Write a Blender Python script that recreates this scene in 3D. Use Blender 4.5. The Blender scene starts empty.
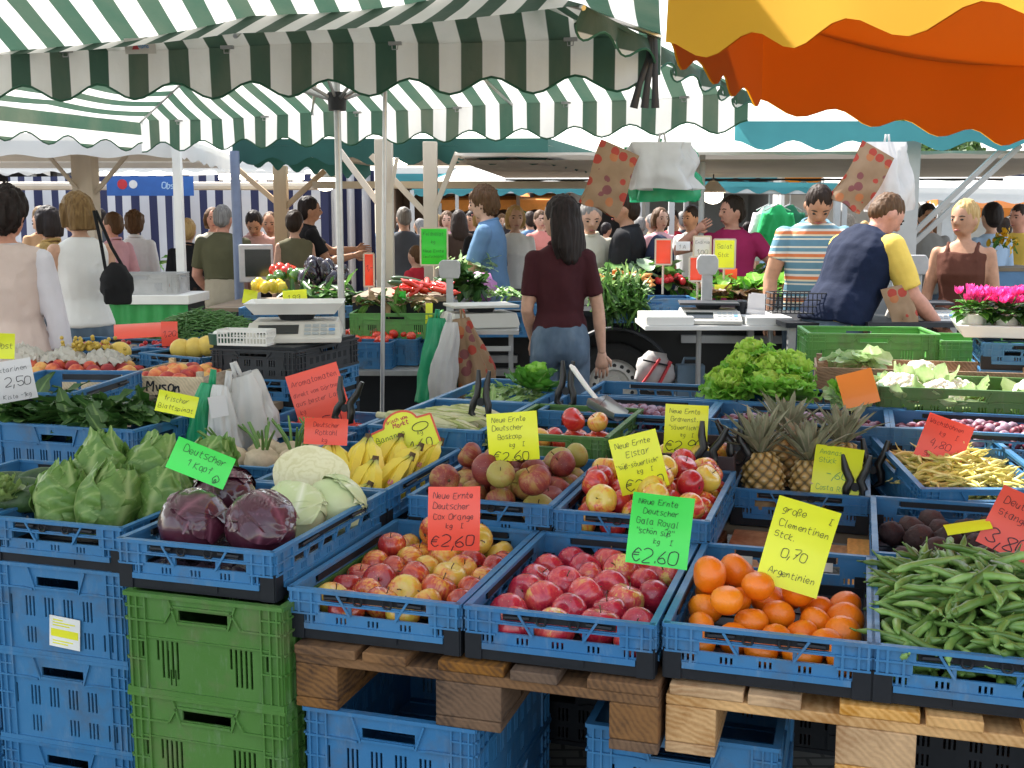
import bpy, bmesh, math, random
import numpy as np
from mathutils import Vector, Matrix, Euler, noise
R = random.Random(11)
PI = math.pi
rad = math.radians
SC = bpy.context.scene
COL = SC.collection
# ------------------------------------------------------------------ camera frame
FPX = 1120.0
PITCH = math.atan(158 / FPX)
GA = math.atan(350 / (FPX / math.cos(PITCH)))      # the stand is turned this much to the right
CH = 1.6
GZ = 0.08                                           # paving level


def at(px, py, Y):
    """point at forward distance Y seen at photo pixel px, py"""
    v = (384 - py) / FPX
    dy = math.cos(PITCH) + v * math.sin(PITCH)
    t = Y / dy
    return Vector(((px - 512) / FPX * t, Y, CH + t * (-math.sin(PITCH) + v * math.cos(PITCH))))


def G(u, w, z=0.0):
    return Vector((u * math.cos(GA) + w * math.sin(GA), -u * math.sin(GA) + w * math.cos(GA), z))


def gat(px, py, z):
    """stand coordinates u, w of photo pixel px, py at height z"""
    v = (384 - py) / FPX
    dz = -math.sin(PITCH) + v * math.cos(PITCH)
    t = (z - CH) / dz
    x = (px - 512) / FPX * t
    y = (math.cos(PITCH) + v * math.sin(PITCH)) * t
    return x * math.cos(GA) - y * math.sin(GA), x * math.sin(GA) + y * math.cos(GA)


# ------------------------------------------------------------------ materials
MATS = {}


def lin(c):
    return tuple(c) + (1.0,)


def hx(s):
    """sRGB hex to linear"""
    o = []
    for i in (0, 2, 4):
        c = int(s[i:i + 2], 16) / 255
        o.append(c / 12.92 if c < .04045 else ((c + .055) / 1.055) ** 2.4)
    return tuple(o)


class NT:
    def __init__(s, name):
        s.m = bpy.data.materials.new(name)
        s.m.use_nodes = True
        s.t = s.m.node_tree
        s.n = s.t.nodes
        s.b = next(n for n in s.n if n.type == 'BSDF_PRINCIPLED')
        s.out = next(n for n in s.n if n.type == 'OUTPUT_MATERIAL')

    def new(s, typ, **kw):
        n = s.n.new(typ)
        for k, v in kw.items():
            if k in n.bl_rna.properties:
                setattr(n, k, v)
            else:
                n.inputs[k].default_value = v
        return n

    def l(s, a, b):
        s.t.links.new(a, b)

    def mathn(s, op, a, b=0.0, clamp=False):
        n = s.n.new('ShaderNodeMath')
        n.operation = op
        n.use_clamp = clamp
        for i, x in enumerate((a, b)):
            if isinstance(x, (int, float)):
                n.inputs[i].default_value = x
            else:
                s.l(x, n.inputs[i])
        return n.outputs[0]

    def ramp(s, fac, stops, interp='LINEAR'):
        n = s.n.new('ShaderNodeValToRGB')
        n.color_ramp.interpolation = interp
        e = n.color_ramp.elements
        while len(e) < len(stops):
            e.new(0.5)
        for el, (p, c) in zip(e, stops):
            el.position = p
            el.color = lin(c)
        s.l(fac, n.inputs[0])
        return n.outputs[0]

    def noise(s, scale, detail=3, rough=.55, coord='Object', stretch=None, dist=0):
        tc = s.n.new('ShaderNodeTexCoord')
        src = tc.outputs[coord]
        if stretch:
            mp = s.n.new('ShaderNodeMapping')
            mp.inputs['Scale'].default_value = stretch
            s.l(src, mp.inputs[0])
            src = mp.outputs[0]
        n = s.n.new('ShaderNodeTexNoise')
        n.inputs['Scale'].default_value = scale
        n.inputs['Detail'].default_value = detail
        n.inputs['Roughness'].default_value = rough
        n.inputs['Distortion'].default_value = dist
        s.l(src, n.inputs['Vector'])
        return n.outputs[0]

    def bump(s, h, strength=.3, dist=.01):
        n = s.n.new('ShaderNodeBump')
        n.inputs['Strength'].default_value = strength
        n.inputs['Distance'].default_value = dist
        s.l(h, n.inputs['Height'])
        s.l(n.outputs[0], s.b.inputs['Normal'])
        return n


def mat(name, col, rough=.5, var=.12, scale=9, bump=0.0, bscale=70, metal=0, rand=0.0, trans=0.0, coat=0.0,
        spec=.5, ramp=None, stretch=None, rk=.5, emit=0, tcol=None, sss=0, detail=3):
    """a procedural surface: noise-mottled colour, optional bump, per-object variation, thin translucency"""
    if name in MATS:
        return MATS[name]
    k = NT(name)
    nz = k.noise(scale, detail, stretch=stretch)
    if ramp is None:
        ramp = [(.25, tuple(c * (1 - var) for c in col)), (.75, tuple(min(1, c * (1 + var)) for c in col))]
    fac = nz
    if rand:
        oi = k.n.new('ShaderNodeObjectInfo')
        fac = k.mathn('ADD', nz, k.mathn('MULTIPLY', k.mathn('SUBTRACT', oi.outputs['Random'], .5), rk), True)
    c = k.ramp(fac, ramp)
    if rand:
        hs = k.n.new('ShaderNodeHueSaturation')
        k.l(c, hs.inputs['Color'])
        k.l(k.mathn('ADD', k.mathn('MULTIPLY', oi.outputs['Random'], rand), 1 - rand / 2), hs.inputs['Value'])
        c = hs.outputs[0]
    k.l(c, k.b.inputs['Base Color'])
    k.b.inputs['Roughness'].default_value = rough
    k.b.inputs['Metallic'].default_value = metal
    k.b.inputs['Specular IOR Level'].default_value = spec
    k.b.inputs['Coat Weight'].default_value = coat
    k.b.inputs['Coat Roughness'].default_value = .12
    if sss:
        k.b.inputs['Subsurface Weight'].default_value = sss
        k.b.inputs['Subsurface Radius'].default_value = (.012, .006, .004)
    if emit:
        k.b.inputs['Emission Color'].default_value = lin(tcol or col)
        k.b.inputs['Emission Strength'].default_value = emit
    if bump:
        k.bump(k.noise(bscale, 4, stretch=stretch), bump, .004)
    if trans:
        tb = k.n.new('ShaderNodeBsdfTranslucent')
        if tcol:
            tb.inputs[0].default_value = lin(tcol)
        else:
            k.l(c, tb.inputs[0])
        mx = k.n.new('ShaderNodeMixShader')
        mx.inputs[0].default_value = trans
        k.l(k.b.outputs[0], mx.inputs[1])
        k.l(tb.outputs[0], mx.inputs[2])
        k.l(mx.outputs[0], k.out.inputs[0])
    MATS[name] = k.m
    return k.m


def attr_mat(name, attr, stops, rough=.6, trans=0.0, var=.12, scale=20, bump=0, interp='LINEAR', frac=None, coat=0, tgain=1.0, dirt=0.0, bscale=60):
    """colour from a mesh attribute (stripe coordinate, midrib distance, seam depth); frac repeats it"""
    if name in MATS:
        return MATS[name]
    k = NT(name)
    a = k.n.new('ShaderNodeAttribute')
    a.attribute_name = attr
    f = a.outputs['Fac']
    if frac:
        f = k.mathn('FRACT', k.mathn('DIVIDE', f, frac))
    c = k.ramp(f, stops, interp)
    hs = k.n.new('ShaderNodeHueSaturation')
    k.l(c, hs.inputs['Color'])
    nz = k.noise(scale, 4)
    k.l(k.mathn('ADD', k.mathn('MULTIPLY', nz, 2 * var), 1 - var), hs.inputs['Value'])
    c = hs.outputs[0]
    if dirt:
        dn = k.noise(3.0, 5, stretch=(1, 1, .35))
        mx = k.new('ShaderNodeMix', data_type='RGBA')
        k.l(k.mathn('MULTIPLY', k.ramp(dn, [(.42, (0, 0, 0)), (.75, (1, 1, 1))]), dirt), mx.inputs[0])
        k.l(c, mx.inputs[6])
        mx.inputs[7].default_value = (.30, .24, .18, 1)
        c = mx.outputs[2]
    k.l(c, k.b.inputs['Base Color'])
    k.b.inputs['Roughness'].default_value = rough
    k.b.inputs['Coat Weight'].default_value = coat
    if bump:
        k.bump(k.noise(bscale, 4), bump, .03)
    if trans:
        tb = k.n.new('ShaderNodeBsdfTranslucent')
        k.l(c, tb.inputs[0])
        mx = k.n.new('ShaderNodeMixShader')
        mx.inputs[0].default_value = trans
        k.l(k.b.outputs[0], mx.inputs[1])
        k.l(tb.outputs[0], mx.inputs[2])
        k.l(mx.outputs[0], k.out.inputs[0])
    MATS[name] = k.m
    return k.m


# ------------------------------------------------------------------ mesh builder
class MB:
    def __init__(s):
        s.v, s.f, s.m = [], [], []
        s.at = {}
        s.T = Matrix.Identity(4)

    def add(s, verts, faces, mi=0, at=None):
        o = len(s.v)
        s.v += [s.T @ Vector(v) for v in verts]
        s.f += [tuple(i + o for i in f) for f in faces]
        s.m += [mi] * len(faces)
        if at is not None:
            for i, a in enumerate(at):
                s.at[o + i] = a
        return o

    def box(s, x0, x1, y0, y1, z0, z1, mi=0):
        s.add([(x0, y0, z0), (x1, y0, z0), (x1, y1, z0), (x0, y1, z0), (x0, y0, z1), (x1, y0, z1), (x1, y1, z1), (x0, y1, z1)],
              [(0, 3, 2, 1), (4, 5, 6, 7), (0, 1, 5, 4), (1, 2, 6, 5), (2, 3, 7, 6), (3, 0, 4, 7)], mi)

    def bar(s, p, q, w, h, mi=0, up=(0, 0, 1)):
        p, q = Vector(p), Vector(q)
        d = (q - p).normalized()
        a = d.cross(Vector(up))
        if a.length < 1e-3:
            a = d.cross(Vector((0, 1, 0)))
        a.normalize()
        b = a.cross(d)
        vs = []
        for c in (p, q):
            vs += [c - a * w / 2 - b * h / 2, c + a * w / 2 - b * h / 2, c + a * w / 2 + b * h / 2, c - a * w / 2 + b * h / 2]
        s.add(vs, [(3, 2, 1, 0), (4, 5, 6, 7), (0, 1, 5, 4), (1, 2, 6, 5), (2, 3, 7, 6), (3, 0, 4, 7)], mi)

    def tube(s, pts, rads, n=8, mi=0, sx=1.0, cap=True, up=None):
        """tapered tube; sx flattens the section along its first axis; rads may be pairs (rx, ry)"""
        pts = [Vector(p) for p in pts]
        if not isinstance(rads, (list, tuple)):
            rads = [rads] * len(pts)
        vs, fs = [], []
        a = None
        for i, p in enumerate(pts):
            d = (pts[min(i + 1, len(pts) - 1)] - pts[max(i - 1, 0)])
            d = d.normalized() if d.length > 1e-9 else Vector((0, 0, 1))
            if a is None:
                a = Vector(up) if up else (Vector((1, 0, 0)) if abs(d.x) < .9 else Vector((0, 1, 0)))
            a = a - d * a.dot(d)
            a.normalize()
            b = d.cross(a)
            r = rads[i]
            rx, ry = r if isinstance(r, tuple) else (r * sx, r)
            for j in range(n):
                t = 2 * PI * j / n
                vs.append(p + a * rx * math.cos(t) + b * ry * math.sin(t))
        for i in range(len(pts) - 1):
            for j in range(n):
                k = (j + 1) % n
                fs.append((i * n + j, i * n + k, (i + 1) * n + k, (i + 1) * n + j))
        if cap:
            fs.append(tuple(range(n - 1, -1, -1)))
            fs.append(tuple((len(pts) - 1) * n + j for j in range(n)))
        s.add(vs, fs, mi)

    def ball(s, c, rx, ry=None, rz=None, nu=12, nv=8, mi=0, fn=None):
        ry = ry or rx
        rz = rz or rx
        vs, fs = [], []
        for i in range(nv + 1):
            ph = PI * i / nv
            for j in range(nu):
                th = 2 * PI * j / nu
                p = Vector((math.sin(ph) * math.cos(th), math.sin(ph) * math.sin(th), math.cos(ph)))
                k = fn(p) if fn else 1
                vs.append((c[0] + rx * p.x * k, c[1] + ry * p.y * k, c[2] + rz * p.z * k))
        for i in range(nv):
            for j in range(nu):
                k = (j + 1) % nu
                fs.append((i * nu + j, (i + 1) * nu + j, (i + 1) * nu + k, i * nu + k))
        s.add(vs, fs, mi)

    def lathe(s, prof, n=20, mi=0, c=(0, 0, 0)):
        vs, fs = [], []
        for r, z in prof:
            for j in range(n):
                t = 2 * PI * j / n
                vs.append((c[0] + r * math.cos(t), c[1] + r * math.sin(t), c[2] + z))
        for i in range(len(prof) - 1):
            for j in range(n):
                k = (j + 1) % n
                fs.append((i * n + j, i * n + k, (i + 1) * n + k, (i + 1) * n + j))
        s.add(vs, fs, mi)

    def sheet(s, nu, nv, fn, mi=0, atf=None):
        vs, fs, av = [], [], []
        for i in range(nv + 1):
            for j in range(nu + 1):
                vs.append(fn(j / nu, i / nv))
                if atf:
                    av.append(atf(j / nu, i / nv))
        for i in range(nv):
            for j in range(nu):
                a = i * (nu + 1) + j
                fs.append((a, a + 1, a + nu + 2, a + nu + 1))
        s.add(vs, fs, mi, av if atf else None)

    def slab(s, pts, y0, y1, mi=0):
        """outline in x,z extruded in y"""
        n = len(pts)
        vs = [(x, y0, z) for x, z in pts] + [(x, y1, z) for x, z in pts]
        fs = [tuple(range(n)), tuple(range(2 * n - 1, n - 1, -1))]
        for i in range(n):
            k = (i + 1) % n
            fs.append((i, i + n, k + n, k))
        s.add(vs, fs, mi)

    def holed(s, x0, x1, z0, z1, holes, t, mi=0):
        """wall in x,z of thickness t (y 0..t) pierced by rectangular holes"""
        xs = sorted({x0, x1, *[h[0] for h in holes], *[h[1] for h in holes]})
        zs = sorted({z0, z1, *[h[2] for h in holes], *[h[3] for h in holes]})
        xs = [x for x in xs if x0 <= x <= x1]
        zs = [z for z in zs if z0 <= z <= z1]

        def solid(i, j):
            if i < 0 or j < 0 or i >= len(xs) - 1 or j >= len(zs) - 1:
                return False
            cx, cz = (xs[i] + xs[i + 1]) / 2, (zs[j] + zs[j + 1]) / 2
            return not any(h[0] < cx < h[1] and h[2] < cz < h[3] for h in holes)
        for i in range(len(xs) - 1):
            for j in range(len(zs) - 1):
                if not solid(i, j):
                    continue
                a, b, c, d = xs[i], xs[i + 1], zs[j], zs[j + 1]
                v = [(a, 0, c), (b, 0, c), (b, 0, d), (a, 0, d), (a, t, c), (b, t, c), (b, t, d), (a, t, d)]
                f = [(0, 1, 2, 3), (7, 6, 5, 4)]
                if not solid(i, j - 1): f.append((1, 0, 4, 5))
                if not solid(i, j + 1): f.append((3, 2, 6, 7))
                if not solid(i - 1, j): f.append((0, 3, 7, 4))
                if not solid(i + 1, j): f.append((2, 1, 5, 6))
                s.add(v, f, mi)

    def mesh(s, name, mats, smooth=None, attr=None):
        me = bpy.data.meshes.new(name)
        me.from_pydata([tuple(v) for v in s.v], [], s.f)
        for m in (mats if isinstance(mats, (list, tuple)) else [mats]):
            me.materials.append(m)
        me.polygons.foreach_set('material_index', s.m)
        if attr:
            al = me.attributes.new(attr, 'FLOAT', 'POINT')
            al.data.foreach_set('value', [float(s.at.get(i, 0)) for i in range(len(s.v))])
        me.update()
        if smooth is not None:
            me.shade_smooth()
            if smooth < 180:
                me.set_sharp_from_angle(angle=rad(smooth))
        return me

    def build(s, name, mats, parent=None, smooth=None, attr=None, loc=None, rot=None, bevel=0):
        o = bpy.data.objects.new(name, s.mesh(name, mats, smooth, attr))
        COL.objects.link(o)
        if parent: o.parent = parent
        if loc is not None: o.location = loc
        if rot is not None: o.rotation_euler = rot
        if bevel:
            bm = o.modifiers.new('bevel', 'BEVEL')
            bm.width = bevel
            bm.segments = 2
            bm.limit_method = 'ANGLE'
        return o


def tag(o, label=None, cat=None, group=None, kind=None):
    if label: o['label'] = label
    if cat: o['category'] = cat
    if group: o['group'] = group
    if kind: o['kind'] = kind
    return o


def thing(name, label, cat, loc=(0, 0, 0), rotz=0.0, group=None):
    o = bpy.data.objects.new(name, None)
    COL.objects.link(o)
    o.empty_display_size = .1
    o.location = loc
    o.rotation_euler = (0, 0, rotz)
    return tag(o, label, cat, group)


def place(me, name, loc, rot, label, cat, group=None, scale=None, parent=None):
    o = bpy.data.objects.new(name, me)
    COL.objects.link(o)
    o.location = loc
    o.rotation_euler = rot
    if scale: o.scale = (scale,) * 3 if isinstance(scale, (int, float)) else scale
    if parent: o.parent = parent
    return tag(o, label, cat, group)


def dup(root, loc=None, rot=None, label=None, group=None):
    c = root.copy()
    COL.objects.link(c)
    for ch in list(root.children):
        d = dup(ch)
        d.parent = c
    if loc is not None: c.location = loc
    if rot is not None: c.rotation_euler = rot
    if label: c['label'] = label
    if group: c['group'] = group
    return c


def remesh(mb, vox, smooth_it=2, noise_amp=0.0, nscale=8, strands=False):
    """one continuous skin round everything in mb"""
    me = mb.mesh('tmp', [mat('plain', (.5, .5, .5))])
    o = bpy.data.objects.new('tmp', me)
    COL.objects.link(o)
    m = o.modifiers.new('r', 'REMESH')
    m.mode = 'VOXEL'
    m.voxel_size = vox
    if smooth_it:
        m2 = o.modifiers.new('s', 'SMOOTH')
        m2.iterations = smooth_it
        m2.factor = .5
    dg = bpy.context.evaluated_depsgraph_get()
    e = o.evaluated_get(dg)
    em = e.to_mesh()
    vs = [v.co.copy() for v in em.vertices]
    if noise_amp:
        nn = [v.normal.copy() for v in em.vertices]
        zs = .22 if strands else .4
        vs = [v + n * noise_amp * (noise.noise(Vector((v.x * nscale * 1.6, v.y * nscale * 1.6, v.z * nscale * zs))) + (.5 * noise.noise(Vector((v.x * 90, v.y * 90, v.z * 14))) if strands else .35 * noise.noise(v * nscale * 3.1))) for v, n in zip(vs, nn)]
    fs = [tuple(p.vertices) for p in em.polygons]
    e.to_mesh_clear()
    bpy.data.objects.remove(o)
    bpy.data.meshes.remove(me)
    out = MB()
    out.add(vs, fs)
    return out
# ------------------------------------------------------------------ crates
def plastic(name, col, fade, dirt=(.10, .085, .06)):
    """moulded plastic, faded a little from piece to piece, scuffed and dusty"""
    k = NT(name)
    oi = k.n.new('ShaderNodeObjectInfo')
    ge = k.n.new('ShaderNodeNewGeometry')

    def pn(scale, detail, st=(1, 1, 1), rough=.6):
        mp = k.n.new('ShaderNodeMapping')
        mp.inputs['Scale'].default_value = st
        k.l(ge.outputs['Position'], mp.inputs[0])
        n = k.n.new('ShaderNodeTexNoise')
        n.inputs['Scale'].default_value = scale
        n.inputs['Detail'].default_value = detail
        n.inputs['Roughness'].default_value = rough
        k.l(mp.outputs[0], n.inputs['Vector'])
        return n.outputs[0]

    def blend(f, a, b):
        m = k.new('ShaderNodeMix', data_type='RGBA')
        k.l(f, m.inputs[0])
        for x, q in ((a, 6), (b, 7)):
            if isinstance(x, tuple):
                m.inputs[q].default_value = lin(x)
            else:
                k.l(x, m.inputs[q])
        return m.outputs[2]
    c = blend(k.mathn('ADD', k.mathn('MULTIPLY', oi.outputs['Random'], .35), k.mathn('MULTIPLY', pn(4, 3), .35), True), col, fade)
    g1 = k.ramp(pn(30, 5, (1, 1, .25), .7), [(.55, (0, 0, 0)), (.72, (.50, .50, .50))])
    c = blend(g1, c, tuple(min(1, x * .6 + .12) for x in fade))
    g2 = k.ramp(pn(7, 6, (1, 1, 1), .7), [(.52, (0, 0, 0)), (.76, (.62, .62, .62))])
    c = blend(g2, c, dirt)
    k.l(c, k.b.inputs['Base Color'])
    k.l(k.ramp(pn(12, 4), [(.3, (.30, .30, .30)), (.7, (.55, .55, .55))]), k.b.inputs['Roughness'])
    k.bump(pn(120, 3), .12, .004)
    MATS[name] = k.m
    return k.m


BLUE = plastic('crate blue plastic', (.019, .128, .30), (.060, .215, .40))
GREEN = plastic('crate green plastic', (.045, .145, .022), (.095, .215, .045), (.16, .14, .08))
DGREEN = plastic('crate dark green plastic', (.05, .145, .028), (.085, .20, .045))
LGREEN = plastic('crate bright green plastic', (.09, .30, .06), (.13, .36, .09))
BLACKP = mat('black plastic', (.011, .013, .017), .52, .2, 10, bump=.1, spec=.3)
GREYP = mat('dark grey plastic', (.034, .037, .043), .55, .15, 10, bump=.1, spec=.3)
INNER = mat('crate floor plastic', (.018, .024, .036), .6, .1, 10)
LGREY = mat('light grey plastic', (.42, .42, .42), .5, .12, 10)


def low_wall(b, k, L, h, base, long_):
    t = .006
    k.box(-L / 2 + .002, L / 2 - .002, .001, .012, 0, base)
    for sgn in (-1, 1):
        x0, x1 = sorted((sgn * (L / 2 - .034), sgn * L / 2))
        k.box(x0, x1, -.003, .010, 0, base + .026)
    zb = base
    holes = []
    hw = L * .335
    z1, z2, z3, z4 = zb + (h - zb) * .30, zb + (h - zb) * .60, zb + (h - zb) * .67, zb + (h - zb) * .87
    cuts = [-hw, -hw * .42, hw * .42, hw] if not long_ else [-hw * 1.1 + i * hw * 2.2 / 6 for i in range(7)]
    for a, c in zip(cuts, cuts[1:]):
        holes.append((a + .004, c - .004, z1 + .003, z2))
    holes.append((-hw * .93, hw * .93, z3, z4))
    n = 5 if not long_ else 8
    for g in range(n):
        gx = -L * .38 + g * L * .76 / (n - 1)
        for q in (-1, 0, 1):
            holes.append((gx + q * .010 - .0025, gx + q * .010 + .0025, zb + .005, z1 - .004))
    b.holed(-L / 2 + .004, L / 2 - .004, zb, h - .006, holes, t)
    b.box(-L / 2 - .002, L / 2 + .002, -.005, .010, h - .008, h)
    b.box(-L / 2 + .036, L / 2 - .036, -.006, -.0001, zb - .010, zb + .003)
    for sgn in (-1, 1):
        for f in (.485, .44, .365):
            x = sgn * L * f
            b.box(x - .0025, x + .0025, -.005, -.0001, zb + (.026 if f > .43 else 0), h - .0082)
        for z in (z1, z2 + .002):
            x0, x1 = sorted((sgn * hw, sgn * (L / 2 - .001)))
            b.box(x0, x1, -.0055, -.0001, z - .002, z + .002)
    b.box(-hw, hw, -.004, -.0001, z2 - .001, z2 + .003)
    k.box(-hw * .9, hw * .9, .0065, .009, z3 + .001, z4)
    k.tube([(-hw * .85, -.001, (z3 + z4) / 2), (-hw * .45, -.001, (z3 + z4) / 2 + .002)], .0045, 6)
    k.tube([(hw * .45, -.001, (z3 + z4) / 2 + .002), (hw * .85, -.001, (z3 + z4) / 2)], .0045, 6)
    if not long_:
        for sgn in (-1, 1):
            x = sgn * hw * .26
            pts = [(x + .010 * math.cos(a), -.002, (z3 + z4) / 2 + .010 * math.sin(a)) for a in [2 * PI * i / 12 for i in range(13)]]
            k.tube(pts, .0028, 5, cap=False)
            b.bar((sgn * hw * .62, -.003, z4 + .002), (sgn * hw * .40, -.003, z1 + .002), .005, .005, up=(0, 1, 0))
    else:
        for c in cuts[1:-1]:
            b.bar((c + .012, -.002, z3 + .003), (c - .006, -.002, z1), .005, .004, up=(0, 1, 0))
    k.box(-L * .14, L * .14, -.002, .0008, base * .25, base * .8)


def deep_wall(b, k, L, h, green, long_):
    t = .005
    hw = .062
    zt = h * .86
    holes = [(-hw, hw, h * .76, h * .86)]
    if green:
        xs = [-L * .30 + i * .0125 for i in range(5)] + [L * .30 - i * .0125 for i in range(5)]
        for i, x in enumerate(xs):
            holes.append((x - .003, x + .003, h * (.17 if i not in (0, 9) else .34), h * .54))
        for x in (-L * .40, L * .40):
            holes.append((x - .003, x + .003, h * .36, h * .52))
        for x in (-L * .22, -L * .19):
            holes.append((x - .002, x + .002, h * .10, h * .26))
    else:
        n = 6 if not long_ else 9
        for g in range(n):
            gx = -L * .36 + g * L * .72 / (n - 1)
            for q in ((-1, 0, 1) if 0 < g < n - 1 else (0,)):
                holes.append((gx + q * .011 - .0028, gx + q * .011 + .0028, h * .42, h * .64))
            if g % 2 == 1 or g == n - 2:
                for q in (-1, 0, 1):
                    holes.append((gx + q * .011 - .0026, gx + q * .011 + .0026, h * .12, h * .30))
    b.holed(-L / 2 + .004, L / 2 - .004, 0.004, h - .006, holes, t)
    b.box(-L / 2 - .003, L / 2 + .003, -.006, .011, h - .009, h)
    b.box(-L / 2 - .001, L / 2 + .001, -.005, -.0001, 0, .012)
    zr = h * .68
    b.box(-L / 2 + .002, -hw - .034, -.0065, -.0001, zr + .010, zr + .0145)
    b.box(hw + .034, L / 2 - .002, -.0065, -.0001, zr + .010, zr + .0145)
    for sgn in (-1, 1):
        b.bar((sgn * (hw + .034), -.003, zr + .012), (sgn * (hw + .010), -.003, h * (.90 if green else .72)), .0045, .006, up=(0, 1, 0))
        b.bar((sgn * (hw + .022), -.003, h - .010), (sgn * (hw + .002), -.003, h * .72), .0045, .006, up=(0, 1, 0))
        for f in (.47, .425, .37):
            b.box(sgn * L * f - .002, sgn * L * f + .002, -.006, -.0001, .012, h - .0092)
        x0, x1 = sorted((sgn * L * .37, sgn * (L / 2 - .002)))
        for z in (h * .34, h * .53, h * .86):
            b.box(x0, x1, -.0055, -.0001, z - .002, z + .002)
    b.box(-hw, hw, -.006, -.0001, h * .73, h * .755)
    if green:
        b.box(-hw - .012, hw + .012, -.006, -.0001, h * .885, h * .905)
        b.box(-L * .42, L * .42, -.004, -.0001, h * .56, h * .575)


PROTO = {}
KINDS = {  # body, base colour, height, length, width, deep, name
    'low': (BLUE, BLACKP, .113, .6, .4, False, 'produce_crate'),
    'deep': (BLUE, BLUE, .235, .6, .4, True, 'stacking_crate'),
    'green': (GREEN, GREEN, .235, .6, .4, True, 'stacking_crate'),
    'half': (DGREEN, DGREEN, .16, .6, .4, True, 'produce_crate'),
    'lgreen': (LGREEN, LGREEN, .17, .6, .4, True, 'stacking_crate'),
    'mid': (BLUE, BLUE, .17, .6, .4, True, 'produce_crate'),
    'dark': (GREYP, GREYP, .11, .6, .4, False, 'lidded_crate'),
    'short': (BLUE, BLACKP, .113, .4, .3, False, 'produce_crate'),
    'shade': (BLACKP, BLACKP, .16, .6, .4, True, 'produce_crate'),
    'grey': (LGREY, LGREY, .16, .6, .4, True, 'stacking_crate'),
}


def crate(kind, loc, rotz, label, group=None):
    body, base, h, Ln, Wd, deep, nm = KINDS[kind]
    group = group or 'plastic crates of the market stand'
    if kind in PROTO:
        o = dup(PROTO[kind], loc, (0, 0, rotz), label, group)
        o.name = nm
        return o
    t = thing(nm, label, 'crate', loc, rotz, group)
    for nm2, L, off, ang in (('end_wall', Wd, Ln / 2, 0), ('end_wall', Wd, Ln / 2, PI), ('side_wall', Ln, Wd / 2, PI / 2), ('side_wall', Ln, Wd / 2, -PI / 2)):
        b, k = MB(), MB()
        T = Matrix.Rotation(ang, 4, 'Z') @ Matrix.Translation((0, -off + .003, 0))
        b.T = k.T = T
        if deep:
            deep_wall(b, k, L - .006, h, kind in ('green', 'lgreen', 'half', 'grey'), L > .5)
        else:
            low_wall(b, k, L - .006, h, .034, L > .41)
        w = b.build(nm2, body, t)
        if k.v:
            k.build('wall_base', base, w)
    f = MB()
    f.box(-Wd / 2 + .012, Wd / 2 - .012, -Ln / 2 + .012, Ln / 2 - .012, .004, .010)
    for i in range(9):
        y = -Ln / 2 + .04 + i * (Ln - .08) / 8
        f.box(-Wd / 2 + .02, Wd / 2 - .02, y - .004, y + .004, .0102, .0135)
    f.build('crate_floor', INNER if base is BLACKP else body, t)
    PROTO[kind] = t
    return t


def gcrate(kind, u, w, ztop, label, along='w', rot=0.0, group=None):
    """crate with its front left corner at stand coordinates u, w and its rim at ztop"""
    _, _, h, Ln, Wd, _, _ = KINDS[kind]
    du, dw = (Wd, Ln) if along == 'w' else (Ln, Wd)
    c = G(u + du / 2, w + dw / 2, ztop - h)
    o = crate(kind, c, -GA + rot + (PI / 2 if along == 'u' else 0), label, group)
    return o, c, h


# ------------------------------------------------------------------ pallets
def wood_mat(name, col, col2):
    k = NT(name)
    oi = k.n.new('ShaderNodeObjectInfo')
    tc = k.n.new('ShaderNodeTexCoord')
    ad = k.n.new('ShaderNodeVectorMath')
    ad.operation = 'ADD'
    k.l(tc.outputs['Object'], ad.inputs[0])
    k.l(oi.outputs['Random'], ad.inputs[1])
    mp = k.n.new('ShaderNodeMapping')
    mp.inputs['Scale'].default_value = (1, 1, 1)
    k.l(ad.outputs[0], mp.inputs[0])
    wv = k.n.new('ShaderNodeTexWave')
    wv.wave_type = 'RINGS'
    wv.rings_direction = 'Y'
    wv.inputs['Scale'].default_value = 26
    wv.inputs['Distortion'].default_value = 5
    wv.inputs['Detail'].default_value = 3
    wv.inputs['Detail Scale'].default_value = 1.2
    k.l(mp.outputs[0], wv.inputs[0])
    n1 = k.noise(6, 7, .72, stretch=(1, .5, 1))
    n2 = k.noise(90, 3, stretch=(.15, 1, 1))
    f = k.mathn('ADD', k.mathn('MULTIPLY', wv.outputs[0], .10), k.mathn('MULTIPLY', n1, .87))
    c = k.ramp(f, [(.34, col2), (.5, col), (.70, tuple(min(1, x * 1.35) for x in col))])
    hs = k.n.new('ShaderNodeHueSaturation')
    k.l(c, hs.inputs['Color'])
    k.l(k.mathn('ADD', k.mathn('MULTIPLY', oi.outputs['Random'], .6), .65), hs.inputs['Value'])
    k.l(k.mathn('ADD', k.mathn('MULTIPLY', oi.outputs['Random'], .5), .85), hs.inputs['Saturation'])
    k.l(hs.outputs[0], k.b.inputs['Base Color'])
    k.b.inputs['Roughness'].default_value = .85
    k.bump(k.mathn('ADD', n2, k.mathn('MULTIPLY', wv.outputs[0], .25)), .4, .004)
    return k.m


WOODD = wood_mat('weathered pallet wood', (.175, .095, .048), (.06, .032, .018))
WOODL = wood_mat('fresh pallet wood', (.56, .35, .18), (.38, .20, .085))
WOODP = wood_mat('pale box wood', (.62, .52, .38), (.42, .32, .2))
WOODG = wood_mat('grey box wood', (.33, .24, .17), (.16, .11, .075))


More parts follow.
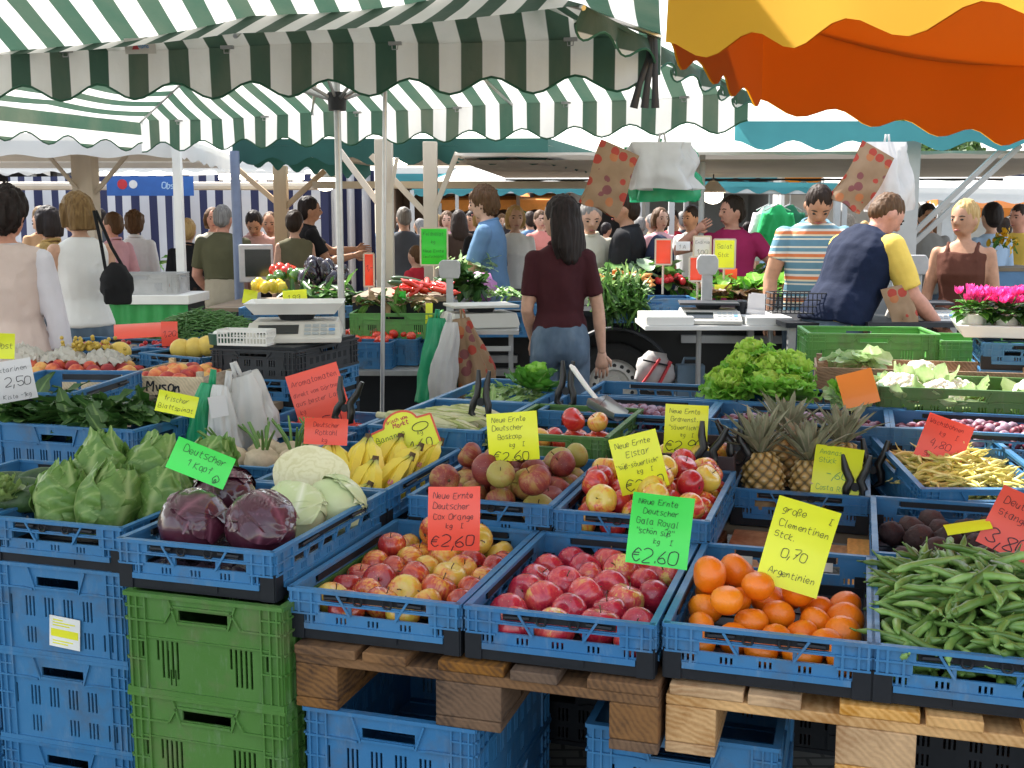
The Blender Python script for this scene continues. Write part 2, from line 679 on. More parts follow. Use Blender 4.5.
def pallet(u, w, ztop, wood, label):
    t = thing('pallet', label, 'pallet', G(u + .4, w + .6, ztop - .144), -GA, 'wooden pallets under the stand')
    z = .144
    rr = random.Random(int((u + 9) * 100))
    for x0, wd in ((-.398, .145), (-.235, .1), (-.072, .145), (.09, .1), (.253, .145)):
        b = MB()
        j = rr.uniform(-.006, .006)
        b.box(x0 + j, x0 + wd + j, -.6 - rr.uniform(0, .008), .6, z - .022, z)
        b.build('deck_board', wood, t, bevel=.003)
    for y in (-.598, -.0725, .453):
        b = MB()
        b.box(-.4, .4, y, y + .145, z - .0445, z - .0225)
        b.build('cross_board', wood, t, bevel=.003)
        for x, wd in ((-.4, .1), (-.0725, .145), (.3, .1)):
            b = MB()
            b.box(x, x + wd, y, y + .145, .0225, z - .045)
            b.build('block', wood, t, bevel=.003)
    for x, wd in ((-.4, .1), (-.0725, .145), (.3, .1)):
        b = MB()
        b.box(x, x + wd, -.6, .6, 0, .022)
        b.build('bottom_board', wood, t, bevel=.003)
    return t


# ------------------------------------------------------------------ hand lettering
GL = {
 'A': '02 28 42;14 34', 'B': '02 08 28 37 35 05;25 44 42 22 02', 'C': '47 28 08 04 12 32 43', 'D': '02 08 28 46 43 22 02', 'E': '48 18 08 05 02 42;05 35',
 'F': '02 08 48;05 35', 'G': '47 28 08 04 12 32 43 45 25', 'H': '02 08;42 48;05 45', 'I': '08 38;18 12;02 32', 'K': '02 08;48 05 42', 'L': '08 02 42', 'M': '02 08 25 48 42',
 'N': '02 08 42 48', 'O': '28 07 03 22 43 47 28', 'P': '02 08 28 47 25 05', 'R': '02 08 28 47 25 05;15 42', 'S': '47 28 07 05 35 43 22 03', 'T': '08 48;28 22', 'V': '08 22 48', 'W': '08 12 25 32 48', 'Z': '08 48 02 42',
 'a': '36 16 04 12 32 36;36 33 42', 'b': '08 02 22 34 26 05', 'c': '36 16 04 12 32', 'd': '36 16 04 12 32 34;38 32', 'e': '04 34 26 05 03 22 33', 'f': '37 28 22;06 36', 'g': '36 16 04 13 33 36;36 31 10 00', 'h': '08 02;04 26 34 32',
 'i': '16 12 22;17 18', 'j': '26 20 00', 'k': '08 02;36 04 32', 'l': '18 12 22', 'm': '06 02;04 16 23 22;24 36 43 42', 'n': '06 02;04 26 34 32', 'o': '26 16 05 03 12 22 33 35 26', 'p': '06 00;05 26 34 22 03', 'q': '36 16 04 13 33;36 30', 'r': '06 02;04 26 36',
 's': '36 16 05 33 22 02', 't': '18 13 22 32;06 36', 'u': '06 03 22 34 36;36 32', 'v': '06 22 36', 'w': '06 12 24 32 46', 'x': '06 32;36 02', 'y': '06 13 23;36 20 00', 'z': '06 36 02 32',
 'ä': '36 16 04 12 32 36;36 33 42;08 09;28 29', 'ö': '26 05 03 22 34 26;08 09;28 29', 'ü': '06 03 22 34 36;36 32;08 09;28 29', 'ß': '00 07 28 36 15 33 22 12',
 '0': '28 07 03 22 43 47 28', '1': '06 28 22', '2': '07 28 47 45 02 42', '3': '07 28 47 25 43 22 03', '4': '28 04 44;37 31', '5': '48 08 05 35 43 22 03', '6': '38 05 03 22 43 25 04', '7': '08 48 12;15 35', '8': '25 07 28 47 03 22 43 25', '9': '46 25 06 28 47 43 22',
 ',': '13 00', '.': '12 13', '-': '05 35', '"': '08 06;28 26', '€': '47 28 06 04 22 43;0635;0534', '/': '02 48', '!': '18 14;12 13', '@': '05 28 55 22 05;25 35 33 23 25',
}
GL['€'] = '47 28 06 04 22 43;06 36;05 35'


def write(mb, text, x, z, size, wt, jit=.34, rr=R, y0=-.0012, slant=.12):
    """strokes of text on a card in x,z; x,z = left end of the baseline"""
    cx = x
    u = size / 6.0
    k = 0
    for ch in text:
        g = GL.get(ch)
        if not g:
            cx += u * 3.2
            continue
        mxx = 0
        dx, dz, sc = rr.uniform(-jit, jit), rr.uniform(-jit, jit) * 1.3, rr.uniform(.92, 1.1)
        for st in g.split(';'):
            pts = []
            for q in st.split():
                a, b = int(q[0]), int(q[1]) - 2
                mxx = max(mxx, a)
                pts.append(Vector(((a + dx + rr.uniform(-jit, jit) * .6 + slant * b) * u * sc * .92, (b + dz + rr.uniform(-jit, jit) * .6) * u * sc)))
            sm = []
            n = len(pts)
            for i in range(n - 1):
                p0, p1, p2, p3 = pts[max(0, i - 1)], pts[i], pts[i + 1], pts[min(n - 1, i + 2)]
                for j in range(4):
                    t = j / 4
                    sm.append(.5 * (2 * p1 + (p2 - p0) * t + (2 * p0 - 5 * p1 + 4 * p2 - p3) * t * t + (3 * p1 - p0 - 3 * p2 + p3) * t ** 3))
            sm.append(pts[-1])
            vs, fs = [], []
            yy = y0 - .00006 * (k % 5)
            k += 1
            for i, p in enumerate(sm):
                d = sm[min(i + 1, len(sm) - 1)] - sm[max(i - 1, 0)]
                d = d.normalized() if d.length > 1e-9 else Vector((1, 0))
                nn = Vector((-d.y, d.x)) * wt / 2 * rr.uniform(.85, 1.15)
                vs += [(cx + p.x - nn.x, yy, z + p.y - nn.y), (cx + p.x + nn.x, yy, z + p.y + nn.y)]
            for i in range(len(sm) - 1):
                fs.append((2 * i, 2 * i + 2, 2 * i + 3, 2 * i + 1))
            mb.add(vs, fs)
        cx += u * (mxx + 1.5) * .92
    return cx


def paper(name, col, gloss=.45):
    return mat(name, col, gloss, .05, 5, trans=.18, spec=.5, coat=.25)


PAP = {'y': paper('fluorescent yellow card', (.88, .93, .035)), 'r': paper('fluorescent red card', (.95, .115, .07)), 'g': paper('fluorescent green card', (.07, .84, .11)),
       'w': paper('white card', (.72, .70, .70)), 'o': paper('orange card', (.95, .33, .05)), 'dg': paper('green board', (.03, .62, .04)), 'or': paper('orange red card', (.95, .10, .04))}
INK = mat('black marker ink', (.012, .014, .02), .6)
INKG = mat('green marker ink', (.04, .30, .10), .6)
INKR = mat('dark red marker ink', (.22, .012, .02), .6)
INKB = mat('faint marker ink', (.25, .22, .2), .6)


def sign(label, col, px, py, Y, w, h, roll, lines, ink=INK, tilt=8, yaw=None, name='price_sign', frame=None, wt=.10, group='handwritten price signs', border=None, pts=None):
    c = at(px, py, Y)
    W, H = w / 1131 * Y, h / 1131 * Y
    if yaw is None:
        yaw = -math.degrees(math.atan2(c.x, c.y)) * .8
    m = MB()
    if pts:
        m.slab([(x * W, z * H) for x, z in pts], 0, .0012)
    else:
        # slightly curled sheet with thickness
        n = 8
        CW = R.choice((-.06, .05, .0, .09))
        bend = R.uniform(.012, .024) * H / .1
        sh = lambda a, b, o: (-W / 2 + W * a, bend * ((2 * b - 1) ** 2) * (1 if roll < 4 else -1) * .4 + o + CW * (a * b) ** 3 * H, -H / 2 + H * b)
        m.sheet(n, n, lambda a, b: sh(a, b, 0))
        m.sheet(n, n, lambda a, b: sh(1 - a, b, .0012))
        if frame:
            for q in (((-W / 2, -H / 2), (W / 2, -H / 2)), ((-W / 2, H / 2), (W / 2, H / 2)), ((-W / 2, -H / 2), (-W / 2, H / 2)), ((W / 2, -H / 2), (W / 2, H / 2))):
                m.bar((q[0][0], 0, q[0][1]), (q[1][0], 0, q[1][1]), .012, .012, 1)
    E = (Matrix.Rotation(rad(yaw), 3, 'Z') @ Matrix.Rotation(rad(-tilt), 3, 'X') @ Matrix.Rotation(rad(roll), 3, 'Y')).to_euler()
    o = m.build(name, [PAP[col]] + ([frame] if frame else []), loc=c, rot=E, smooth=40)
    tag(o, label, 'price sign', group)
    if lines:
        rr = random.Random(hash(label) % 999 if False else sum(map(ord, label)))
        t = MB()
        for text, fx, fz, fs in lines:
            sz = fs * H * .88
            tw = sum((max(int(q[0]) for st in GL[ch].split(';') for q in st.split()) + 1.5) * .92 if ch in GL else 3.2 for ch in text) * sz / 6
            sz *= min(1, W * (.95 - fx) / tw)
            write(t, text, -W / 2 + fx * W, H / 2 - fz * H, sz, max(.0011, sz * wt * .74), rr=rr, y0=-.0016)
        if not pts:
            t.v = [Vector((v.x, v.y + CW * (max(0, v.x / W + .5) * max(0, v.z / H + .5)) ** 3 * H + bend * ((2 * (v.z + H / 2) / H - 1) ** 2) * (1 if roll < 4 else -1) * .4, v.z)) for v in t.v]
        t.build('lettering', ink, o)
    if border:
        bm_ = MB()
        n = len(pts)
        for i in range(n):
            p, q = pts[i], pts[(i + 1) % n]
            bm_.bar((p[0] * W * .985, -.0008, p[1] * H * .985), (q[0] * W * .985, -.0008, q[1] * H * .985), .006, .0012, up=(0, 1, 0))
        bm_.build('printed_border', border, o)
    return o


BLACKC2 = mat('black clamp plastic', (.008, .008, .009), .35)


def clamp(px, py, Y, roll, label, size=.12, sp=1.0):
    """black spring clamp: two handles, jaws and a pivot, standing on a rim"""
    c = at(px, py, Y)
    t = thing('spring_clamp', label, 'clamp', c, -GA, 'black spring clamps on the crate rims')
    t.rotation_euler = (rad(-6), rad(roll), -GA)
    for s in (-1, 1):
        m = MB()
        p = [(s * .004, 0, -.050), (s * .026, 0, -.034), (s * .022, 0, -.006), (s * .013, 0, .018), (s * .028 * sp, 0, .05), (s * .036 * sp, 0, .090)]
        m.tube([Vector(q) * size / .12 for q in p], [(.005, .010), (.012, .014), (.014, .015), (.013, .014), (.012, .013), (.007, .009)], 8)
        m.build('clamp_arm', BLACKC2, t, 60)
    m = MB()
    m.tube([(0, -.008, 0), (0, .008, 0)], .012 * size / .12, 10)
    m.build('pivot', BLACKP, t, 40)
    return t
# ------------------------------------------------------------------ produce
def fruit_mat(name, stops, rough=.25, stretch=(1, 1, .35), scale=16, rk=.55, streak=.5, coat=.5, bump=0, bscale=150, dots=0):
    k = NT(name)
    oi = k.n.new('ShaderNodeObjectInfo')
    n1 = k.noise(scale, 3, .6, stretch=stretch)
    n2 = k.noise(170, 3, .6, stretch=(1, 1, .06))
    f = k.mathn('ADD', k.mathn('ADD', n1, k.mathn('MULTIPLY', k.mathn('SUBTRACT', n2, .5), streak)),
                k.mathn('MULTIPLY', k.mathn('SUBTRACT', oi.outputs['Random'], .5), rk), True)
    c = k.ramp(f, stops)
    if dots:
        vo = k.n.new('ShaderNodeTexVoronoi')
        vo.inputs['Scale'].default_value = 130
        tc = k.n.new('ShaderNodeTexCoord')
        k.l(tc.outputs['Object'], vo.inputs['Vector'])
        mx = k.new('ShaderNodeMix', data_type='RGBA')
        k.l(k.mathn('MULTIPLY', k.mathn('LESS_THAN', vo.outputs['Distance'], .13), dots), mx.inputs[0])
        k.l(c, mx.inputs[6])
        mx.inputs[7].default_value = (.62, .5, .28, 1)
        c = mx.outputs[2]
    k.l(c, k.b.inputs['Base Color'])
    k.b.inputs['Roughness'].default_value = rough
    k.b.inputs['Coat Weight'].default_value = coat
    k.b.inputs['Coat Roughness'].default_value = .15
    if bump:
        k.bump(k.noise(bscale, 2), bump, .003)
    return k.m


STEM = mat('fruit stem', (.10, .06, .025), .8)
F_COX = fruit_mat('cox apple skin', [(.30, (.64, .44, .06)), (.46, (.68, .30, .05)), (.58, (.52, .075, .03)), (.75, (.34, .02, .02))], dots=.3)
F_GALA = fruit_mat('deep red apple skin', [(.26, (.70, .46, .10)), (.36, (.62, .09, .07)), (.55, (.50, .022, .05)), (.8, (.30, .010, .03))], .24, rk=.3, dots=.4)
F_ELSTAR = fruit_mat('red and yellow apple skin', [(.34, (.72, .52, .07)), (.46, (.74, .34, .06)), (.56, (.62, .05, .035)), (.78, (.44, .015, .025))], .28, rk=.5, dots=.4)
F_BOSK = fruit_mat('dull russet apple skin', [(.28, (.34, .28, .06)), (.46, (.34, .16, .05)), (.60, (.26, .045, .03)), (.8, (.18, .022, .022))], .5, rk=.55, coat=0, dots=.3)
F_RED2 = fruit_mat('bright red apple skin', [(.30, (.72, .42, .08)), (.45, (.66, .10, .04)), (.7, (.5, .02, .02))], .28)
F_CLEM = fruit_mat('clementine peel', [(.2, (.80, .17, .004)), (.8, (.90, .25, .008))], .34, scale=6, streak=.05, rk=.5, bump=.35, bscale=240, coat=.1)
F_PLUM = fruit_mat('plum skin with bloom', [(.3, (.30, .22, .30)), (.45, (.22, .10, .15)), (.6, (.16, .02, .04)), (.8, (.08, .012, .035))], .5, stretch=(1, 1, 1), scale=22, streak=.1, coat=0)
F_PEACH = fruit_mat('peach skin', [(.3, (.74, .42, .12)), (.46, (.70, .20, .07)), (.62, (.46, .045, .035)), (.8, (.28, .02, .03))], .6, scale=10, stretch=(1, 1, 1), streak=.1, coat=0)
F_TOM = fruit_mat('tomato skin', [(.2, (.62, .03, .015)), (.8, (.72, .06, .02))], .2, streak=.05, coat=.3)
F_BEET = fruit_mat('beetroot skin', [(.3, (.060, .032, .028)), (.7, (.032, .015, .016))], .7, stretch=(1, 1, 1), coat=0, bump=.5)
F_ORANGE = fruit_mat('orange melon skin', [(.3, (.66, .42, .05)), (.7, (.62, .52, .12))], .5, streak=.1)
F_EGG = fruit_mat('aubergine skin', [(.2, (.012, .006, .014)), (.8, (.022, .012, .026))], .15, coat=.4)
F_PEPR = fruit_mat('red pepper skin', [(.2, (.55, .02, .012)), (.8, (.66, .05, .015))], .2, coat=.3)
F_PEPG = fruit_mat('green pepper skin', [(.2, (.05, .14, .02)), (.8, (.09, .20, .03))], .22, coat=.3)
F_PEPY = fruit_mat('yellow pepper skin', [(.2, (.72, .48, .02)), (.8, (.75, .56, .05))], .22, coat=.3)


def apple_mesh(nm, m, r, squash=.9, dim=.32, seed=0, stem=True):
    rr = random.Random(seed)
    b = MB()
    vs, fs = [], []
    nu, nv = 16, 11
    ph1, ph2 = rr.uniform(0, 6), rr.uniform(0, 6)
    for i in range(nv + 1):
        ph = PI * i / nv
        for j in range(nu):
            th = 2 * PI * j / nu
            rad_ = r * (1 + .025 * math.cos(5 * th + ph1) * (1 if i > nv * .55 else .4) + .03 * math.cos(th + ph2))
            z = math.cos(ph)
            rho = math.sin(ph) ** .85 if 0 < i < nv else 0
            top = dim * math.exp(-(ph / .42) ** 2) + dim * .7 * math.exp(-((PI - ph) / .36) ** 2) * -1
            taper = 1 - .12 * max(0, -z)
            vs.append((rad_ * rho * taper * math.cos(th), rad_ * rho * taper * math.sin(th), r * squash * (z - top)))
    for i in range(nv):
        for j in range(nu):
            k = (j + 1) % nu
            fs.append((i * nu + j, (i + 1) * nu + j, (i + 1) * nu + k, i * nu + k))
    b.add(vs, fs)
    if stem:
        z = r * squash * (1 - dim)
        b.tube([(0, 0, z - .002), (.001, 0, z + .006), (.004, .001, z + .015)], [.0014, .0012, .0017], 5, 1)
        b.tube([(0, 0, -r * squash * (1 - dim * .7) - .001), (0, 0, -r * squash * (1 - dim * .7) + .003)], [.005, .003], 6, 1)
    return b.mesh(nm, [m, STEM], 180)


def ell_mesh(nm, m, rx, ry, rz, nu=14, nv=9, bumpy=0, seed=0, stem=None):
    rr = random.Random(seed)
    o = Vector((rr.uniform(0, 50), 0, 0))
    b = MB()
    b.ball((0, 0, 0), rx, ry, rz, nu, nv, 0, (lambda p: 1 + bumpy * noise.noise(p * 2.2 + o)) if bumpy else None)
    if stem:
        b.tube([(0, 0, rz * .93), (0, 0, rz * 1.02)], [.003, .0045], 6, 1)
    return b.mesh(nm, [m, STEM], 180)


def pack(n, r, hx_, hy_, mound=0.0, seed=0, layers=1.6, its=260, mound_c=(0, 0)):
    """spheres settled by relaxation in a box -hx..hx, -hy..hy on a (mounded) floor at z = 0"""
    g = np.random.default_rng(seed)
    P = np.stack([g.uniform(-hx_ + r, hx_ - r, n), g.uniform(-hy_ + r, hy_ - r, n), g.uniform(r, r * 2 * layers + mound, n)], 1)
    rad_ = r * g.uniform(.92, 1.08, n)
    for it in range(its):
        P[:, 2] -= .0030 if it < its - 60 else .0012
        for sub in range(2):
            d = P[:, None] - P[None]
            L = np.sqrt((d ** 2).sum(-1)) + 1e-9
            ov = np.clip(rad_[:, None] + rad_[None] - L, 0, None) * .985
            np.fill_diagonal(ov, 0)
            P += (d / L[..., None] * ov[..., None]).sum(1) * .36
            P[:, 0] = np.clip(P[:, 0], -hx_ + rad_, hx_ - rad_)
            P[:, 1] = np.clip(P[:, 1], -hy_ + rad_, hy_ - rad_)
            fl = mound * np.clip(1 - ((P[:, 0] - mound_c[0]) / hx_) ** 2, 0, 1) * np.clip(1 - ((P[:, 1] - mound_c[1]) / hy_) ** 2, 0, 1)
            P[:, 2] = np.maximum(P[:, 2], fl + rad_ * .93)
    return P


def in_crate(meshes, nm, label, cat, group, c, h, n, r, floor=.016, mound=0.0, seed=0, along='w', hw=(.185, .285), off=(0, 0), flat=0.0, layers=1.6, rot=0, mc=(0, 0)):
    """pile of separate fruit in the crate with centre-bottom c"""
    hx_, hy_ = hw if along == 'w' else (hw[1], hw[0])
    rr = random.Random(seed)
    M = Matrix.Translation(c) @ Matrix.Rotation(-GA + rot, 4, 'Z')
    for p in pack(n, r, hx_, hy_, mound, seed, layers, mound_c=mc):
        q = M @ Vector((p[0] + off[0], p[1] + off[1], p[2] + floor))
        me = rr.choice(meshes)
        e = (rr.gauss(0, flat), rr.gauss(0, flat), rr.uniform(0, 6.28))
        place(me, nm, q, e, label, cat, group, scale=rr.uniform(.87, 1.10))


def pod_mesh(nm, m, L, r, curl, seed, n=9, lumps=.12):
    rr = random.Random(seed)
    pts, rads = [], []
    for i in range(n):
        t = i / (n - 1)
        x = (t - .5) * L
        pts.append((x, curl * L * (math.cos((t - .5) * 2.6 + rr.uniform(-.05, .05)) - .6) * .6, rr.uniform(-1, 1) * r * .25))
        e = min(1, t * 7 + .25, (1 - t) * 6 + .12)
        k = r * e * (1 + lumps * math.sin(t * 24 + seed))
        rads.append((k, k * .8))
    b = MB()
    b.tube(pts, rads, 7)
    p = Vector(pts[0])
    b.tube([p, p - Vector((.012, curl * .02, -.003))], [r * .3, r * .18], 5)
    return b.mesh(nm, [m], 180)


BEANG = mat('green bean pod', (.13, .24, .05), .40, .35, 40, rand=.45, rk=.4, spec=.5, ramp=[(.2, (.085, .18, .03)), (.55, (.145, .27, .058)), (.9, (.24, .38, .11))])
BEANY = mat('yellow bean pod', (.62, .50, .10), .45, .2, 30, rand=.25, ramp=[(.2, (.58, .52, .10)), (.6, (.74, .64, .20)), (.9, (.82, .76, .36))])
BEANF = mat('thin green bean pod', (.085, .22, .05), .45, .3, 30, rand=.4)


# leaves ------------------------------------------------------------
def leaf_mat(name, c1, c2, rib, trans=.25, rough=.45, bump=.4, bscale=45):
    k = NT(name)
    a = k.n.new('ShaderNodeAttribute')
    a.attribute_name = 'rib'
    oi = k.n.new('ShaderNodeObjectInfo')
    nz = k.noise(18, 4)
    c = k.ramp(nz, [(.3, c1), (.7, c2)])
    mx = k.new('ShaderNodeMix', data_type='RGBA')
    k.l(k.ramp(a.outputs['Fac'], [(.0, (1, 1, 1)), (.10, (.75, .75, .75)), (.28, (0, 0, 0))]), mx.inputs[0])
    k.l(c, mx.inputs[6])
    mx.inputs[7].default_value = lin(rib)
    k.l(mx.outputs[2], k.b.inputs['Base Color'])
    k.b.inputs['Roughness'].default_value = rough
    k.bump(k.noise(bscale, 3), bump, .006)
    tb = k.n.new('ShaderNodeBsdfTranslucent')
    k.l(mx.outputs[2], tb.inputs[0])
    ms = k.n.new('ShaderNodeMixShader')
    ms.inputs[0].default_value = trans
    k.l(k.b.outputs[0], ms.inputs[1])
    k.l(tb.outputs[0], ms.inputs[2])
    k.l(ms.outputs[0], k.out.inputs[0])
    return k.m


L_POINT = leaf_mat('pointed cabbage leaf', (.085, .195, .035), (.185, .32, .07), (.36, .47, .17), .25)
L_SAVOY = leaf_mat('savoy leaf', (.17, .27, .06), (.30, .40, .14), (.5, .56, .28), .2, bump=.9, bscale=70)
L_SPIN = leaf_mat('spinach leaf', (.03, .085, .02), (.06, .14, .03), (.20, .32, .09), .2)
L_LETT = leaf_mat('lettuce leaf', (.19, .50, .05), (.36, .68, .11), (.55, .76, .26), .45, .35)
L_LETT2 = leaf_mat('yellow lettuce heart', (.40, .68, .08), (.58, .78, .16), (.66, .8, .3), .45, .35)
L_ROM = leaf_mat('green lettuce leaf', (.05, .20, .02), (.12, .34, .04), (.4, .55, .2), .3)
L_SUGAR = leaf_mat('flat pod leaf', (.22, .40, .10), (.40, .54, .22), (.5, .62, .32), .3)
L_HUSK = leaf_mat('corn husk', (.42, .48, .16), (.62, .62, .32), (.66, .64, .4), .2, bump=.3)
L_PINE = leaf_mat('pineapple crown leaf', (.17, .19, .11), (.36, .36, .24), (.48, .40, .30), .1, .55)
L_DARK = leaf_mat('dark herb leaf', (.02, .07, .012), (.05, .13, .025), (.10, .2, .05), .25)
L_MID = leaf_mat('mid green leaf', (.06, .17, .03), (.14, .30, .06), (.2, .36, .1), .3)
L_RED = leaf_mat('red brown lettuce leaf', (.06, .03, .015), (.16, .08, .03), (.25, .2, .08), .25)
L_CAUL = leaf_mat('pale cauliflower leaf', (.30, .48, .16), (.55, .68, .38), (.75, .8, .6), .3)


def leaf(b, base, d, up, L, W, curl=.4, cup=.3, wave=.0, nu=6, nv=8, mi=0, rr=R, tip=1.0, ribw=1.0, fold=0.0):
    """one leaf blade from base along d, face towards up; curl bends it, cup raises the edges, wave ruffles them"""
    d = Vector(d).normalized()
    up = Vector(up)
    up = (up - d * up.dot(d)).normalized()
    sd = d.cross(up)
    ph, fr = rr.uniform(0, 6), rr.uniform(2.2, 3.6)
    base = Vector(base)

    def fn(a, t):
        s = 2 * a - 1
        ang = curl * t
        if abs(curl) > 1e-3:
            x, z = L * math.sin(ang) / curl, L * (1 - math.cos(ang)) / curl
        else:
            x, z = L * t, 0
        wd = W * .5 * (math.sin(PI * min(1, (t * .93 + .07)) ** .8) ** .7 if t < .999 else .02 * tip)
        wd = max(wd, W * .06 * (1 - t))
        wv = wave * abs(s) ** 1.5 * math.sin(fr * t * 2 * PI + ph + (1.7 if s > 0 else 0)) * (t ** .5)
        nrm = up * math.cos(ang) * -1 + d * math.sin(ang) if False else up
        return base + d * x - up * z + sd * (s * wd) + nrm * (cup * wd * s * s + wv)
    b.sheet(nu, nv, fn, mi, lambda a, t: abs(2 * a - 1) * (0.35 + .65 * 1) / ribw + t * .15)


def leafy_head(nm, mats, r, n, seed, hz=.8, wave=.012, layers=3, size=1.0, curl=.9, stand=.5):
    """lettuce-like head: leaves round a centre, outer ones flatter"""
    rr = random.Random(seed)
    b = MB()
    for l in range(layers):
        f = l / max(1, layers - 1)
        m = int(n * (1.2 - .5 * f))
        for i in range(m):
            th = 2 * PI * i / m + rr.uniform(-.3, .3) + l * .6
            el = .12 + stand * f * 1.5 + rr.uniform(-.15, .2)
            out = Vector((math.cos(th) * math.cos(el), math.sin(th) * math.cos(el), math.sin(el)))
            up = Vector((-math.cos(th) * math.sin(el), -math.sin(th) * math.sin(el), math.cos(el)))
            leaf(b, Vector((0, 0, r * .1 * f)) + out * r * .1, out, up, r * rr.uniform(.85, 1.15) * (1 - .25 * f) * size, r * rr.uniform(.75, 1.05) * size,
                 curl * rr.uniform(.2, 1.1) * (1 - .9 * f) - .5 * f, .25 + .4 * f, wave, 8, 9, min(len(mats) - 1, int(f * len(mats))), rr)
    return b.mesh(nm, mats, 180, 'rib')


def bunch(nm, mats, n, L, W, seed, spread=(.2, .1), h=.08, wave=.008, flat=.3, curl=.6):
    """loose heap of leaves"""
    rr = random.Random(seed)
    b = MB()
    for i in range(n):
        x, y = rr.uniform(-1, 1), rr.uniform(-1, 1)
        z = h * (1 - .55 * x * x - .55 * y * y) * rr.uniform(.5, 1.05)
        th = rr.uniform(0, 2 * PI)
        el = rr.gauss(.15, flat)
        d = Vector((math.cos(th) * math.cos(el), math.sin(th) * math.cos(el), math.sin(el)))
        up = Vector((rr.gauss(0, .3), rr.gauss(0, .3), 1))
        leaf(b, (x * spread[0] - d.x * L * .5, y * spread[1] - d.y * L * .5, z), d, up, L * rr.uniform(.7, 1.2), W * rr.uniform(.7, 1.2), curl * rr.uniform(-.2, 1.3), rr.uniform(.05, .5), wave, 4, 6, rr.randrange(len(mats)), rr)
    return b.mesh(nm, mats, 180, 'rib')


def pointed_cabbage(nm, seed, L=.22, r=.074):
    rr = random.Random(seed)
    b = MB()
    sk = (rr.uniform(-.15, .15), rr.uniform(-.1, .1))

    def cone(t):                      # blunt cone profile
        return r * (math.sin(PI * min(1, .14 + t * .62)) ** .75) * (1 - .62 * max(0, t - .45) ** 1.3 / .46)

    def cen(t):
        return Vector((sk[0] * L * t * t, sk[1] * L * t * t, 0))
    b.tube([cen(t) + Vector((0, 0, L * t)) for t in (0, .15, .35, .55, .75, .87, .91, .92)], [cone(t) * k for t, k in ((0, .9), (.15, .95), (.35, .95), (.55, .93), (.75, .85), (.9, .6), (.95, .3), (.97, .1))], 14)
    for i in range(10):
        th = i * 2.4 + rr.uniform(-.4, .4)
        wv, ph, fr = rr.uniform(.003, .007), rr.uniform(0, 6), rr.uniform(2.0, 3.2)
        wd = rr.uniform(1.05, 1.45)
        Lk = L * rr.uniform(.98, 1.14) * (1 if i < 7 else .84)
        flare = rr.uniform(-.06, .05) if i < 6 else rr.uniform(.08, .40)
        off = .003 + .0022 * i

        def fn(a, t, th=th, wv=wv, ph=ph, wd=wd, Lk=Lk, flare=flare, off=off, fr=fr):
            s = 2 * a - 1
            q = t * (1 - .16 * s * s)
            tt = min(1.0, q * Lk / L)
            an = th + s * wd * (.65 + .5 * math.sin(PI * min(1, t * .9 + .1)))
            pr = cone(tt) + off + flare * r * (max(0, t - .35) ** 1.6) + (.010 * abs(s) ** 3 * t + wv * math.sin(fr * 2 * PI * t + ph + 2 * s) * (.25 + s * s)) + .0035 * math.cos(s * 9) * (1 - t)
            c = cen(tt)
            return (c.x + pr * math.cos(an), c.y + pr * math.sin(an), Lk * q + wv * math.sin(7 * s + ph) * t)
        b.sheet(26, 26, fn, 0, lambda a, t: min(abs(2 * a - 1) * 1.6 + t * .06, .11 + 1.1 * abs(((t * 4.5 - abs(2 * a - 1) * 1.6) % 1) - .5)))
    return b.mesh(nm, [L_POINT], 180, 'rib')
# ------------------------------------------------------------------ people
def skin(nm, c):
    return mat(nm, c, .62, .16, 24, spec=.35, bump=.15, bscale=80, detail=5)


SK1 = skin('light skin', (.56, .33, .235))
SK2 = skin('tanned skin', (.44, .23, .14))
SK3 = skin('ruddy skin', (.56, .27, .19))


def cloth(nm, c, var=.14, rough=.85, bump=.25, scale=5):
    return mat('cloth ' + nm, c, rough, var, scale, bump=1.0, bscale=15, spec=.2, detail=5)


def hair_mat(nm, c, c2=None):
    c2 = c2 or tuple(x * 1.9 for x in c)
    return mat('hair ' + nm, c, .6, .2, 85, ramp=[(.3, c), (.75, c2)], stretch=(1, 1, .08), bump=.9, bscale=70, spec=.22, detail=5)


H_BLACK = hair_mat('near black', (.010, .007, .007), (.028, .018, .016))
H_DARK = hair_mat('dark brown', (.018, .010, .006))
H_BROWN = hair_mat('brown', (.07, .035, .015))
H_BLOND = hair_mat('blond', (.34, .20, .07), (.58, .40, .17))
H_DBLOND = hair_mat('dark blond', (.10, .055, .02), (.26, .16, .065))
H_GREY = hair_mat('grey', (.13, .12, .11), (.30, .28, .26))
SHOE = mat('dark shoe leather', (.03, .025, .022), .5)
EYE = mat('dark eye', (.02, .014, .01), .2)
LIP = mat('lips', (.34, .10, .085), .4)
BROW = mat('eyebrow', (.06, .035, .02), .8)
JEANS = mat('blue jeans', (.055, .11, .20), .85, .35, 7, bump=1.0, bscale=18, ramp=[(.28, (.030, .055, .095)), (.55, (.085, .13, .19)), (.8, (.19, .25, .32))], stretch=(1, 1, .5))


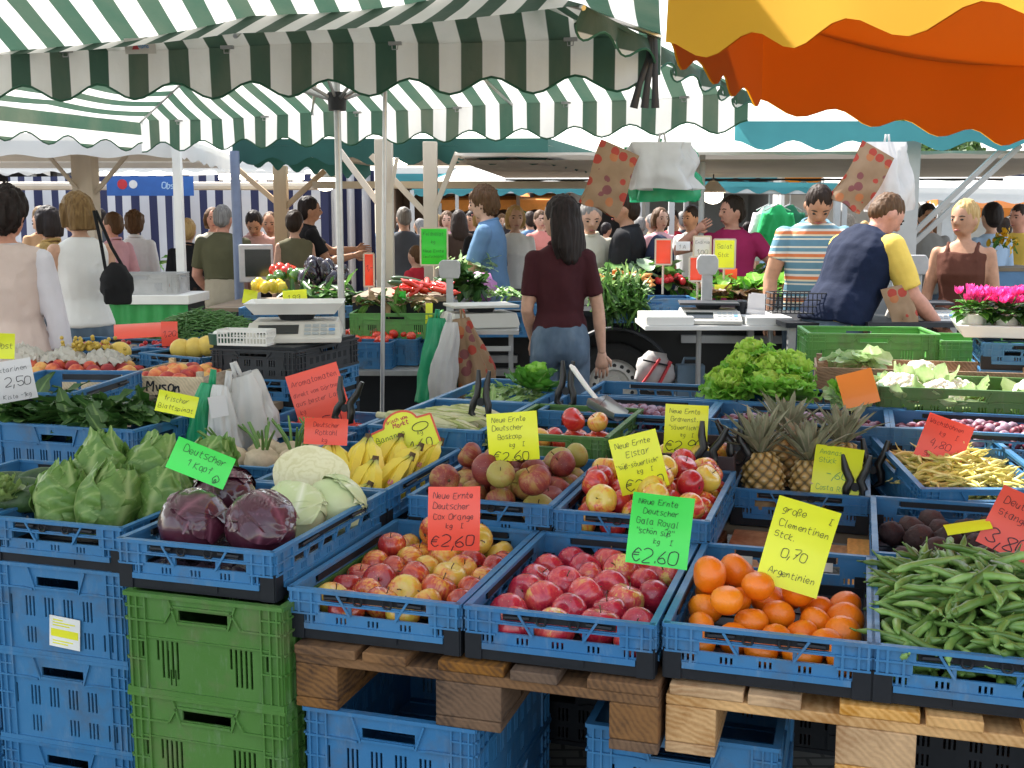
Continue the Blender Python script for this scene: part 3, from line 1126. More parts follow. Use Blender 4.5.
def person(label, px, ytop, Y, yaw, top, legs, hair, hairtype='short', sk=None, fem=False, lean=0, side=0, head=(0, 0), arms=None, sleeve=.55, hem=.50,
           topkind='tee', under=None, vox=.016, legkind='trousers', group=None, H=None, build=1.0, feet=None, x_off=0, step=0, face=True, folds=.007, hand=True):
    sk = sk or SK1
    c = at(px, ytop, Y)
    H = H or (c.z - GZ)
    root = thing('person', label, 'person', (c.x, c.y, GZ), rad(yaw), group)
    lr = Matrix.Rotation(rad(-lean), 3, 'X') if True else None
    lr = Matrix.Rotation(rad(side), 3, 'Y') @ lr
    hipz = .50 * H

    def TR(p):
        p = Vector(p)
        if p.z <= hipz:
            return p
        q = Vector((p.x, p.y, p.z - hipz))
        k = min(1, q.z / (.10 * H))
        return Vector((0, 0, hipz)) + (q.lerp(lr @ q, k))
    if fem:
        rings = [(.475, .086, .062, .000), (.495, .095, .070, -.006), (.53, .096, .066, -.006), (.58, .082, .056, 0), (.62, .072, .050, .002), (.67, .078, .055, .002), (.715, .083, .066, .010), (.76, .086, .058, .004), (.795, .088, .048, 0), (.82, .070, .040, -.002), (.845, .034, .032, -.002)]
        shx, armr = .090, (.0255, .0215, .0180, .0135)
    else:
        rings = [(.465, .082, .060, 0), (.49, .091, .066, -.004), (.53, .092, .065, 0), (.58, .090, .064, .003), (.62, .088, .062, .004), (.67, .092, .063, .002), (.72, .098, .065, 0), (.765, .103, .062, -.002), (.80, .100, .052, -.004), (.825, .078, .044, -.006), (.85, .040, .036, -.004)]
        shx, armr = .103, (.031, .026, .0215, .0155)
    bl = build

    def torso(mb, inf=0.0, z0=0, z1=1.0, taper=0):
        pts, rads = [], []
        for z, rx, ry, yo in rings:
            if z < z0 or z > z1: continue
            pts.append(TR((0, yo * H, z * H)))
            rads.append((rx * H * bl + inf, ry * H * bl + inf))
        if z0 > rings[0][0] and rings:
            rx, ry = rads[0]
            pts.insert(0, TR((0, 0, z0 * H)))
            rads.insert(0, (rx + .004, ry + .004))
        mb.tube(pts, rads, 16, up=(1, 0, 0))
    arms = arms or {}
    J = {}
    for s in (-1, 1):
        a = arms.get(s, ((.14 * s, .02, -1), (.05 * s, .18, -1)))
        sh = TR((s * shx * H * (1 + (bl - 1) * .7), -.002 * H, .796 * H))
        u, f = Vector(a[0]).normalized(), Vector(a[1]).normalized()
        el = sh + u * .172 * H
        wr = el + f * .150 * H
        hd = Vector(a[2]).normalized() if len(a) > 2 else (f + Vector((0, .1, -.1))).normalized()
        J[s] = (sh, el, wr, u, f, hd)
    feet = feet or {}
    LG = {}
    for s in (-1, 1):
        fx, fy = feet.get(s, (s * .062, 0 + s * step))
        hp = Vector((s * .050 * H, 0, .49 * H))
        an = Vector((fx * H, fy * H, .045 * H))
        kn = (hp + an) / 2 + Vector((0, .012 * H, .01 * H))
        LG[s] = (hp, kn, an)

    def arm(mb, s, inf=0.0, frac=1.0, flare=0.0):
        sh, el, wr, u, f, hd = J[s]
        r0, r1, r2, r3 = [x * H * (.5 + .5 * bl) + inf for x in armr]
        inner = sh - Vector((s * .02 * H, 0, .004 * H))
        if frac <= 1.0:
            e = sh.lerp(el, frac)
            mb.tube([inner, sh, sh.lerp(el, frac * .5), e], [r0 * .9, r0 * 1.02, r0 * 1.0 + flare * .5, r0 + (r1 - r0) * frac + flare], 12)
        else:
            g = frac - 1
            pts = [inner, sh, sh.lerp(el, .5), el, el.lerp(wr, .3 * g), el.lerp(wr, g)]
            mb.tube(pts, [r0 * .9, r0 * 1.02, r0, r1, r1 * 1.02, r1 + (r3 - r1) * g + flare], 12)
        mb.ball(sh, r0 * 1.02, nu=10, nv=7)
    hc = TR((0, .006 * H, .860 * H))
    HR = lr @ Matrix.Rotation(rad(head[0]), 3, 'Z') @ Matrix.Rotation(rad(-head[1]), 3, 'X')

    def HP(x, y, z):
        return hc + HR @ Vector((x * H, y * H, z * H))
    # body ------------------------------------------------------
    b = MB()
    torso(b)
    for s in (-1, 1):
        arm(b, s, 0, 2.0)
        hp, kn, an = LG[s]
        th = .047 if fem else .050
        b.tube([hp + Vector((0, 0, .02 * H)), hp.lerp(kn, .35), kn, kn.lerp(an, .3), an], [th * H * bl, th * .92 * H, .034 * H, .035 * H, .022 * H], 12)
        b.tube([an + Vector((0, -.022 * H, -.02 * H)), an + Vector((s * .004 * H, .03 * H, -.024 * H)), an + Vector((s * .01 * H, .095 * H, -.032 * H))], [.022 * H, .024 * H, .016 * H], 10)
    nr = .027 if fem else .033
    b.tube([TR((0, -.004 * H, .82 * H)), TR((0, 0, .85 * H)), HP(0, .004, .03)], [nr * 1.25 * H, nr * H, nr * .95 * H], 12)
    hb = MB()
    hb.T = Matrix.Translation(hc) @ HR.to_4x4() @ Matrix.Scale(H * 1.06, 4)
    hb.ball((0, .004, .070), .0445, .056, .064, 18, 12)
    hb.tube([(0, .012, .062), (0, .020, .032), (0, .030, .010)], [.040, .035, .021], 14)
    hb.tube([(0, .054, .075), (0, .064, .055), (0, .058, .048)], [.006, .0095, .009], 8)
    for s in (-1, 1):
        hb.ball((s * .045, -.002, .060), .006, .011, .018, 8, 6)
    b.v += hb.v
    o_ = len(b.v) - len(hb.v)
    b.f += [tuple(i + o_ for i in f) for f in hb.f]
    b.m += [0] * len(hb.f)
    sb = remesh(b, vox, 2)
    if hand:
        for s in (-1, 1):
            sh, el, wr, u, f, hd = J[s]
            k = H / 1.7
            side_ = hd.cross(Vector((0, 1, 0)))
            if side_.length < .2: side_ = hd.cross(Vector((1, 0, 0)))
            side_.normalize()
            nrm = side_.cross(hd).normalized()
            sb.tube([wr - f * .02, wr + hd * .02 * k, wr + hd * .055 * k, wr + hd * .088 * k], [(.020 * k, .018 * k), (.030 * k, .017 * k), (.040 * k, .015 * k), (.036 * k, .012 * k)], 10, up=nrm.cross(hd))
            sd2 = nrm.cross(hd).normalized()
            for i, (off, ln) in enumerate(((-.029, .062), (-.0095, .075), (.0100, .072), (.029, .056))):
                p0 = wr + hd * .080 * k + sd2 * off * k
                inward = nrm * (-1 if nrm.dot(Vector((-s, .3, 0))) < 0 else 1)
                p1 = p0 + (hd + inward * .18 + sd2 * off * 3).normalized() * ln * .5 * k
                p2 = p1 + (hd + inward * .75).normalized() * ln * .5 * k
                sb.tube([p0, p1, p2], [.0092 * k, .0084 * k, .0062 * k], 7)
            fw = sd2 if sd2.y > 0 else -sd2
            p0 = wr + hd * .022 * k + fw * .022 * k
            p1 = p0 + (hd * .7 + fw * .8).normalized() * .035 * k
            sb.tube([p0, p1, p1 + (hd + fw * .1).normalized() * .032 * k], [.012 * k, .0105 * k, .0072 * k], 7)
    sb.build('body', sk, root, 180)
    # clothes ------------------------------------------------------
    if top:
        t = MB()
        z1 = {'tank': .80, 'vest': .86}.get(topkind, .86)
        inf = {'jacket': .022, 'vest': .026, 'tank': .007, 'tee': .012, 'loose': .022, 'sleeveless': .010}.get(topkind, .012)
        torso(t, inf, hem, z1)
        if topkind in ('tee', 'jacket', 'loose'):
            for s in (-1, 1):
                arm(t, s, .010 if topkind == 'tee' else .017, sleeve, .007 if topkind != 'jacket' else .004)
        if topkind == 'vest':
            for s in (-1, 1):
                sh = J[s][0]
                t.ball(sh + Vector((-s * .022 * H, 0, .004 * H)), .040 * H, .044 * H, .034 * H, 10, 7)
        if topkind == 'tank':
            wide = hem > .52
            for s in (-1, 1):
                t.tube([TR((s * .054 * H, .056 * H, .765 * H)), TR((s * .056 * H, .040 * H, .812 * H)), TR((s * .056 * H, .004 * H, .838 * H)), TR((s * .056 * H, -.040 * H, .808 * H)), TR((s * .054 * H, -.050 * H, .77 * H))], .0095 * H if not wide else .020 * H, 8)
        if under:
            t2 = MB()
            torso(t2, .012, hem, .86)
            for s in (-1, 1):
                arm(t2, s, .016, sleeve if sleeve > 1 else .86, .006)
            remesh(t2, .012, 2, .006, 9).build('shirt', under, root, 180)
        sm = remesh(t, max(.010, vox * .8), 2, folds, 7)
        sm.build('top', top, root, 180)
        if topkind in ('tee', 'jacket', 'loose') and vox < .02:
            cmb = MB()
            cpt = [TR(((.046 if not fem else .038) * H * math.cos(a) * bl ** .5, (-.003 + .042 * math.sin(a)) * H, (.846 - .010 * math.sin(a)) * H)) for a in [2 * PI * i / 16 for i in range(17)]]
            cmb.tube(cpt, (.007 if topkind == 'tee' else .010) * H, 6, cap=False)
            cmb.build('collar', top, root, 60)
    if legs:
        t = MB()
        if legkind == 'trousers':
            torso(t, .003 if hem < .53 or topkind == 'sleeveless' else .009, .45, .585 if hem < .56 else hem + .03)
            for s in (-1, 1):
                hp, kn, an = LG[s]
                th = .0465 if fem else .051
                t.tube([hp + Vector((0, 0, .03 * H)), hp.lerp(kn, .35), kn, kn.lerp(an, .35), an + Vector((0, 0, -.005 * H))], [th * H * bl + .010, th * .95 * H + .010, .037 * H + .010, .037 * H + .009, .028 * H + .010], 14)
                t.ball((s * .045 * H, -.030 * H, .482 * H), .052 * H, .046 * H, .055 * H, 10, 8)
        else:
            torso(t, .012, .45, .60)
            t.tube([(0, 0, .50 * H), (0, 0, .40 * H), (0, 0, .27 * H)], [(.105 * H, .080 * H), (.115 * H, .09 * H), (.125 * H, .10 * H)], 16)
        remesh(t, max(.011, vox * .8), 2, .005, 9).build('trousers' if legkind == 'trousers' else 'skirt', legs, root, 180)
    for s in (-1, 1):
        an = LG[s][2]
        m = MB()
        m.tube([an + Vector((0, -.030 * H, -.022 * H)), an + Vector((0, 0, -.016 * H)), an + Vector((s * .004 * H, .045 * H, -.024 * H)), an + Vector((s * .010 * H, .108 * H, -.031 * H))], [(.024 * H, .022 * H), (.029 * H, .029 * H), (.029 * H, .022 * H), (.018 * H, .013 * H)], 10)
        m.build('shoe', SHOE, root, 60)
    # hair ------------------------------------------------------
    if hair:
        h = MB()
        h.T = Matrix.Translation(hc) @ HR.to_4x4() @ Matrix.Scale(H * 1.06, 4)
        na = .006
        if hairtype == 'short':
            h.ball((0, -.005, .085), .0490, .057, .060, 16, 12)
            h.ball((0, -.022, .062), .044, .042, .050, 12, 10)
        elif hairtype == 'crop':
            h.ball((0, -.003, .084), .0470, .0565, .0565, 16, 12)
            h.ball((0, -.022, .064), .042, .038, .042, 12, 10)
        elif hairtype == 'fluffy':
            h.ball((0, -.006, .086), .056, .062, .060, 16, 12)
            h.ball((0, -.024, .060), .054, .046, .056, 12, 10)
            na = .016
        elif hairtype == 'bob':
            h.ball((0, -.008, .082), .051, .060, .060, 16, 12)
            h.tube([(0, -.022, .085), (0, -.026, .045), (0, -.022, .005)], [(.051, .044), (.056, .044), (.050, .036)], 14)
            for s in (-1, 1):
                h.tube([(s * .042, .008, .10), (s * .050, .008, .06), (s * .046, .010, .02)], [.012, .013, .011], 8)
        elif hairtype == 'long':
            h.ball((0, -.008, .082), .051, .060, .060, 16, 12)
            h.tube([(0, -.020, .085), (0, -.034, .03), (.003, -.044, -.02), (.008, -.050, -.06), (.012, -.050, -.088)], [(.050, .044), (.060, .038), (.066, .028), (.056, .020), (.022, .010)], 14)
            for s in (-1, 1):
                h.tube([(s * .042, -.010, .10), (s * .050, -.014, .05), (s * .052, -.020, -.01), (s * .046, -.030, -.06)], [.012, .014, .014, .008], 8)
        elif hairtype == 'pony':
            h.ball((0, -.008, .082), .0485, .058, .058, 16, 12)
            h.ball((0, -.022, .064), .044, .040, .046, 12, 10)
            h.tube([(0, -.062, .085), (0, -.082, .06), (0, -.078, .01), (0, -.070, -.03)], [.012, .02, .017, .006], 8)
        remesh(h, .0062 if vox < .013 else (.0095 if vox < .02 else .014), 1, na, 34, True).build('hair', hair, root, 180)
    if face:
        for s in (-1, 1):
            e = MB()
            e.T = Matrix.Translation(hc) @ HR.to_4x4() @ Matrix.Scale(H * 1.06, 4)
            e.ball((s * .0185, .0535, .066), .0075, .004, .0038, 8, 6)
            e.build('eye', EYE, root, 180)
            e = MB()
            e.T = Matrix.Translation(hc) @ HR.to_4x4() @ Matrix.Scale(H * 1.06, 4)
            e.tube([(s * .009, .0575, .0775), (s * .019, .0565, .080), (s * .029, .049, .0775)], [.002, .0026, .0014], 5)
            e.build('eyebrow', BROW, root, 60)
        e = MB()
        e.T = Matrix.Translation(hc) @ HR.to_4x4() @ Matrix.Scale(H * 1.06, 4)
        e.tube([(-.014, .0515, .0265), (0, .0575, .0262), (.014, .0515, .0265)], [.0012, .0042, .0012], 6)
        e.build('mouth', LIP, root, 180)
    root['_J'] = 0
    del root['_J']
    return root, J, TR, HP, H
# ------------------------------------------------------------------ parasols and awnings
STRIPE = [(0, (.80, .79, .76)), (.02, (.80, .79, .76)), (.49, (.80, .79, .76)), (.51, (.045, .095, .066)), (.985, (.045, .095, .066)), (1, (.80, .79, .76))]
F_STRIPE = attr_mat('green and white striped canvas', 'stripe', STRIPE, .8, .40, .08, 3, .5, frac=.2, dirt=.14, bscale=5)
F_STRIPE_V = attr_mat('green and white striped valance', 'stripe', STRIPE, .8, .46, .08, 3, .6, frac=.2, dirt=.28, bscale=6)
F_GREENHEM = mat('green hem tape', (.02, .10, .055), .7)
F_YEL = mat('yellow outer canvas', (.80, .44, .012), .75, .05, 3, trans=.28, tcol=(.85, .42, .01))
F_ORA = mat('orange inner canvas', (.55, .17, .006), .8, .06, 2, trans=.36, tcol=(.62, .19, .0))
F_TEAL = mat('teal canvas', (.07, .30, .33), .8, .10, 3, trans=.3)
F_DTEAL = mat('dark green canvas', (.012, .075, .06), .75, .2, 3, trans=.12)
F_NAVY = mat('navy canvas', (.015, .02, .06), .8, .15, 3, trans=.08)
F_BLACKC = mat('black canvas', (.015, .017, .018), .8, .15, 3)
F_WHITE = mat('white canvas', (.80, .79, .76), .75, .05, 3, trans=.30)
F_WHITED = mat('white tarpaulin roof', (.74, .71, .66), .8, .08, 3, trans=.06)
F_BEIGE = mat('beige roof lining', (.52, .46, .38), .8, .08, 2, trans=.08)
METAL = mat('brushed grey metal', (.50, .50, .50), .35, .08, 20, metal=.85)
STEEL = mat('dull galvanised steel', (.36, .36, .36), .5, .15, 14, metal=.6)
WPAINT = mat('white painted metal', (.78, .77, .74), .4, .05, 6)
BPAINT = mat('beige painted timber', (.55, .47, .37), .6, .10, 6, stretch=(1, 1, .2))
GPAINT = mat('grey painted metal', (.45, .45, .44), .5, .08, 6)
BLUEPOLE = mat('blue grey painted metal', (.16, .2, .3), .4)
BLACKM = mat('black steel', (.014, .014, .016), .5)


def scallop(b, p, q, h, pitch, dip, out=None, mi=0, s0=0.0, sdir=1.0, const=None, fold=.010, hem=1, th=.0):
    """hanging valance from p to q with a wavy lower edge; stripe coordinate runs along it unless const is given"""
    p, q = Vector(p), Vector(q)
    L = (q - p).length
    n = max(8, int(L / pitch * 8))
    d = (q - p) / L
    out = out or d.cross(Vector((0, 0, 1)))
    rr = random.Random(int(L * 1000))
    ph = rr.uniform(0, 6)

    def edge(a):
        return h - dip * (.5 + .5 * math.cos(2 * PI * a * L / pitch))

    def fn(a, t):
        z = -edge(a) * t
        o = fold * t * (math.sin(2 * PI * a * L / pitch * .5 + ph) + .5 * math.sin(a * L * 5 + ph))
        return p + d * (a * L) + out * o + Vector((0, 0, z))
    b.sheet(n, 4, fn, mi, (lambda a, t: s0 + sdir * a * L) if const is None else (lambda a, t: const - edge(a) * t))
    if hem is not None:
        pts = [fn(i / n, 1.0) for i in range(n + 1)]
        b.tube(pts, .0055, 4, hem, cap=False)


def parasol(name, label, loc, rotz, Wx, Dy, ze, zp, vh, fm, vm, pitch=.38, dip=.075, pole_r=.025, group=None, run_z=2.3, nx=3, sag=.05, px_=0.0, side_h=None):
    t = thing(name, label, 'parasol', (loc[0], loc[1], GZ), rotz, group)
    z0 = -GZ
    ex, ey = Wx / 2, Dy / 2
    b = MB()
    pk = Vector((px_, 0, zp + z0))
    C = [Vector((-ex, -ey, ze + z0)), Vector((ex, -ey, ze + z0)), Vector((ex, ey, ze + z0)), Vector((-ex, ey, ze + z0))]
    for i in range(4):
        A, B = C[i], C[(i + 1) % 4]

        def fn(a, v, A=A, B=B):
            e = A.lerp(B, a)
            q = e.lerp(pk, v * .985)
            q.z -= sag * math.sin(PI * v) * (abs(math.sin(PI * a * (nx if i % 2 == 0 else 2)))) + .02 * (1 - v) * abs(math.sin(PI * a * nx))
            return q
        b.sheet(24, 10, fn, 0, lambda a, v, fn=fn: fn(a, v).x + 50)
    cn = b.build('canopy', [fm], t, 60, 'stripe')
    v = MB()
    for i in range(4):
        A, B = C[i], C[(i + 1) % 4]
        if i == 0:
            continue
        if i % 2 == 0:
            scallop(v, A, B, vh, pitch, dip, s0=A.x + 50, sdir=1 if B.x > A.x else -1)
        else:
            h_ = side_h if (side_h is not None and i == 1) else vh
            if h_ > .01:
                scallop(v, A, B, h_, pitch * (.6 if h_ < vh else 1), min(dip, h_ * .4), const=A.x + 50, fold=.010 if h_ == vh else .035)
    v.build('valance', [vm, F_GREENHEM], t, 60, 'stripe')
    p = MB()
    p.tube([(px_, 0, 0), (px_, 0, zp + z0 + .03)], pole_r, 12)
    p.build('pole', METAL, t, 40)
    p = MB()
    p.lathe([(.0, run_z + z0 - .05), (.05, run_z + z0 - .05), (.055, run_z + z0 + .05), (0, run_z + z0 + .05)], 12, 0, (px_, 0, 0))
    p.build('runner', BLACKM, t, 40)
    tips = C + [Vector((x, s * ey, ze + z0)) for s in (-1, 1) for x in ([-ex / 3, ex / 3] if nx == 3 else [0])] + [Vector((s * ex, 0, ze + z0)) for s in (-1, 1)]
    for q in tips:
        m = MB()
        m.tube([Vector((px_, 0, zp + z0 - .02)), q + Vector((0, 0, -.012))], .011, 6)
        r = m.build('rib', METAL, t, 40)
        m = MB()
        mid = Vector((px_, 0, zp + z0 - .02)).lerp(q, .52)
        m.tube([Vector((px_, 0, run_z + z0)), mid], .010, 6)
        m.build('strut', METAL, t, 40)
    # sewn fastening tabs along the far hem
    for i in range(nx * 2):
        x = -ex + (i + .5) * Wx / (nx * 2)
        m = MB()
        m.box(x - .03, x + .03, ey - .035, ey - .015, ze + z0 - .025, ze + z0 - .010)
        m.tube([(x - .014, ey - .03, ze + z0 - .025), (x - .012, ey - .034, ze + z0 - .045), (x + .012, ey - .034, ze + z0 - .045), (x + .014, ey - .03, ze + z0 - .025)], .003, 5)
        m.build('tie_ring', STEEL, t)
    bs = MB()
    bs.lathe([(0, 0), (.28, 0), (.28, .05), (.06, .07), (.05, .3), (0, .3)], 20, 0, (px_, 0, 0))
    bs.build('base', STEEL, t, 40)
    return t


def octo_parasol(label, c, side, a0, ze, zp, vh, ta, tb, ref):
    """eight-sided parasol; one side direction a0; tilted a little"""
    t = thing('parasol', label, 'parasol', (c[0], c[1], GZ), 0)
    Rr = side / 2 / math.sin(PI / 8)
    dz = lambda x, y: -ta * (x + c[0] - ref[0]) - tb * (y + c[1] - ref[1])
    V = []
    for i in range(8):
        th = a0 + PI / 8 + i * PI / 4
        x, y = Rr * math.cos(th), Rr * math.sin(th)
        V.append(Vector((x, y, ze - GZ + dz(x, y))))
    pk = Vector((0, 0, zp - GZ + dz(0, 0)))
    b, v = MB(), MB()
    for i in range(8):
        A, B = V[i], V[(i + 1) % 8]

        def fn(a, u, A=A, B=B):
            q = A.lerp(B, a).lerp(pk, u * .99)
            q.z -= .05 * math.sin(PI * a) * (1 - u)
            return q
        b.sheet(8, 8, fn, 1)
        b.sheet(8, 8, lambda a, u: fn(a, u) + Vector((0, 0, .006)), 0)
        cin = (A + B) * -.5
        cin.z = 0
        cin = cin.normalized() * .005
        scallop(v, A - Vector((0, 0, .004)), B - Vector((0, 0, .004)), vh, side / 4, .042, fold=.008, hem=None)
        v.T = Matrix.Translation(cin)
        scallop(v, A - Vector((0, 0, .004)), B - Vector((0, 0, .004)), vh, side / 4, .042, fold=.008, hem=None, mi=1)
        v.T = Matrix.Identity(4)
    b.build('canopy', [F_YEL, F_ORA], t, 50)
    v.build('valance', [F_YEL, F_ORA], t, 50)
    p = MB()
    p.tube([(0, 0, 0), pk], .03, 12)
    p.build('pole', METAL, t, 40)
    for q in V:
        m = MB()
        m.tube([pk - Vector((0, 0, .03)), q - Vector((0, 0, .02))], .009, 6)
        m.build('rib', METAL, t, 40)
    m = MB()
    m.lathe([(0, 0), (.3, 0), (.3, .06), (.06, .08), (.05, .3), (0, .3)], 20)
    m.build('base', STEEL, t, 40)
    return t


def awning(label, p, q, depth, rise, vh, roof, val, pitch=.3, dip=.05, name='stall_awning', posts=(0, 1), post_m=None, post_w=.07, under=None, sideval=True, rear=None, group='awnings of the market stalls', cat='awning', hemm=None, braces=True):
    """roof with front eave p-q (world, at the eave height), running back along depth vector, with hanging valance, posts and beams"""
    p, q, D = Vector(p), Vector(q), Vector(depth)
    t = thing(name, label, cat, (p.x, p.y, GZ), 0, group)
    o = Vector((p.x, p.y, GZ))
    P, Q = p - o, q - o
    U = Vector((0, 0, rise))
    b = MB()
    n = max(4, int((Q - P).length / .4))
    b.sheet(n, 6, lambda a, v: P.lerp(Q, a) + D * v + U * v - Vector((0, 0, .03 * math.sin(PI * v) * (.6 + .4 * math.cos(a * n * 3)))))
    if under:
        b.sheet(n, 6, lambda a, v: P.lerp(Q, 1 - a) + D * v + U * v - Vector((0, 0, .06)), 1)
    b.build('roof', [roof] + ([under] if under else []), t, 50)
    v = MB()
    scallop(v, P, Q, vh, pitch, dip, hem=1 if hemm else None)
    if sideval:
        scallop(v, Q, Q + D + U, vh, pitch, dip, hem=1 if hemm else None)
        scallop(v, P + D + U, P, vh, pitch, dip, hem=1 if hemm else None)
    v.build('valance', [val] + ([hemm] if hemm else []), t, 50)
    if rear:
        v = MB()
        scallop(v, P + D + U - Vector((0, 0, .07)), Q + D + U - Vector((0, 0, .07)), vh, pitch, dip, hem=None)
        v.build('rear_valance', rear, t, 50)
    pm = post_m or BPAINT
    if posts:
        for a in posts:
            for k in (0, 1):
                e = P.lerp(Q, a) + (D + U) * k * .97 + Vector((0, 0, -.07))
                m = MB()
                m.bar((e.x, e.y, 0), e, post_w, post_w, up=(0, 1, 0))
                m.build('post', pm, t)
        for k in (0, 1):
            m = MB()
            e0, e1 = P + (D + U) * k * .97 + Vector((0, .04, -.10)), Q + (D + U) * k * .97 + Vector((0, .04, -.10))
            m.bar(e0, e1, post_w * .8, post_w, up=(0, 0, 1))
            m.build('beam', pm, t)
    return t


def frame_post(label, px, Y, w, ztop, m, zbot=GZ, lean=0.0, name='tent_pole', cat='pole', round_=False, braces=None, group='poles and posts of the stalls'):
    c = at(px, 226, Y)
    t = thing(name, label, cat, (c.x, c.y, zbot), 0, group)
    b = MB()
    top = Vector((lean, 0, ztop - zbot))
    if round_:
        b.tube([(0, 0, 0), top], w / 2, 10)
    else:
        b.bar((0, 0, 0), top, w, w, up=(0, 1, 0))
    b.build('shaft', m, t, 40, bevel=0 if round_ else .004)
    for (z0, dx, dy, z1, bw) in (braces or ()):
        k = MB()
        k.bar((0.0, -.02, z0 - zbot), (dx, dy - .02, z1 - zbot), bw, bw, up=(0, 1, 0))
        k.build('brace', m, t)
    return t


# ------------------------------------------------------------------ scales, bags, other props
SCALEB = mat('cream scale housing', (.56, .54, .49), .45, .05, 8)
PANM = mat('steel weighing pan', (.55, .55, .56), .28, .05, 10, metal=.8)
DISP = mat('dark display glass', (.012, .016, .016), .12, .05, 8, spec=.6)
KEYS = mat('pale keypad', (.34, .37, .38), .5)
BTN = mat('blue button', (.12, .30, .55), .5)


def scale_shop(label, loc, rotz, s=1.0, pan='tray', column=False):
    t = thing('weighing_scale', label, 'scale', loc, rotz, 'shop scales')
    t.scale = (s,) * 3
    b = MB()
    # wedge housing: deep body with a sloping control panel at the right front
    b.slab([(-.19, 0), (.19, 0), (.20, .02), (.18, .085), (-.18, .085), (-.20, .02)], -.12, .14)
    b.build('housing', SCALEB, t, bevel=.006)
    b = MB()
    b.add([(-.20, -.24, .004), (.20, -.24, .004), (.20, -.121, .004), (-.20, -.121, .004), (-.20, -.24, .026), (.20, -.24, .026), (.19, -.121, .083), (-.19, -.121, .083)],
          [(3, 2, 1, 0), (4, 5, 6, 7), (0, 1, 5, 4), (1, 2, 6, 5), (2, 3, 7, 6), (3, 0, 4, 7)])
    b.build('control_panel', SCALEB, t, bevel=.004)
    sl = Vector((0, .119, .057)).normalized()

    def pt(x, k, o=.003):
        return Vector((x, -.24, .026)) + sl * k + Vector((0, -.43, .9)) * o
    b = MB()
    b.add([pt(-.15, .03), pt(.02, .03), pt(.02, .105), pt(-.15, .105)], [(0, 1, 2, 3)])
    b.build('display', DISP, t)
    b = MB()
    for i in range(4):
        for j in range(3):
            x, k = .045 + i * .034, .022 + j * .032
            b.add([pt(x, k), pt(x + .026, k), pt(x + .026, k + .022), pt(x, k + .022)], [(0, 1, 2, 3)], 1 if (i == 3 and j == 1) else 0)
    b.build('keypad', [KEYS, BTN], t)
    b = MB()
    b.tube([(0, .01, .085), (0, .01, .115)], [.07, .09], 14)
    b.build('pan_support', GREYP, t, 40)
    b = MB()
    if pan == 'tray':
        b.add([(-.17, -.12, .116), (.17, -.12, .116), (.17, .14, .116), (-.17, .14, .116), (-.21, -.16, .165), (.21, -.16, .165), (.21, .18, .165), (-.21, .18, .165),
               (-.165, -.115, .120), (.165, -.115, .120), (.165, .135, .120), (-.165, .135, .120), (-.203, -.153, .165), (.203, -.153, .165), (.203, .173, .165), (-.203, .173, .165)],
              [(3, 2, 1, 0), (0, 1, 5, 4), (1, 2, 6, 5), (2, 3, 7, 6), (3, 0, 4, 7), (8, 9, 10, 11), (9, 8, 12, 13), (10, 9, 13, 14), (11, 10, 14, 15), (8, 11, 15, 12), (4, 5, 13, 12), (5, 6, 14, 13), (6, 7, 15, 14), (7, 4, 12, 15)])
        b.build('pan', WPAINT, t)
    else:
        b.box(-.19, .19, -.13, .16, .116, .132)
        b.build('pan', GREYP if column else SCALEB, t, bevel=.004)
    if column:
        c = MB()
        c.box(-.035, .035, .165, .205, 0, .36)
        c.build('column', LGREY, t, bevel=.006)
        c = MB()
        c.slab([(-.07, .34), (-.05, .30), (.05, .30), (.07, .34), (.07, .40), (.05, .43), (-.05, .43), (-.07, .40)], .15, .215)
        c.build('customer_display', LGREY, t, bevel=.006)
    return t


def bag_mesh(nm, m, W, H, D, seed, pinch=.42):
    """limp carrier bag hanging by its top edge at z = 0"""
    rr = random.Random(seed)
    b = MB()
    ph = [rr.uniform(0, 6) for _ in range(5)]

    def fn(a, v):
        th = 2 * PI * a
        w = W * (pinch + (1 - pinch) * min(1, v * 1.5) ** .8) * .5
        d = D * (.3 + .7 * math.sin(min(1, v * 1.1) * PI * .55)) * .5
        nz = noise.noise(Vector((math.cos(th) * 1.7 + seed, math.sin(th) * 1.7, v * 3.5)))
        k = 1 + .12 * math.sin(5 * th + ph[0]) + .10 * math.sin(11 * th + 4 * v + ph[1]) + .30 * nz
        return Vector((w * math.cos(th) * k + .02 * math.sin(3 * v + ph[2]), d * math.sin(th) * k * 1.1, -H * v + .02 * H * math.sin(4 * th + ph[3]) * v))
    b.sheet(44, 18, fn)
    b.tube([(-W * .06, 0, -.02), (-W * .03, 0, .05), (W * .03, 0, .05), (W * .06, 0, -.02)], .008, 5)
    return b.mesh(nm, [m], 180)


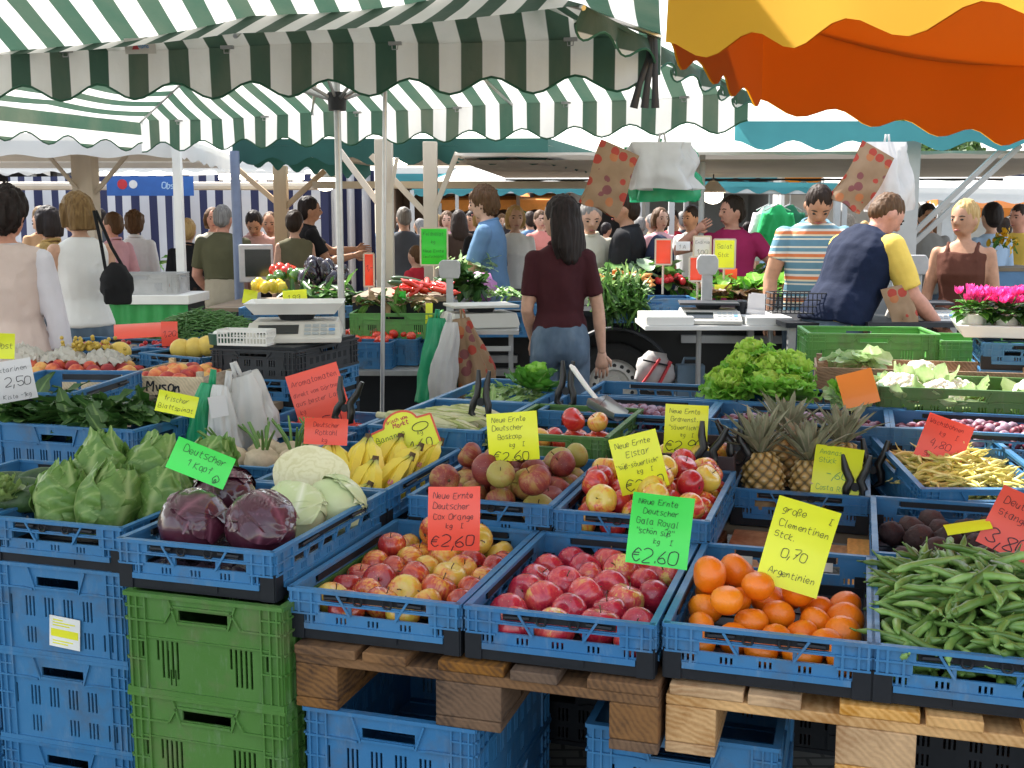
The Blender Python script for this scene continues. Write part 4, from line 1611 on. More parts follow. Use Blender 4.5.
def box_crate(label, loc, rotz, W, D, H, m, name='wooden_crate', text=None, group='wooden boxes', corner=True):
    t = thing(name, label, 'box', loc, rotz, group)
    T = .008
    for nm2, x0, x1, y0, y1 in (('side_board', -W / 2, W / 2, -D / 2, -D / 2 + T), ('side_board', -W / 2, W / 2, D / 2 - T, D / 2), ('end_board', -W / 2, -W / 2 + T, -D / 2 + T, D / 2 - T), ('end_board', W / 2 - T, W / 2, -D / 2 + T, D / 2 - T)):
        b = MB()
        b.box(x0, x1, y0, y1, .01, H)
        b.build(nm2, m, t, bevel=.0015)
    if corner:
        for sx in (-1, 1):
            for sy in (-1, 1):
                b = MB()
                x, y = sx * (W / 2 - T - .012), sy * (D / 2 - T - .012)
                b.box(x - .0115, x + .0115, y - .0115, y + .0115, 0.011, H + .02)
                b.build('corner_post', m, t)
    b = MB()
    b.box(-W / 2 + T, W / 2 - T, -D / 2 + T, D / 2 - T, 0, .009)
    b.build('box_floor', m, t)
    if text:
        b = MB()
        write(b, text, -W * .36, H * .28, H * .48, .007, y0=-D / 2 - .001)
        b.build('lettering', INK, t)
    return t


def table(label, u0, u1, w0, w1, z, m):
    c = G((u0 + u1) / 2, (w0 + w1) / 2, GZ)
    t = thing('trestle_table', label, 'table', c, -GA)
    W, D = (u1 - u0) / 2, (w1 - w0) / 2
    b = MB()
    b.box(-W, W, -D, D, z - GZ - .03, z - GZ)
    b.build('tabletop', m, t)
    for sx in (-1, 1):
        for sy in (-1, 1):
            b = MB()
            b.bar((sx * (W - .08), sy * (D - .06), 0), (sx * (W - .08), sy * (D - .06), z - GZ - .031), .04, .04, up=(0, 1, 0))
            b.build('leg', STEEL, t)
    return t
# ================================================================== THE PLACE
cam = bpy.data.cameras.new('camera')
co = bpy.data.objects.new('camera', cam)
COL.objects.link(co)
co.location = (0, 0, CH)
co.rotation_euler = (PI / 2 - PITCH, 0, 0)
cam.sensor_width = 36
cam.lens = 36 * FPX / 1024
cam.clip_end = 500
cam.clip_start = .05
SC.camera = co
W = bpy.data.worlds.new('World')
SC.world = W
W.use_nodes = True
wn = W.node_tree.nodes
sky = wn.new('ShaderNodeTexSky')
sky.sky_type = 'NISHITA'
sky.sun_disc = False
SUN_EL, SUN_AZ = 52, -42      # azimuth from +Y towards +X: the sun stands behind the stalls, to the left
sky.sun_elevation = rad(SUN_EL)
sky.sun_rotation = rad(SUN_AZ)
sky.air_density = 1.4
sky.dust_density = 1.2
bg = wn['Background'] if 'Background' in wn else wn.new('ShaderNodeBackground')
bg.inputs[1].default_value = .15
hsw = wn.new('ShaderNodeHueSaturation')
hsw.inputs['Saturation'].default_value = .5
W.node_tree.links.new(sky.outputs[0], hsw.inputs['Color'])
W.node_tree.links.new(hsw.outputs[0], bg.inputs[0])
sl = bpy.data.lights.new('sun', 'SUN')
sl.energy = 4.4
sl.angle = rad(1.0)
sl.color = (1, .95, .87)
so = bpy.data.objects.new('sun', sl)
COL.objects.link(so)
sd = Vector((math.sin(rad(SUN_AZ)) * math.cos(rad(SUN_EL)), math.cos(rad(SUN_AZ)) * math.cos(rad(SUN_EL)), math.sin(rad(SUN_EL))))
so.rotation_euler = sd.to_track_quat('Z', 'Y').to_euler()
SC.view_settings.view_transform = 'Standard'
SC.view_settings.look = 'None'
SC.view_settings.exposure = 1.62
SC.cycles.max_bounces = 8
SC.cycles.use_denoising = True

# paving -----------------------------------------------------------
k = NT('stone paving')
tc = k.n.new('ShaderNodeTexCoord')
br = k.n.new('ShaderNodeTexBrick')
br.inputs['Scale'].default_value = 5
br.inputs['Color1'].default_value = (.15, .145, .135, 1)
br.inputs['Color2'].default_value = (.11, .105, .10, 1)
br.inputs['Mortar'].default_value = (.05, .048, .045, 1)
br.inputs['Mortar Size'].default_value = .03
k.l(tc.outputs['Object'], br.inputs['Vector'])
hs = k.n.new('ShaderNodeHueSaturation')
k.l(br.outputs[0], hs.inputs['Color'])
k.l(k.mathn('ADD', k.mathn('MULTIPLY', k.noise(1.2, 5), .8), .55), hs.inputs['Value'])
k.l(hs.outputs[0], k.b.inputs['Base Color'])
k.b.inputs['Roughness'].default_value = .85
m = MB()
m.sheet(4, 4, lambda a, b: Vector(((a - .5) * 500, (b - .5) * 500, GZ)))
tag(m.build('ground', k.m), kind='structure')

# parasols ----------------------------------------------------------
phA, phB = rad(8), rad(23.4)
dA, dB = Vector((math.sin(phA), math.cos(phA))), Vector((math.sin(phB), math.cos(phB)))
cornerA = Vector((.66, 5.12))
wA = Vector((math.cos(phA), -math.sin(phA)))
LA, DA = 8.0, 4.0
cA = cornerA - wA * LA / 2 - dA * DA / 2
parasol('striped_parasol', 'green and white striped parasol nearest the camera, filling the top left', cA, -phA, LA, DA, 2.44, 3.60, .245, F_STRIPE, F_STRIPE_V, .38, .075, run_z=2.2, nx=5, side_h=0, group='striped market parasols')
cornerB = Vector((1.46, 7.1))
wB = Vector((math.cos(phB), -math.sin(phB)))
LB, DB = 4.77, 3.0
cB = cornerB - wB * LB / 2 - dB * DB / 2
parasol('striped_parasol', 'green and white striped parasol further back on the pole behind the tomatoes', cB, -phB, LB, DB, 2.42, 3.20, .245, F_STRIPE, F_STRIPE_V, .38, .075, run_z=2.30, nx=3, px_=.36, pole_r=.02, side_h=.11, group='striped market parasols')
octo_parasol('yellow orange parasol with wavy valance at the top right corner', (1.97, 2.68), 1.23, PI - rad(21.8), 2.28, 2.83, .30, .10, -.04, (.365, 2.66))
# black strap bundle hanging from the corner of the near parasol
c = Vector((cornerA.x - .04, cornerA.y, 2.42))
t = thing('strap_bundle', 'black straps tied to the right corner of the near striped parasol', 'straps', c)
for i in range(3):
    m = MB()
    x = (i - 1) * .022
    m.tube([(x * .3, 0, .04), (x * .6, -.01, -.08), (x * 1.6 - .02, -.015, -.20), (x * 2.2 - .03, -.01, -.30)], [(.014, .006)] * 3 + [(.018, .006)], 6)
    m.build('strap', BLACKM, t, 60)
m = MB()
c = at(144, 46, 4.98)
m.box(-.075, .075, 0, .002, -.035, .035)
o = tag(m.build('parasol_label', mat('label cloth', (.55, .53, .48), .7), loc=at(140, 46, 5.33) , rot=(rad(8), 0, -phA)), 'small pale maker label sewn inside the near striped valance', 'label')
m = MB()
m.slab([(-.04, -.015), (-.005, -.015), (-.022, .022)], -.0012, -.0002)
m.build('red_mark', mat('red print', (.5, .05, .06), .6), o)
m = MB()
write(m, 'Alpha', -.012, -.008, .016, .003, y0=-.001)
m.build('lettering', mat('blue print', (.08, .25, .5), .6), o)

# left white tent -----------------------------------------------------
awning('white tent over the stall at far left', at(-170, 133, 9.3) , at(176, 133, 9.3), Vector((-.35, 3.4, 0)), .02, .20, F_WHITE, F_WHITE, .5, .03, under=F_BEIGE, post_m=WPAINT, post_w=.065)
frame_post('beige timber post between the women at the left', 88, 10.6, .19, 2.28, BPAINT, name='timber_post', braces=[(1.85, -.22, -.3, 2.25, .03), (1.80, .40, .0, 2.25, .035)])
t = thing('stall_counter', 'white topped counter with green skirt under the left tent', 'counter', at(145, 300, 8.9) * 1.0)
t.location.z = GZ
ct = 1.07 - GZ
m = MB(); m.box(-.42, .42, -.25, .35, ct - .07, ct); m.build('countertop', WPAINT, t, bevel=.004)
m = MB()
m.sheet(40, 4, lambda a, v: Vector(((a - .5) * .80, -.22 + .012 * math.sin(a * 40), (ct - .072) * v)))
m.build('skirt', mat('green plastic skirt', (.03, .30, .07), .5, .15, 6), t, 60)
m = MB(); m.box(-.38, .38, -.19, .33, .02, ct - .08); m.build('counter_body', GREYP, t)
cc = at(146, 294, 8.95)
o = crate('grey', Vector((cc.x, 8.95, 1.072)), PI / 2 + .05, 'grey slatted crate on the white and green counter')

# dark green awning over the middle stall -------------------------------
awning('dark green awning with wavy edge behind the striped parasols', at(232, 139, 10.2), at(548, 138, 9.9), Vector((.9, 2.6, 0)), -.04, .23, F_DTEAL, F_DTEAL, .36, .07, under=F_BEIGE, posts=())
frame_post('thick beige post in the middle with wooden braces', 385, 9.4, .14, 2.30, BPAINT, name='timber_post', braces=[(1.72, -.42, .3, 2.25, .05), (1.60, .12, -.1, 2.15, .03)])
frame_post('pale wooden post behind the green price board', 431, 9.9, .12, 2.32, BPAINT, name='timber_post', braces=[(1.66, -.50, -.1, 2.2, .05), (1.66, .24, -.1, 2.22, .045)])
frame_post('slim bare wooden post beside the man in the grey vest', 282, 11.5, .13, 2.2, mat('bare timber', (.50, .36, .22), .8, .15, 8, stretch=(1, 1, .15)), name='timber_post', braces=[(1.75, .45, 0, 2.15, .05), (1.8, -.5, .2, 2.2, .05)])
frame_post('blue grey metal pole behind the man in the olive polo', 237, 10.0, .085, 2.25, BLUEPOLE, round_=True)
frame_post('slender leaning metal pole in front of the tomato crates', 376, 5.6, .022, 2.25, METAL, lean=.055, round_=True)
# long beam and ceiling lights
t = thing('ceiling_beam', 'long beige beam under the dark green awning', 'beam', at(465, 185, 11.2), rad(-1), 'beams of the stalls')
m = MB(); m.box(-1.5, 1.5, -.04, .04, -.035, .035); m.build('beam', BPAINT, t, bevel=.004)
LAMPM = mat('lit lamp', (1, .93, .78), .5, emit=5, tcol=(1, .9, .7))
def tube_lamp(label, px0, px1, py, Y, cat='lamp'):
    a, b = at(px0, py, Y), at(px1, py, Y)
    t = thing('strip_lamp', label, cat, (a + b) / 2, 0, 'lamps in the stalls')
    L = (b - a).length / 2
    m = MB(); m.box(-L, L, -.05, .05, .03, .07); m.build('fitting', WPAINT, t)
    m = MB(); m.tube([(-L * .97, 0, 0), (L * .97, 0, 0)], .032, 10); m.build('tube', LAMPM, t, 40)
tube_lamp('bright strip lamp above the striped wall', 218, 305, 177, 13)
def bulb(label, px, py, Y, r):
    c = at(px, py, Y)
    t = thing('hanging_lamp', label, 'lamp', c, 0, 'lamps in the stalls')
    m = MB(); m.lathe([(r * .3, r * 1.5), (r * .5, r * 1.4), (r * 1.25, r * .55), (r * 1.3, r * .35), (r * .9, r * .3)], 16); m.build('lamp_shade', BPAINT, t, 40)
    m = MB(); m.ball((0, 0, 0), r * 1.05, r * 1.05, r * .8); m.build('bulb', LAMPM, t, 180)
    m = MB(); m.tube([(0, 0, r * 1.5), (0, 0, r * 1.5 + .25)], .008, 5); m.build('cord', BLACKM, t)
bulb('round glowing lamp above the man in the magenta shirt', 713, 196, 11.5, .10)
bulb('square glowing lamp under the dark green awning', 398, 158, 10.6, .11)
bulb('dim hanging lamp beside the striped wall', 325, 182, 12.2, .12)
# striped wall
F_BW = attr_mat('blue and white striped cloth', 'stripe', [(0, (.50, .50, .52)), (.5, (.50, .50, .52)), (.52, (.018, .022, .07)), (1, (.018, .022, .07))], .85, .0, .12, 2, 0, interp='CONSTANT', frac=.26)
m = MB()
x0, x1 = at(10, 226, 15.2).x, at(345, 226, 14.2).x
def wallf(a, v):
    x = x0 + (x1 - x0) * a
    s = x * 1.0
    return Vector((x, 15.2 - a * 1.0 + .07 * math.sin(x * 9 + .5 * math.sin(x * 3)) * (1 - .6 * v), .9 + 1.35 * v))
m.sheet(160, 6, wallf, 0, lambda a, v: a * (x1 - x0) * 1.12 + 40)
o = m.build('curtain', F_BW, smooth=180, attr='stripe'); tag(o, 'blue and white striped cloth wall behind the far left stalls', 'curtain')
o['label'] = 'blue and white striped cloth wall behind the far left stalls'
m = MB()
for (px, w_) in ((352, .5), (372, .4)):
    pass
for lab, px, Y, w_ in (('narrow dark blue striped curtain beside the middle post', 352, 13.4, .55),):
    c = at(px, 226, Y)
    m = MB()
    m.sheet(30, 6, lambda a, v: Vector(((a - .5) * w_, .05 * math.sin(a * 22), -.85 + 1.5 * v)), 0, lambda a, v: a * w_ * 1.4 + 40)
    tag(m.build('curtain', F_BW, smooth=180, attr='stripe', loc=c), lab, 'curtain')
# rail over the striped wall, blue banner
t = thing('ceiling_beam', 'white rail above the blue and white striped wall', 'beam', at(250, 186, 14.0), 0, 'beams of the stalls')
m = MB(); m.tube([(-3.2, 0, 0), (1.6, 0, 0)], .05, 8); m.build('rail', BPAINT, t, 40)
t = thing('banner', 'blue banner with round red and white marks above the shoppers', 'banner', at(150, 186, 13.6))
m = MB(); m.box(-.52, .52, 0, .01, -.115, .115); m.build('banner_sheet', mat('blue banner', (.02, .10, .36), .6), t)
for x, c_ in ((-.33, (.45, .02, .03)), (-.20, (.65, .65, .65))):
    m = MB(); m.tube([(x, -.004, .02), (x, -.0005, .02)], .06 if x < -.3 else .05, 16); m.build('round_mark', mat('banner mark %g' % x, c_, .6), t)
m = MB(); write(m, 'Obst', .14, -.03, .07, .011); m.build('lettering', mat('pale blue print', (.35, .5, .7), .6), t)

# middle distance awnings ------------------------------------------------
awning('white awning with teal edge above the distant crowd', at(412, 186, 19.5), at(640, 184, 19), Vector((.6, 4, 0)), .5, .18, F_WHITE, F_TEAL, .34, .06, post_m=GPAINT, group='awnings further back')
awning('teal edged awning above the man in the magenta shirt', at(672, 181, 14.0), at(838, 183, 13.6), Vector((.8, 4, 0)), .10, .14, F_WHITE, F_TEAL, .30, .05, under=mat('grey roof lining', (.30, .30, .29), .8), post_m=GPAINT, group='awnings further back')
awning('white tent roof behind the woman in the brown top', at(845, 186, 15.5), at(1100, 190, 15.0), Vector((.8, 4, 0)), .35, .20, F_WHITE, F_WHITE, .4, .04, post_m=GPAINT, group='awnings further back')
awning('plain white awning at the far right edge', at(940, 204, 21), at(1120, 206, 21), Vector((.8, 4, 0)), .5, .26, F_WHITE, F_WHITE, .4, .04, post_m=GPAINT, group='awnings further back')
awning('white market tent far behind the shoppers at left', at(-60, 160, 17.5), at(330, 158, 18.5), Vector((0, 3.5, 0)), .5, .22, F_WHITE, F_WHITE, .4, .04, post_m=GPAINT, group='awnings further back')
awning('orange brown stall roof in the far middle', at(440, 200, 25), at(560, 200, 25), Vector((.5, 3, 0)), .3, .25, mat('orange canvas', (.7, .25, .04), .8, trans=.3), mat('orange canvas', (.7, .25, .04), .8), .35, .05, post_m=GPAINT, group='awnings further back')
awning('white tent roof in the far centre', at(560, 192, 27), at(720, 192, 27), Vector((.5, 4, 0)), .6, .3, F_WHITE, F_WHITE, .4, .05, post_m=GPAINT, group='awnings further back')
awning('orange awning over the flower stall at far right', at(965, 208, 17.0), at(1090, 208, 17.0), Vector((.5, 3, 0)), .3, .16, MATS['orange canvas'], MATS['orange canvas'], .35, .05, post_m=GPAINT, group='awnings further back')
# teal awning and trailer roof at right
awning('long teal awning under the orange parasol at right', at(735, 121, 8.4), at(1100, 121, 8.1), Vector((.35, .9, 0)), .05, .21, F_TEAL, F_TEAL, .42, .07, posts=(), sideval=False)
awning('flat beige trailer roof over the right hand counter', at(455, 153, 9.5), at(1120, 150, 8.9), Vector((.4, 3.0, 0)), -.02, .03, F_WHITED, F_BEIGE, .5, .01, under=F_BEIGE, posts=(), rear=F_BLACKC, name='trailer_roof', cat='roof')
t = thing('ceiling_beam', 'grey beam across the right stall under the trailer roof', 'beam', at(850, 168, 11.3), rad(-2), 'beams of the stalls')
m = MB(); m.box(-2.0, 2.4, -.04, .04, -.05, .05); m.build('beam', GPAINT, t, bevel=.004)
frame_post('thick pale post behind the man in the navy vest', 904, 8.6, .15, 2.23, GPAINT, name='timber_post', braces=[(1.48, .60, -.3, 2.18, .035), (1.40, .70, -.32, 2.18, .035)])
frame_post('thin grey pole beside the tall scale', 701, 9.6, .05, 2.2, GPAINT, round_=True)
frame_post('far grey post behind the blond woman in brown', 946, 15.6, .18, 2.1, GPAINT, name='timber_post')
# booths that close the view behind the crowd
def booth(label, px0, px1, Y, h, wm, rm, awn):
    a, b = at(px0, 226, Y), at(px1, 226, Y)
    t = thing('market_booth', label, 'booth', ((a.x + b.x) / 2, Y, GZ), 0, 'booths round the market')
    w = (b.x - a.x) / 2
    m = MB(); m.box(-w, w, 1.8, 1.9, 0, h); m.box(-w, -w + .08, 0, 1.8, 0, h); m.box(w - .08, w, 0, 1.8, 0, h); m.build('wall', wm, t)
    m = MB(); m.box(-w + .08, w - .08, .1, .6, 0, 1.0); m.build('counter', wm, t)
    m = MB(); m.slab([(-w - .15, h), (w + .15, h), (w, h + .25), (-w, h + .25)], -.3, 2.0); m.build('roof', rm, t)
    m = MB(); scallop(m, (-w, -.32, h + .12), (w, -.32, h + .12), .3, .4, .07, hem=None); m.build('valance', awn, t, 60)
    for i in range(int(w * 2.2)):
        x = -w + .3 + i * .42
        if x > w - .3: break
        m = MB(); m.box(x - .16, x + .16, 1.55, 1.78, 1.0 + .28 * (i % 3), 1.22 + .28 * (i % 3)); m.build('goods', (F_ORA, F_WHITED, F_DTEAL, F_NAVY, MATS['bare timber'])[(i * 7) % 5], t)
BW = mat('brown stained boards', (.14, .085, .05), .8, .3, 4, stretch=(1, 1, .2)); BG = mat('grey booth panel', (.24, .23, .21), .7, .1, 3); BD = mat('dark booth panel', (.05, .045, .045), .7, .1, 3)
booth('dark brown booth with teal valance behind the crowd', 392, 520, 24.5, 2.5, BW, F_WHITED, F_TEAL)
booth('nearly black booth beyond the grey haired woman', 530, 640, 26, 2.5, BD, F_WHITED, F_NAVY)
booth('grey booth behind the clothes stall', 645, 772, 21, 2.5, BG, F_WHITED, F_TEAL)
booth('brown booth beyond the striped man', 780, 905, 25, 2.6, F_WHITED, F_WHITED, F_ORA)
booth('grey booth far behind the blond woman', 912, 1090, 27, 2.6, F_WHITED, F_WHITED, F_NAVY)
booth('dark booth behind the far left stall', -80, 60, 21, 2.6, BD, F_WHITED, F_WHITE)
# a tree beyond the roofs
def tree(label, x, y, h, r, seed):
    rr = random.Random(seed)
    t = thing('broadleaf_tree', label, 'tree', (x, y, GZ), 0, 'trees beyond the market')
    m = MB()
    m.tube([(0, 0, 0), (.1, 0, h * .3), (.05, .1, h * .6)], [.28, .2, .12], 10)
    for i in range(6):
        a = i * 1.05
        m.tube([(.05, 0, h * .38 + i * .2), (math.cos(a) * r * .35, math.sin(a) * r * .35, h * .55 + .2 * i), (math.cos(a) * r * .7, math.sin(a) * r * .7, h * .68 + .2 * i)], [.09, .06, .02], 6)
    m.build('trunk', mat('tree bark', (.10, .075, .05), .9, .3, 10), t, 60)
    m = MB()
    cl = [(Vector((rr.gauss(0, .5) * r, rr.gauss(0, .5) * r, h * .7 + rr.gauss(0, .18) * h * .6)), rr.uniform(.25, .5) * r) for _ in range(26)]
    for i in range(5200):
        c, q = rr.choice(cl)
        p = c + Vector((rr.gauss(0, 1), rr.gauss(0, 1), rr.gauss(0, .8))).normalized() * q * rr.uniform(.5, 1)
        a = Vector((rr.gauss(0, 1), rr.gauss(0, 1), rr.gauss(0, 1))).normalized() * .16
        b = a.cross(Vector((rr.gauss(0, 1), rr.gauss(0, 1), rr.gauss(0, 1)))).normalized() * .11
        m.add([p - a, p + b, p + a, p - b], [(0, 1, 2, 3)])
    m.build('crown', mat('tree foliage', (.07, .13, .03), .6, .35, 3, trans=.3), t)
tree('leafy green tree above the white tents in the centre', 1.5, 44, 3.9, 1.8, 3)
tree('leafy green tree above the far right tents', 17, 48, 5.5, 2.4, 5)
# ================================================================== THE STAND
pallet(-1.145, 2.095, .70, WOODD, 'weathered brown pallet under the two red apple crates')
pallet(-.335, 2.118, .70, WOODL, 'fresh pale pallet under the clementine and green bean crates')
for nm_, u_, w_ in (('left', -1.13, 2.78), ('right', -.73, 2.78)):
    pass
T1M = mat('table boards', (.20, .15, .10), .8, .2, 5)
gcrate('shade', -.95, 2.80, .36, 'dark crate added to block light behind the blue crate under the brown pallet')  # these three black crates are added to keep light from under the pallets
gcrate('shade', -.55, 2.95, .36, 'dark crate added to block light between the pallets', 'u')
gcrate('shade', -.05, 2.95, .50, 'dark crate added to block light under the pale pallet', 'u')
table('low trestle table carrying the second row of crates', -2.15, 1.25, 3.36, 4.70, .70, T1M)
table('higher trestle table carrying the salad boxes at the back right', -.33, 1.9, 4.78, 6.35, .89, T1M)
# front row
gcrate('deep', -1.13, 2.10, .555, 'deep blue crate on the ground under the brown pallet')
gcrate('deep', -1.13, 2.10, .32, 'lower blue crate hidden beneath the one under the brown pallet')
gcrate('deep', -.515, 2.20, .555, 'deep blue crate under the gap between the two pallets')
gcrate('deep', -.515, 2.20, .32, 'lower blue crate beneath the gap between the two pallets')
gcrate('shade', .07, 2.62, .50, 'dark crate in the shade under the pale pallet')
o, c2, h = gcrate('low', -1.166, 2.11, .82, 'low blue crate of red and yellow apples at the left end of the pallets')
CX = {'c2': (c2, h)}
for key, u, w, z, lab in (('c3', -.757, 2.11, .82, 'low blue crate of deep red apples beside the clementines'), ('c4', -.345, 2.13, .82, 'low blue crate of clementines on the pale pallet'),
                          ('c5', .053, 2.13, .82, 'low blue crate heaped with green beans at the right front'), ('pear', -1.135, 2.72, .885, 'low blue crate heaped with dull russet apples'),
                          ('els', -.73, 2.725, .875, 'low blue crate heaped with red and yellow apples in the second row'), ('beet', .058, 2.745, .825, 'low blue crate of beetroots behind the green beans'),
                          ('cab', -1.585, 2.09, .90, 'low blue crate holding the red and white cabbages'), ('ban', -1.585, 2.70, .90, 'low blue crate of bananas behind the white cabbage half'),
                          ('s1', -2.07, 2.225, .88, 'low blue crate of pointed cabbages at the left edge'), ('cel', -2.03, 2.86, .898, 'low blue crate of celeriac behind the red cabbages'),
                          ('pine', -.345, 3.34, .82, 'low blue crate holding the pineapples')):
    o, c, h = gcrate('low', u, w, z, lab)
    CX[key] = (c, h)
    if key in ('c4', 'pear', 'c5'):
        for x_ in ((-.10, .09) if key == 'c4' else (.11,)):
            m = MB(); m.box(x_ - .022, x_ + .022, .2855, .2865, .068, .090)
            m.build('label_sticker', mat('paper label', (.62, .58, .52), .6, .1, 30), o)
# blocks that raise the second row on the pallets: short boards belonging to the brown pallet
m = MB()
for u in (-1.10, -.80, -.70, -.40):
    g0 = G(u, 3.0, .70)
    m.T = Matrix.Translation(g0) @ Matrix.Rotation(-GA, 4, 'Z')
    m.box(-.03, .03, -.2, .25, .003, .060)
tag(m.build('support_battens', WOODD), 'wooden battens lying on the brown pallet under the second row', 'battens')
# left stacks
for i, lab in enumerate(('top green crate under the cabbage crate', 'middle green crate in the stack under the cabbages', 'bottom green crate in the stack under the cabbages')):
    gcrate('green', -1.555, 2.065, .787 - .235 * i, lab)
for i, lab in enumerate(('deep blue crate with a white and yellow sticker under the pointed cabbages', 'second deep blue crate down in the left edge stack', 'lowest deep blue crate in the left edge stack')):
    o, c, h = gcrate('deep', -2.07, 2.225, .767 - .2352 * i, lab)
    if i == 0:
        m = MB(); m.box(-.045, .045, 0, .0012, -.045, .035)
        st = m.build('sticker', mat('white sticker', (.75, .74, .70), .5), o, loc=(.02, -.3045, .072), rot=(0, rad(4), 0))
        m = MB(); m.box(-.04, .04, -.0006, -.0001, -.018, .002); [m.box(-.035, -.035 + w_, -.0006, -.0001, z_, z_ + .003) for w_, z_ in ((.05, .010), (.065, .017), (.03, .024), (.06, -.030), (.045, -.037))]; m.build('yellow_print', mat('yellow print', (.75, .72, .02), .5), st)
for i in range(3):
    gcrate('deep', -1.585, 2.72, .785 - .235 * i, ('top', 'middle', 'bottom')[i] + ' blue crate in the hidden stack under the bananas')
    gcrate('deep', -2.03, 2.88, .783 - .235 * i, ('top', 'middle', 'bottom')[i] + ' blue crate in the hidden stack under the celeriac')
    pass
KINDS['tray'] = (DGREEN, DGREEN, .175, .6, .4, True, 'produce_crate')
KINDS['spin'] = (BLUE, BLUE, .235, .6, .32, True, 'stacking_crate')
for i in range(2):
    gcrate('spin', -2.79, 3.00, .955 - .235 * i, ('deep blue crate of spinach at the left edge', 'second blue crate under the spinach crate')[i], 'u')
gcrate('tray', -2.79, 2.97, .484, 'lower green crate under the spinach stack', 'u')
gcrate('tray', -2.79, 2.97, .309, 'green crate near the ground under the spinach stack', 'u')
# second and third rows on the table
gcrate('half', -1.13, 3.37, .945, 'green crate numbered 16 with a few red apples', rot=0)
KINDS['corn'] = KINDS['deep']
gcrate('deep', -1.545, 3.37, .945, 'deep blue crate of corn cobs in husks')
gcrate('deep', -1.545, 3.98, .945, 'deep blue crate of flat pale green leaves behind the corn')
KINDS['tom'] = (BLUE, BLUE, .20, .4, .3, True, 'produce_crate')
gcrate('tom', -2.05, 3.52, .905, 'small blue box of tomatoes behind the celeriac', 'u')
KINDS['yb'] = (BLUE, BLUE, .15, .6, .4, True, 'produce_crate')
o, cyb, hyb = gcrate('yb', .10, 3.42, .853, 'tilted blue crate of yellow beans', 'w', rot=rad(16))
o.rotation_euler = (rad(7), 0, o.rotation_euler.z)
o.location.z += .035
KINDS['dark'] = (GREYP, GREYP, .125, .6, .4, False, 'lidded_crate')
for i, (u, lab) in enumerate(((-1.09, 'left'), (-.485, 'middle'), (.12, 'right'))):
    gcrate('dark', u, 3.845, .827, 'dark grey crate under the %s plum crate' % lab, 'u')
    o, c, h = gcrate('low', u, 3.84, .942, ('blue plum crate with the steel scoop', 'middle blue plum crate behind the pineapples', 'right blue plum crate behind the yellow beans')[i], 'u')
    CX['plum%d' % i] = (c, h)
gcrate('dark', -1.03, 4.25, .827, 'dark grey crate under the nearly empty blue crate', 'u')
gcrate('low', -1.03, 4.25, .945, 'nearly empty blue crate behind the scoop', 'u')
gcrate('dark', -.42, 4.25, .827, 'dark grey crate under the big lettuces', 'u')
gcrate('low', -.42, 4.25, .945, 'blue crate under the heap of bright green lettuces', 'u')
gcrate('low', .20, 4.27, .838, 'blue crate under the green cauliflower crate', 'u')
o, ccf, hcf = gcrate('tray', .085, 4.27, 1.02, 'dark green crate of pale cauliflowers at the right', 'u')
o, ccf2, hcf = gcrate('tray', .69, 4.27, 1.02, 'second dark green cauliflower crate at the right edge', 'u')
# back right: bright green crates, wooden box, blue stack
box_crate('wooden box with a white rim in front of the bright green crates', G(.25, 4.98, .89), -GA + rad(3), .84, .36, .13, WOODG)
for i, (u, w, z) in enumerate(((-.26, 5.50, 1.10), (.335, 5.56, 1.075))):
    gcrate('lgreen', u, w, z, ('bright green crate behind the lettuces', 'bright green crate beside the navy vest man')[i], 'u', rot=rad(10))
gcrate('low', -.26, 5.50, .93 + .0, 'low crate under the bright green crate', 'u', rot=rad(10))
for i in range(2):
    gcrate('low', .50, 5.02, .892 + .1135 * (i + 1), ('lower', 'upper')[i] + ' blue crate in the stack below the pink flowers', 'u')
    gcrate('low', 1.11, 5.02, .892 + .1135 * (i + 1), ('lower', 'upper')[i] + ' blue crate at the right edge below the pink flowers', 'u')

# ------------------------------------------------------------------ fruit in the front rows
c, h = CX['c2']
in_crate([apple_mesh('apple', F_COX, .0395, seed=i) for i in range(3)], 'apple', 'red and yellow apple in the left front crate', 'apple', 'apples in the left front crate', c, h, 36, .0395, mound=.02, seed=3, flat=.8, layers=1.4)
c, h = CX['c3']
in_crate([apple_mesh('apple', F_GALA, .043, squash=.95, seed=10 + i) for i in range(3)], 'apple', 'deep red apple in the crate with the green price card', 'apple', 'deep red apples beside the clementines', c, h, 25, .043, mound=.02, seed=5, flat=.8, layers=1.0, floor=.012)
c, h = CX['c4']
clem = []
for i in range(3):
    clem.append(apple_mesh('clementine', F_CLEM, .0385, squash=.86, dim=.10, seed=20 + i, stem=False))
in_crate(clem, 'clementine', 'orange clementine in the crate with the big yellow price card', 'clementine', 'clementines on the pale pallet', c, h, 28, .0390, seed=8, flat=.6, layers=2.0, hw=(.182, .20), off=(0, -.075), floor=.018, mound=.03, mc=(-.12, .10))
c, h = CX['pear']
in_crate([apple_mesh('apple', F_BOSK, .0445, squash=.86, seed=30 + i) for i in range(3)], 'apple', 'dull russet apple in the heaped second row crate', 'apple', 'russet apples in the second row', c, h, 38, .045, mound=.055, seed=9, flat=.8, layers=1.8)
c, h = CX['els']
in_crate([apple_mesh('apple', F_ELSTAR, .041, squash=.9, seed=40 + i) for i in range(4)], 'apple', 'red and yellow apple in the heaped crate behind the deep red ones', 'apple', 'red and yellow apples in the second row', c, h, 50, .041, mound=.055, seed=12, flat=.8, layers=1.8)
in_crate([apple_mesh('apple', F_RED2, .040, seed=50)], 'apple', 'bright red apple in the green crate numbered 16', 'apple', 'apples in the green crate', G(-.93, 3.67, .705), .24, 8, .042, seed=4, flat=.4, hw=(.14, .085), off=(.03, -.12), floor=.150, layers=1.0)
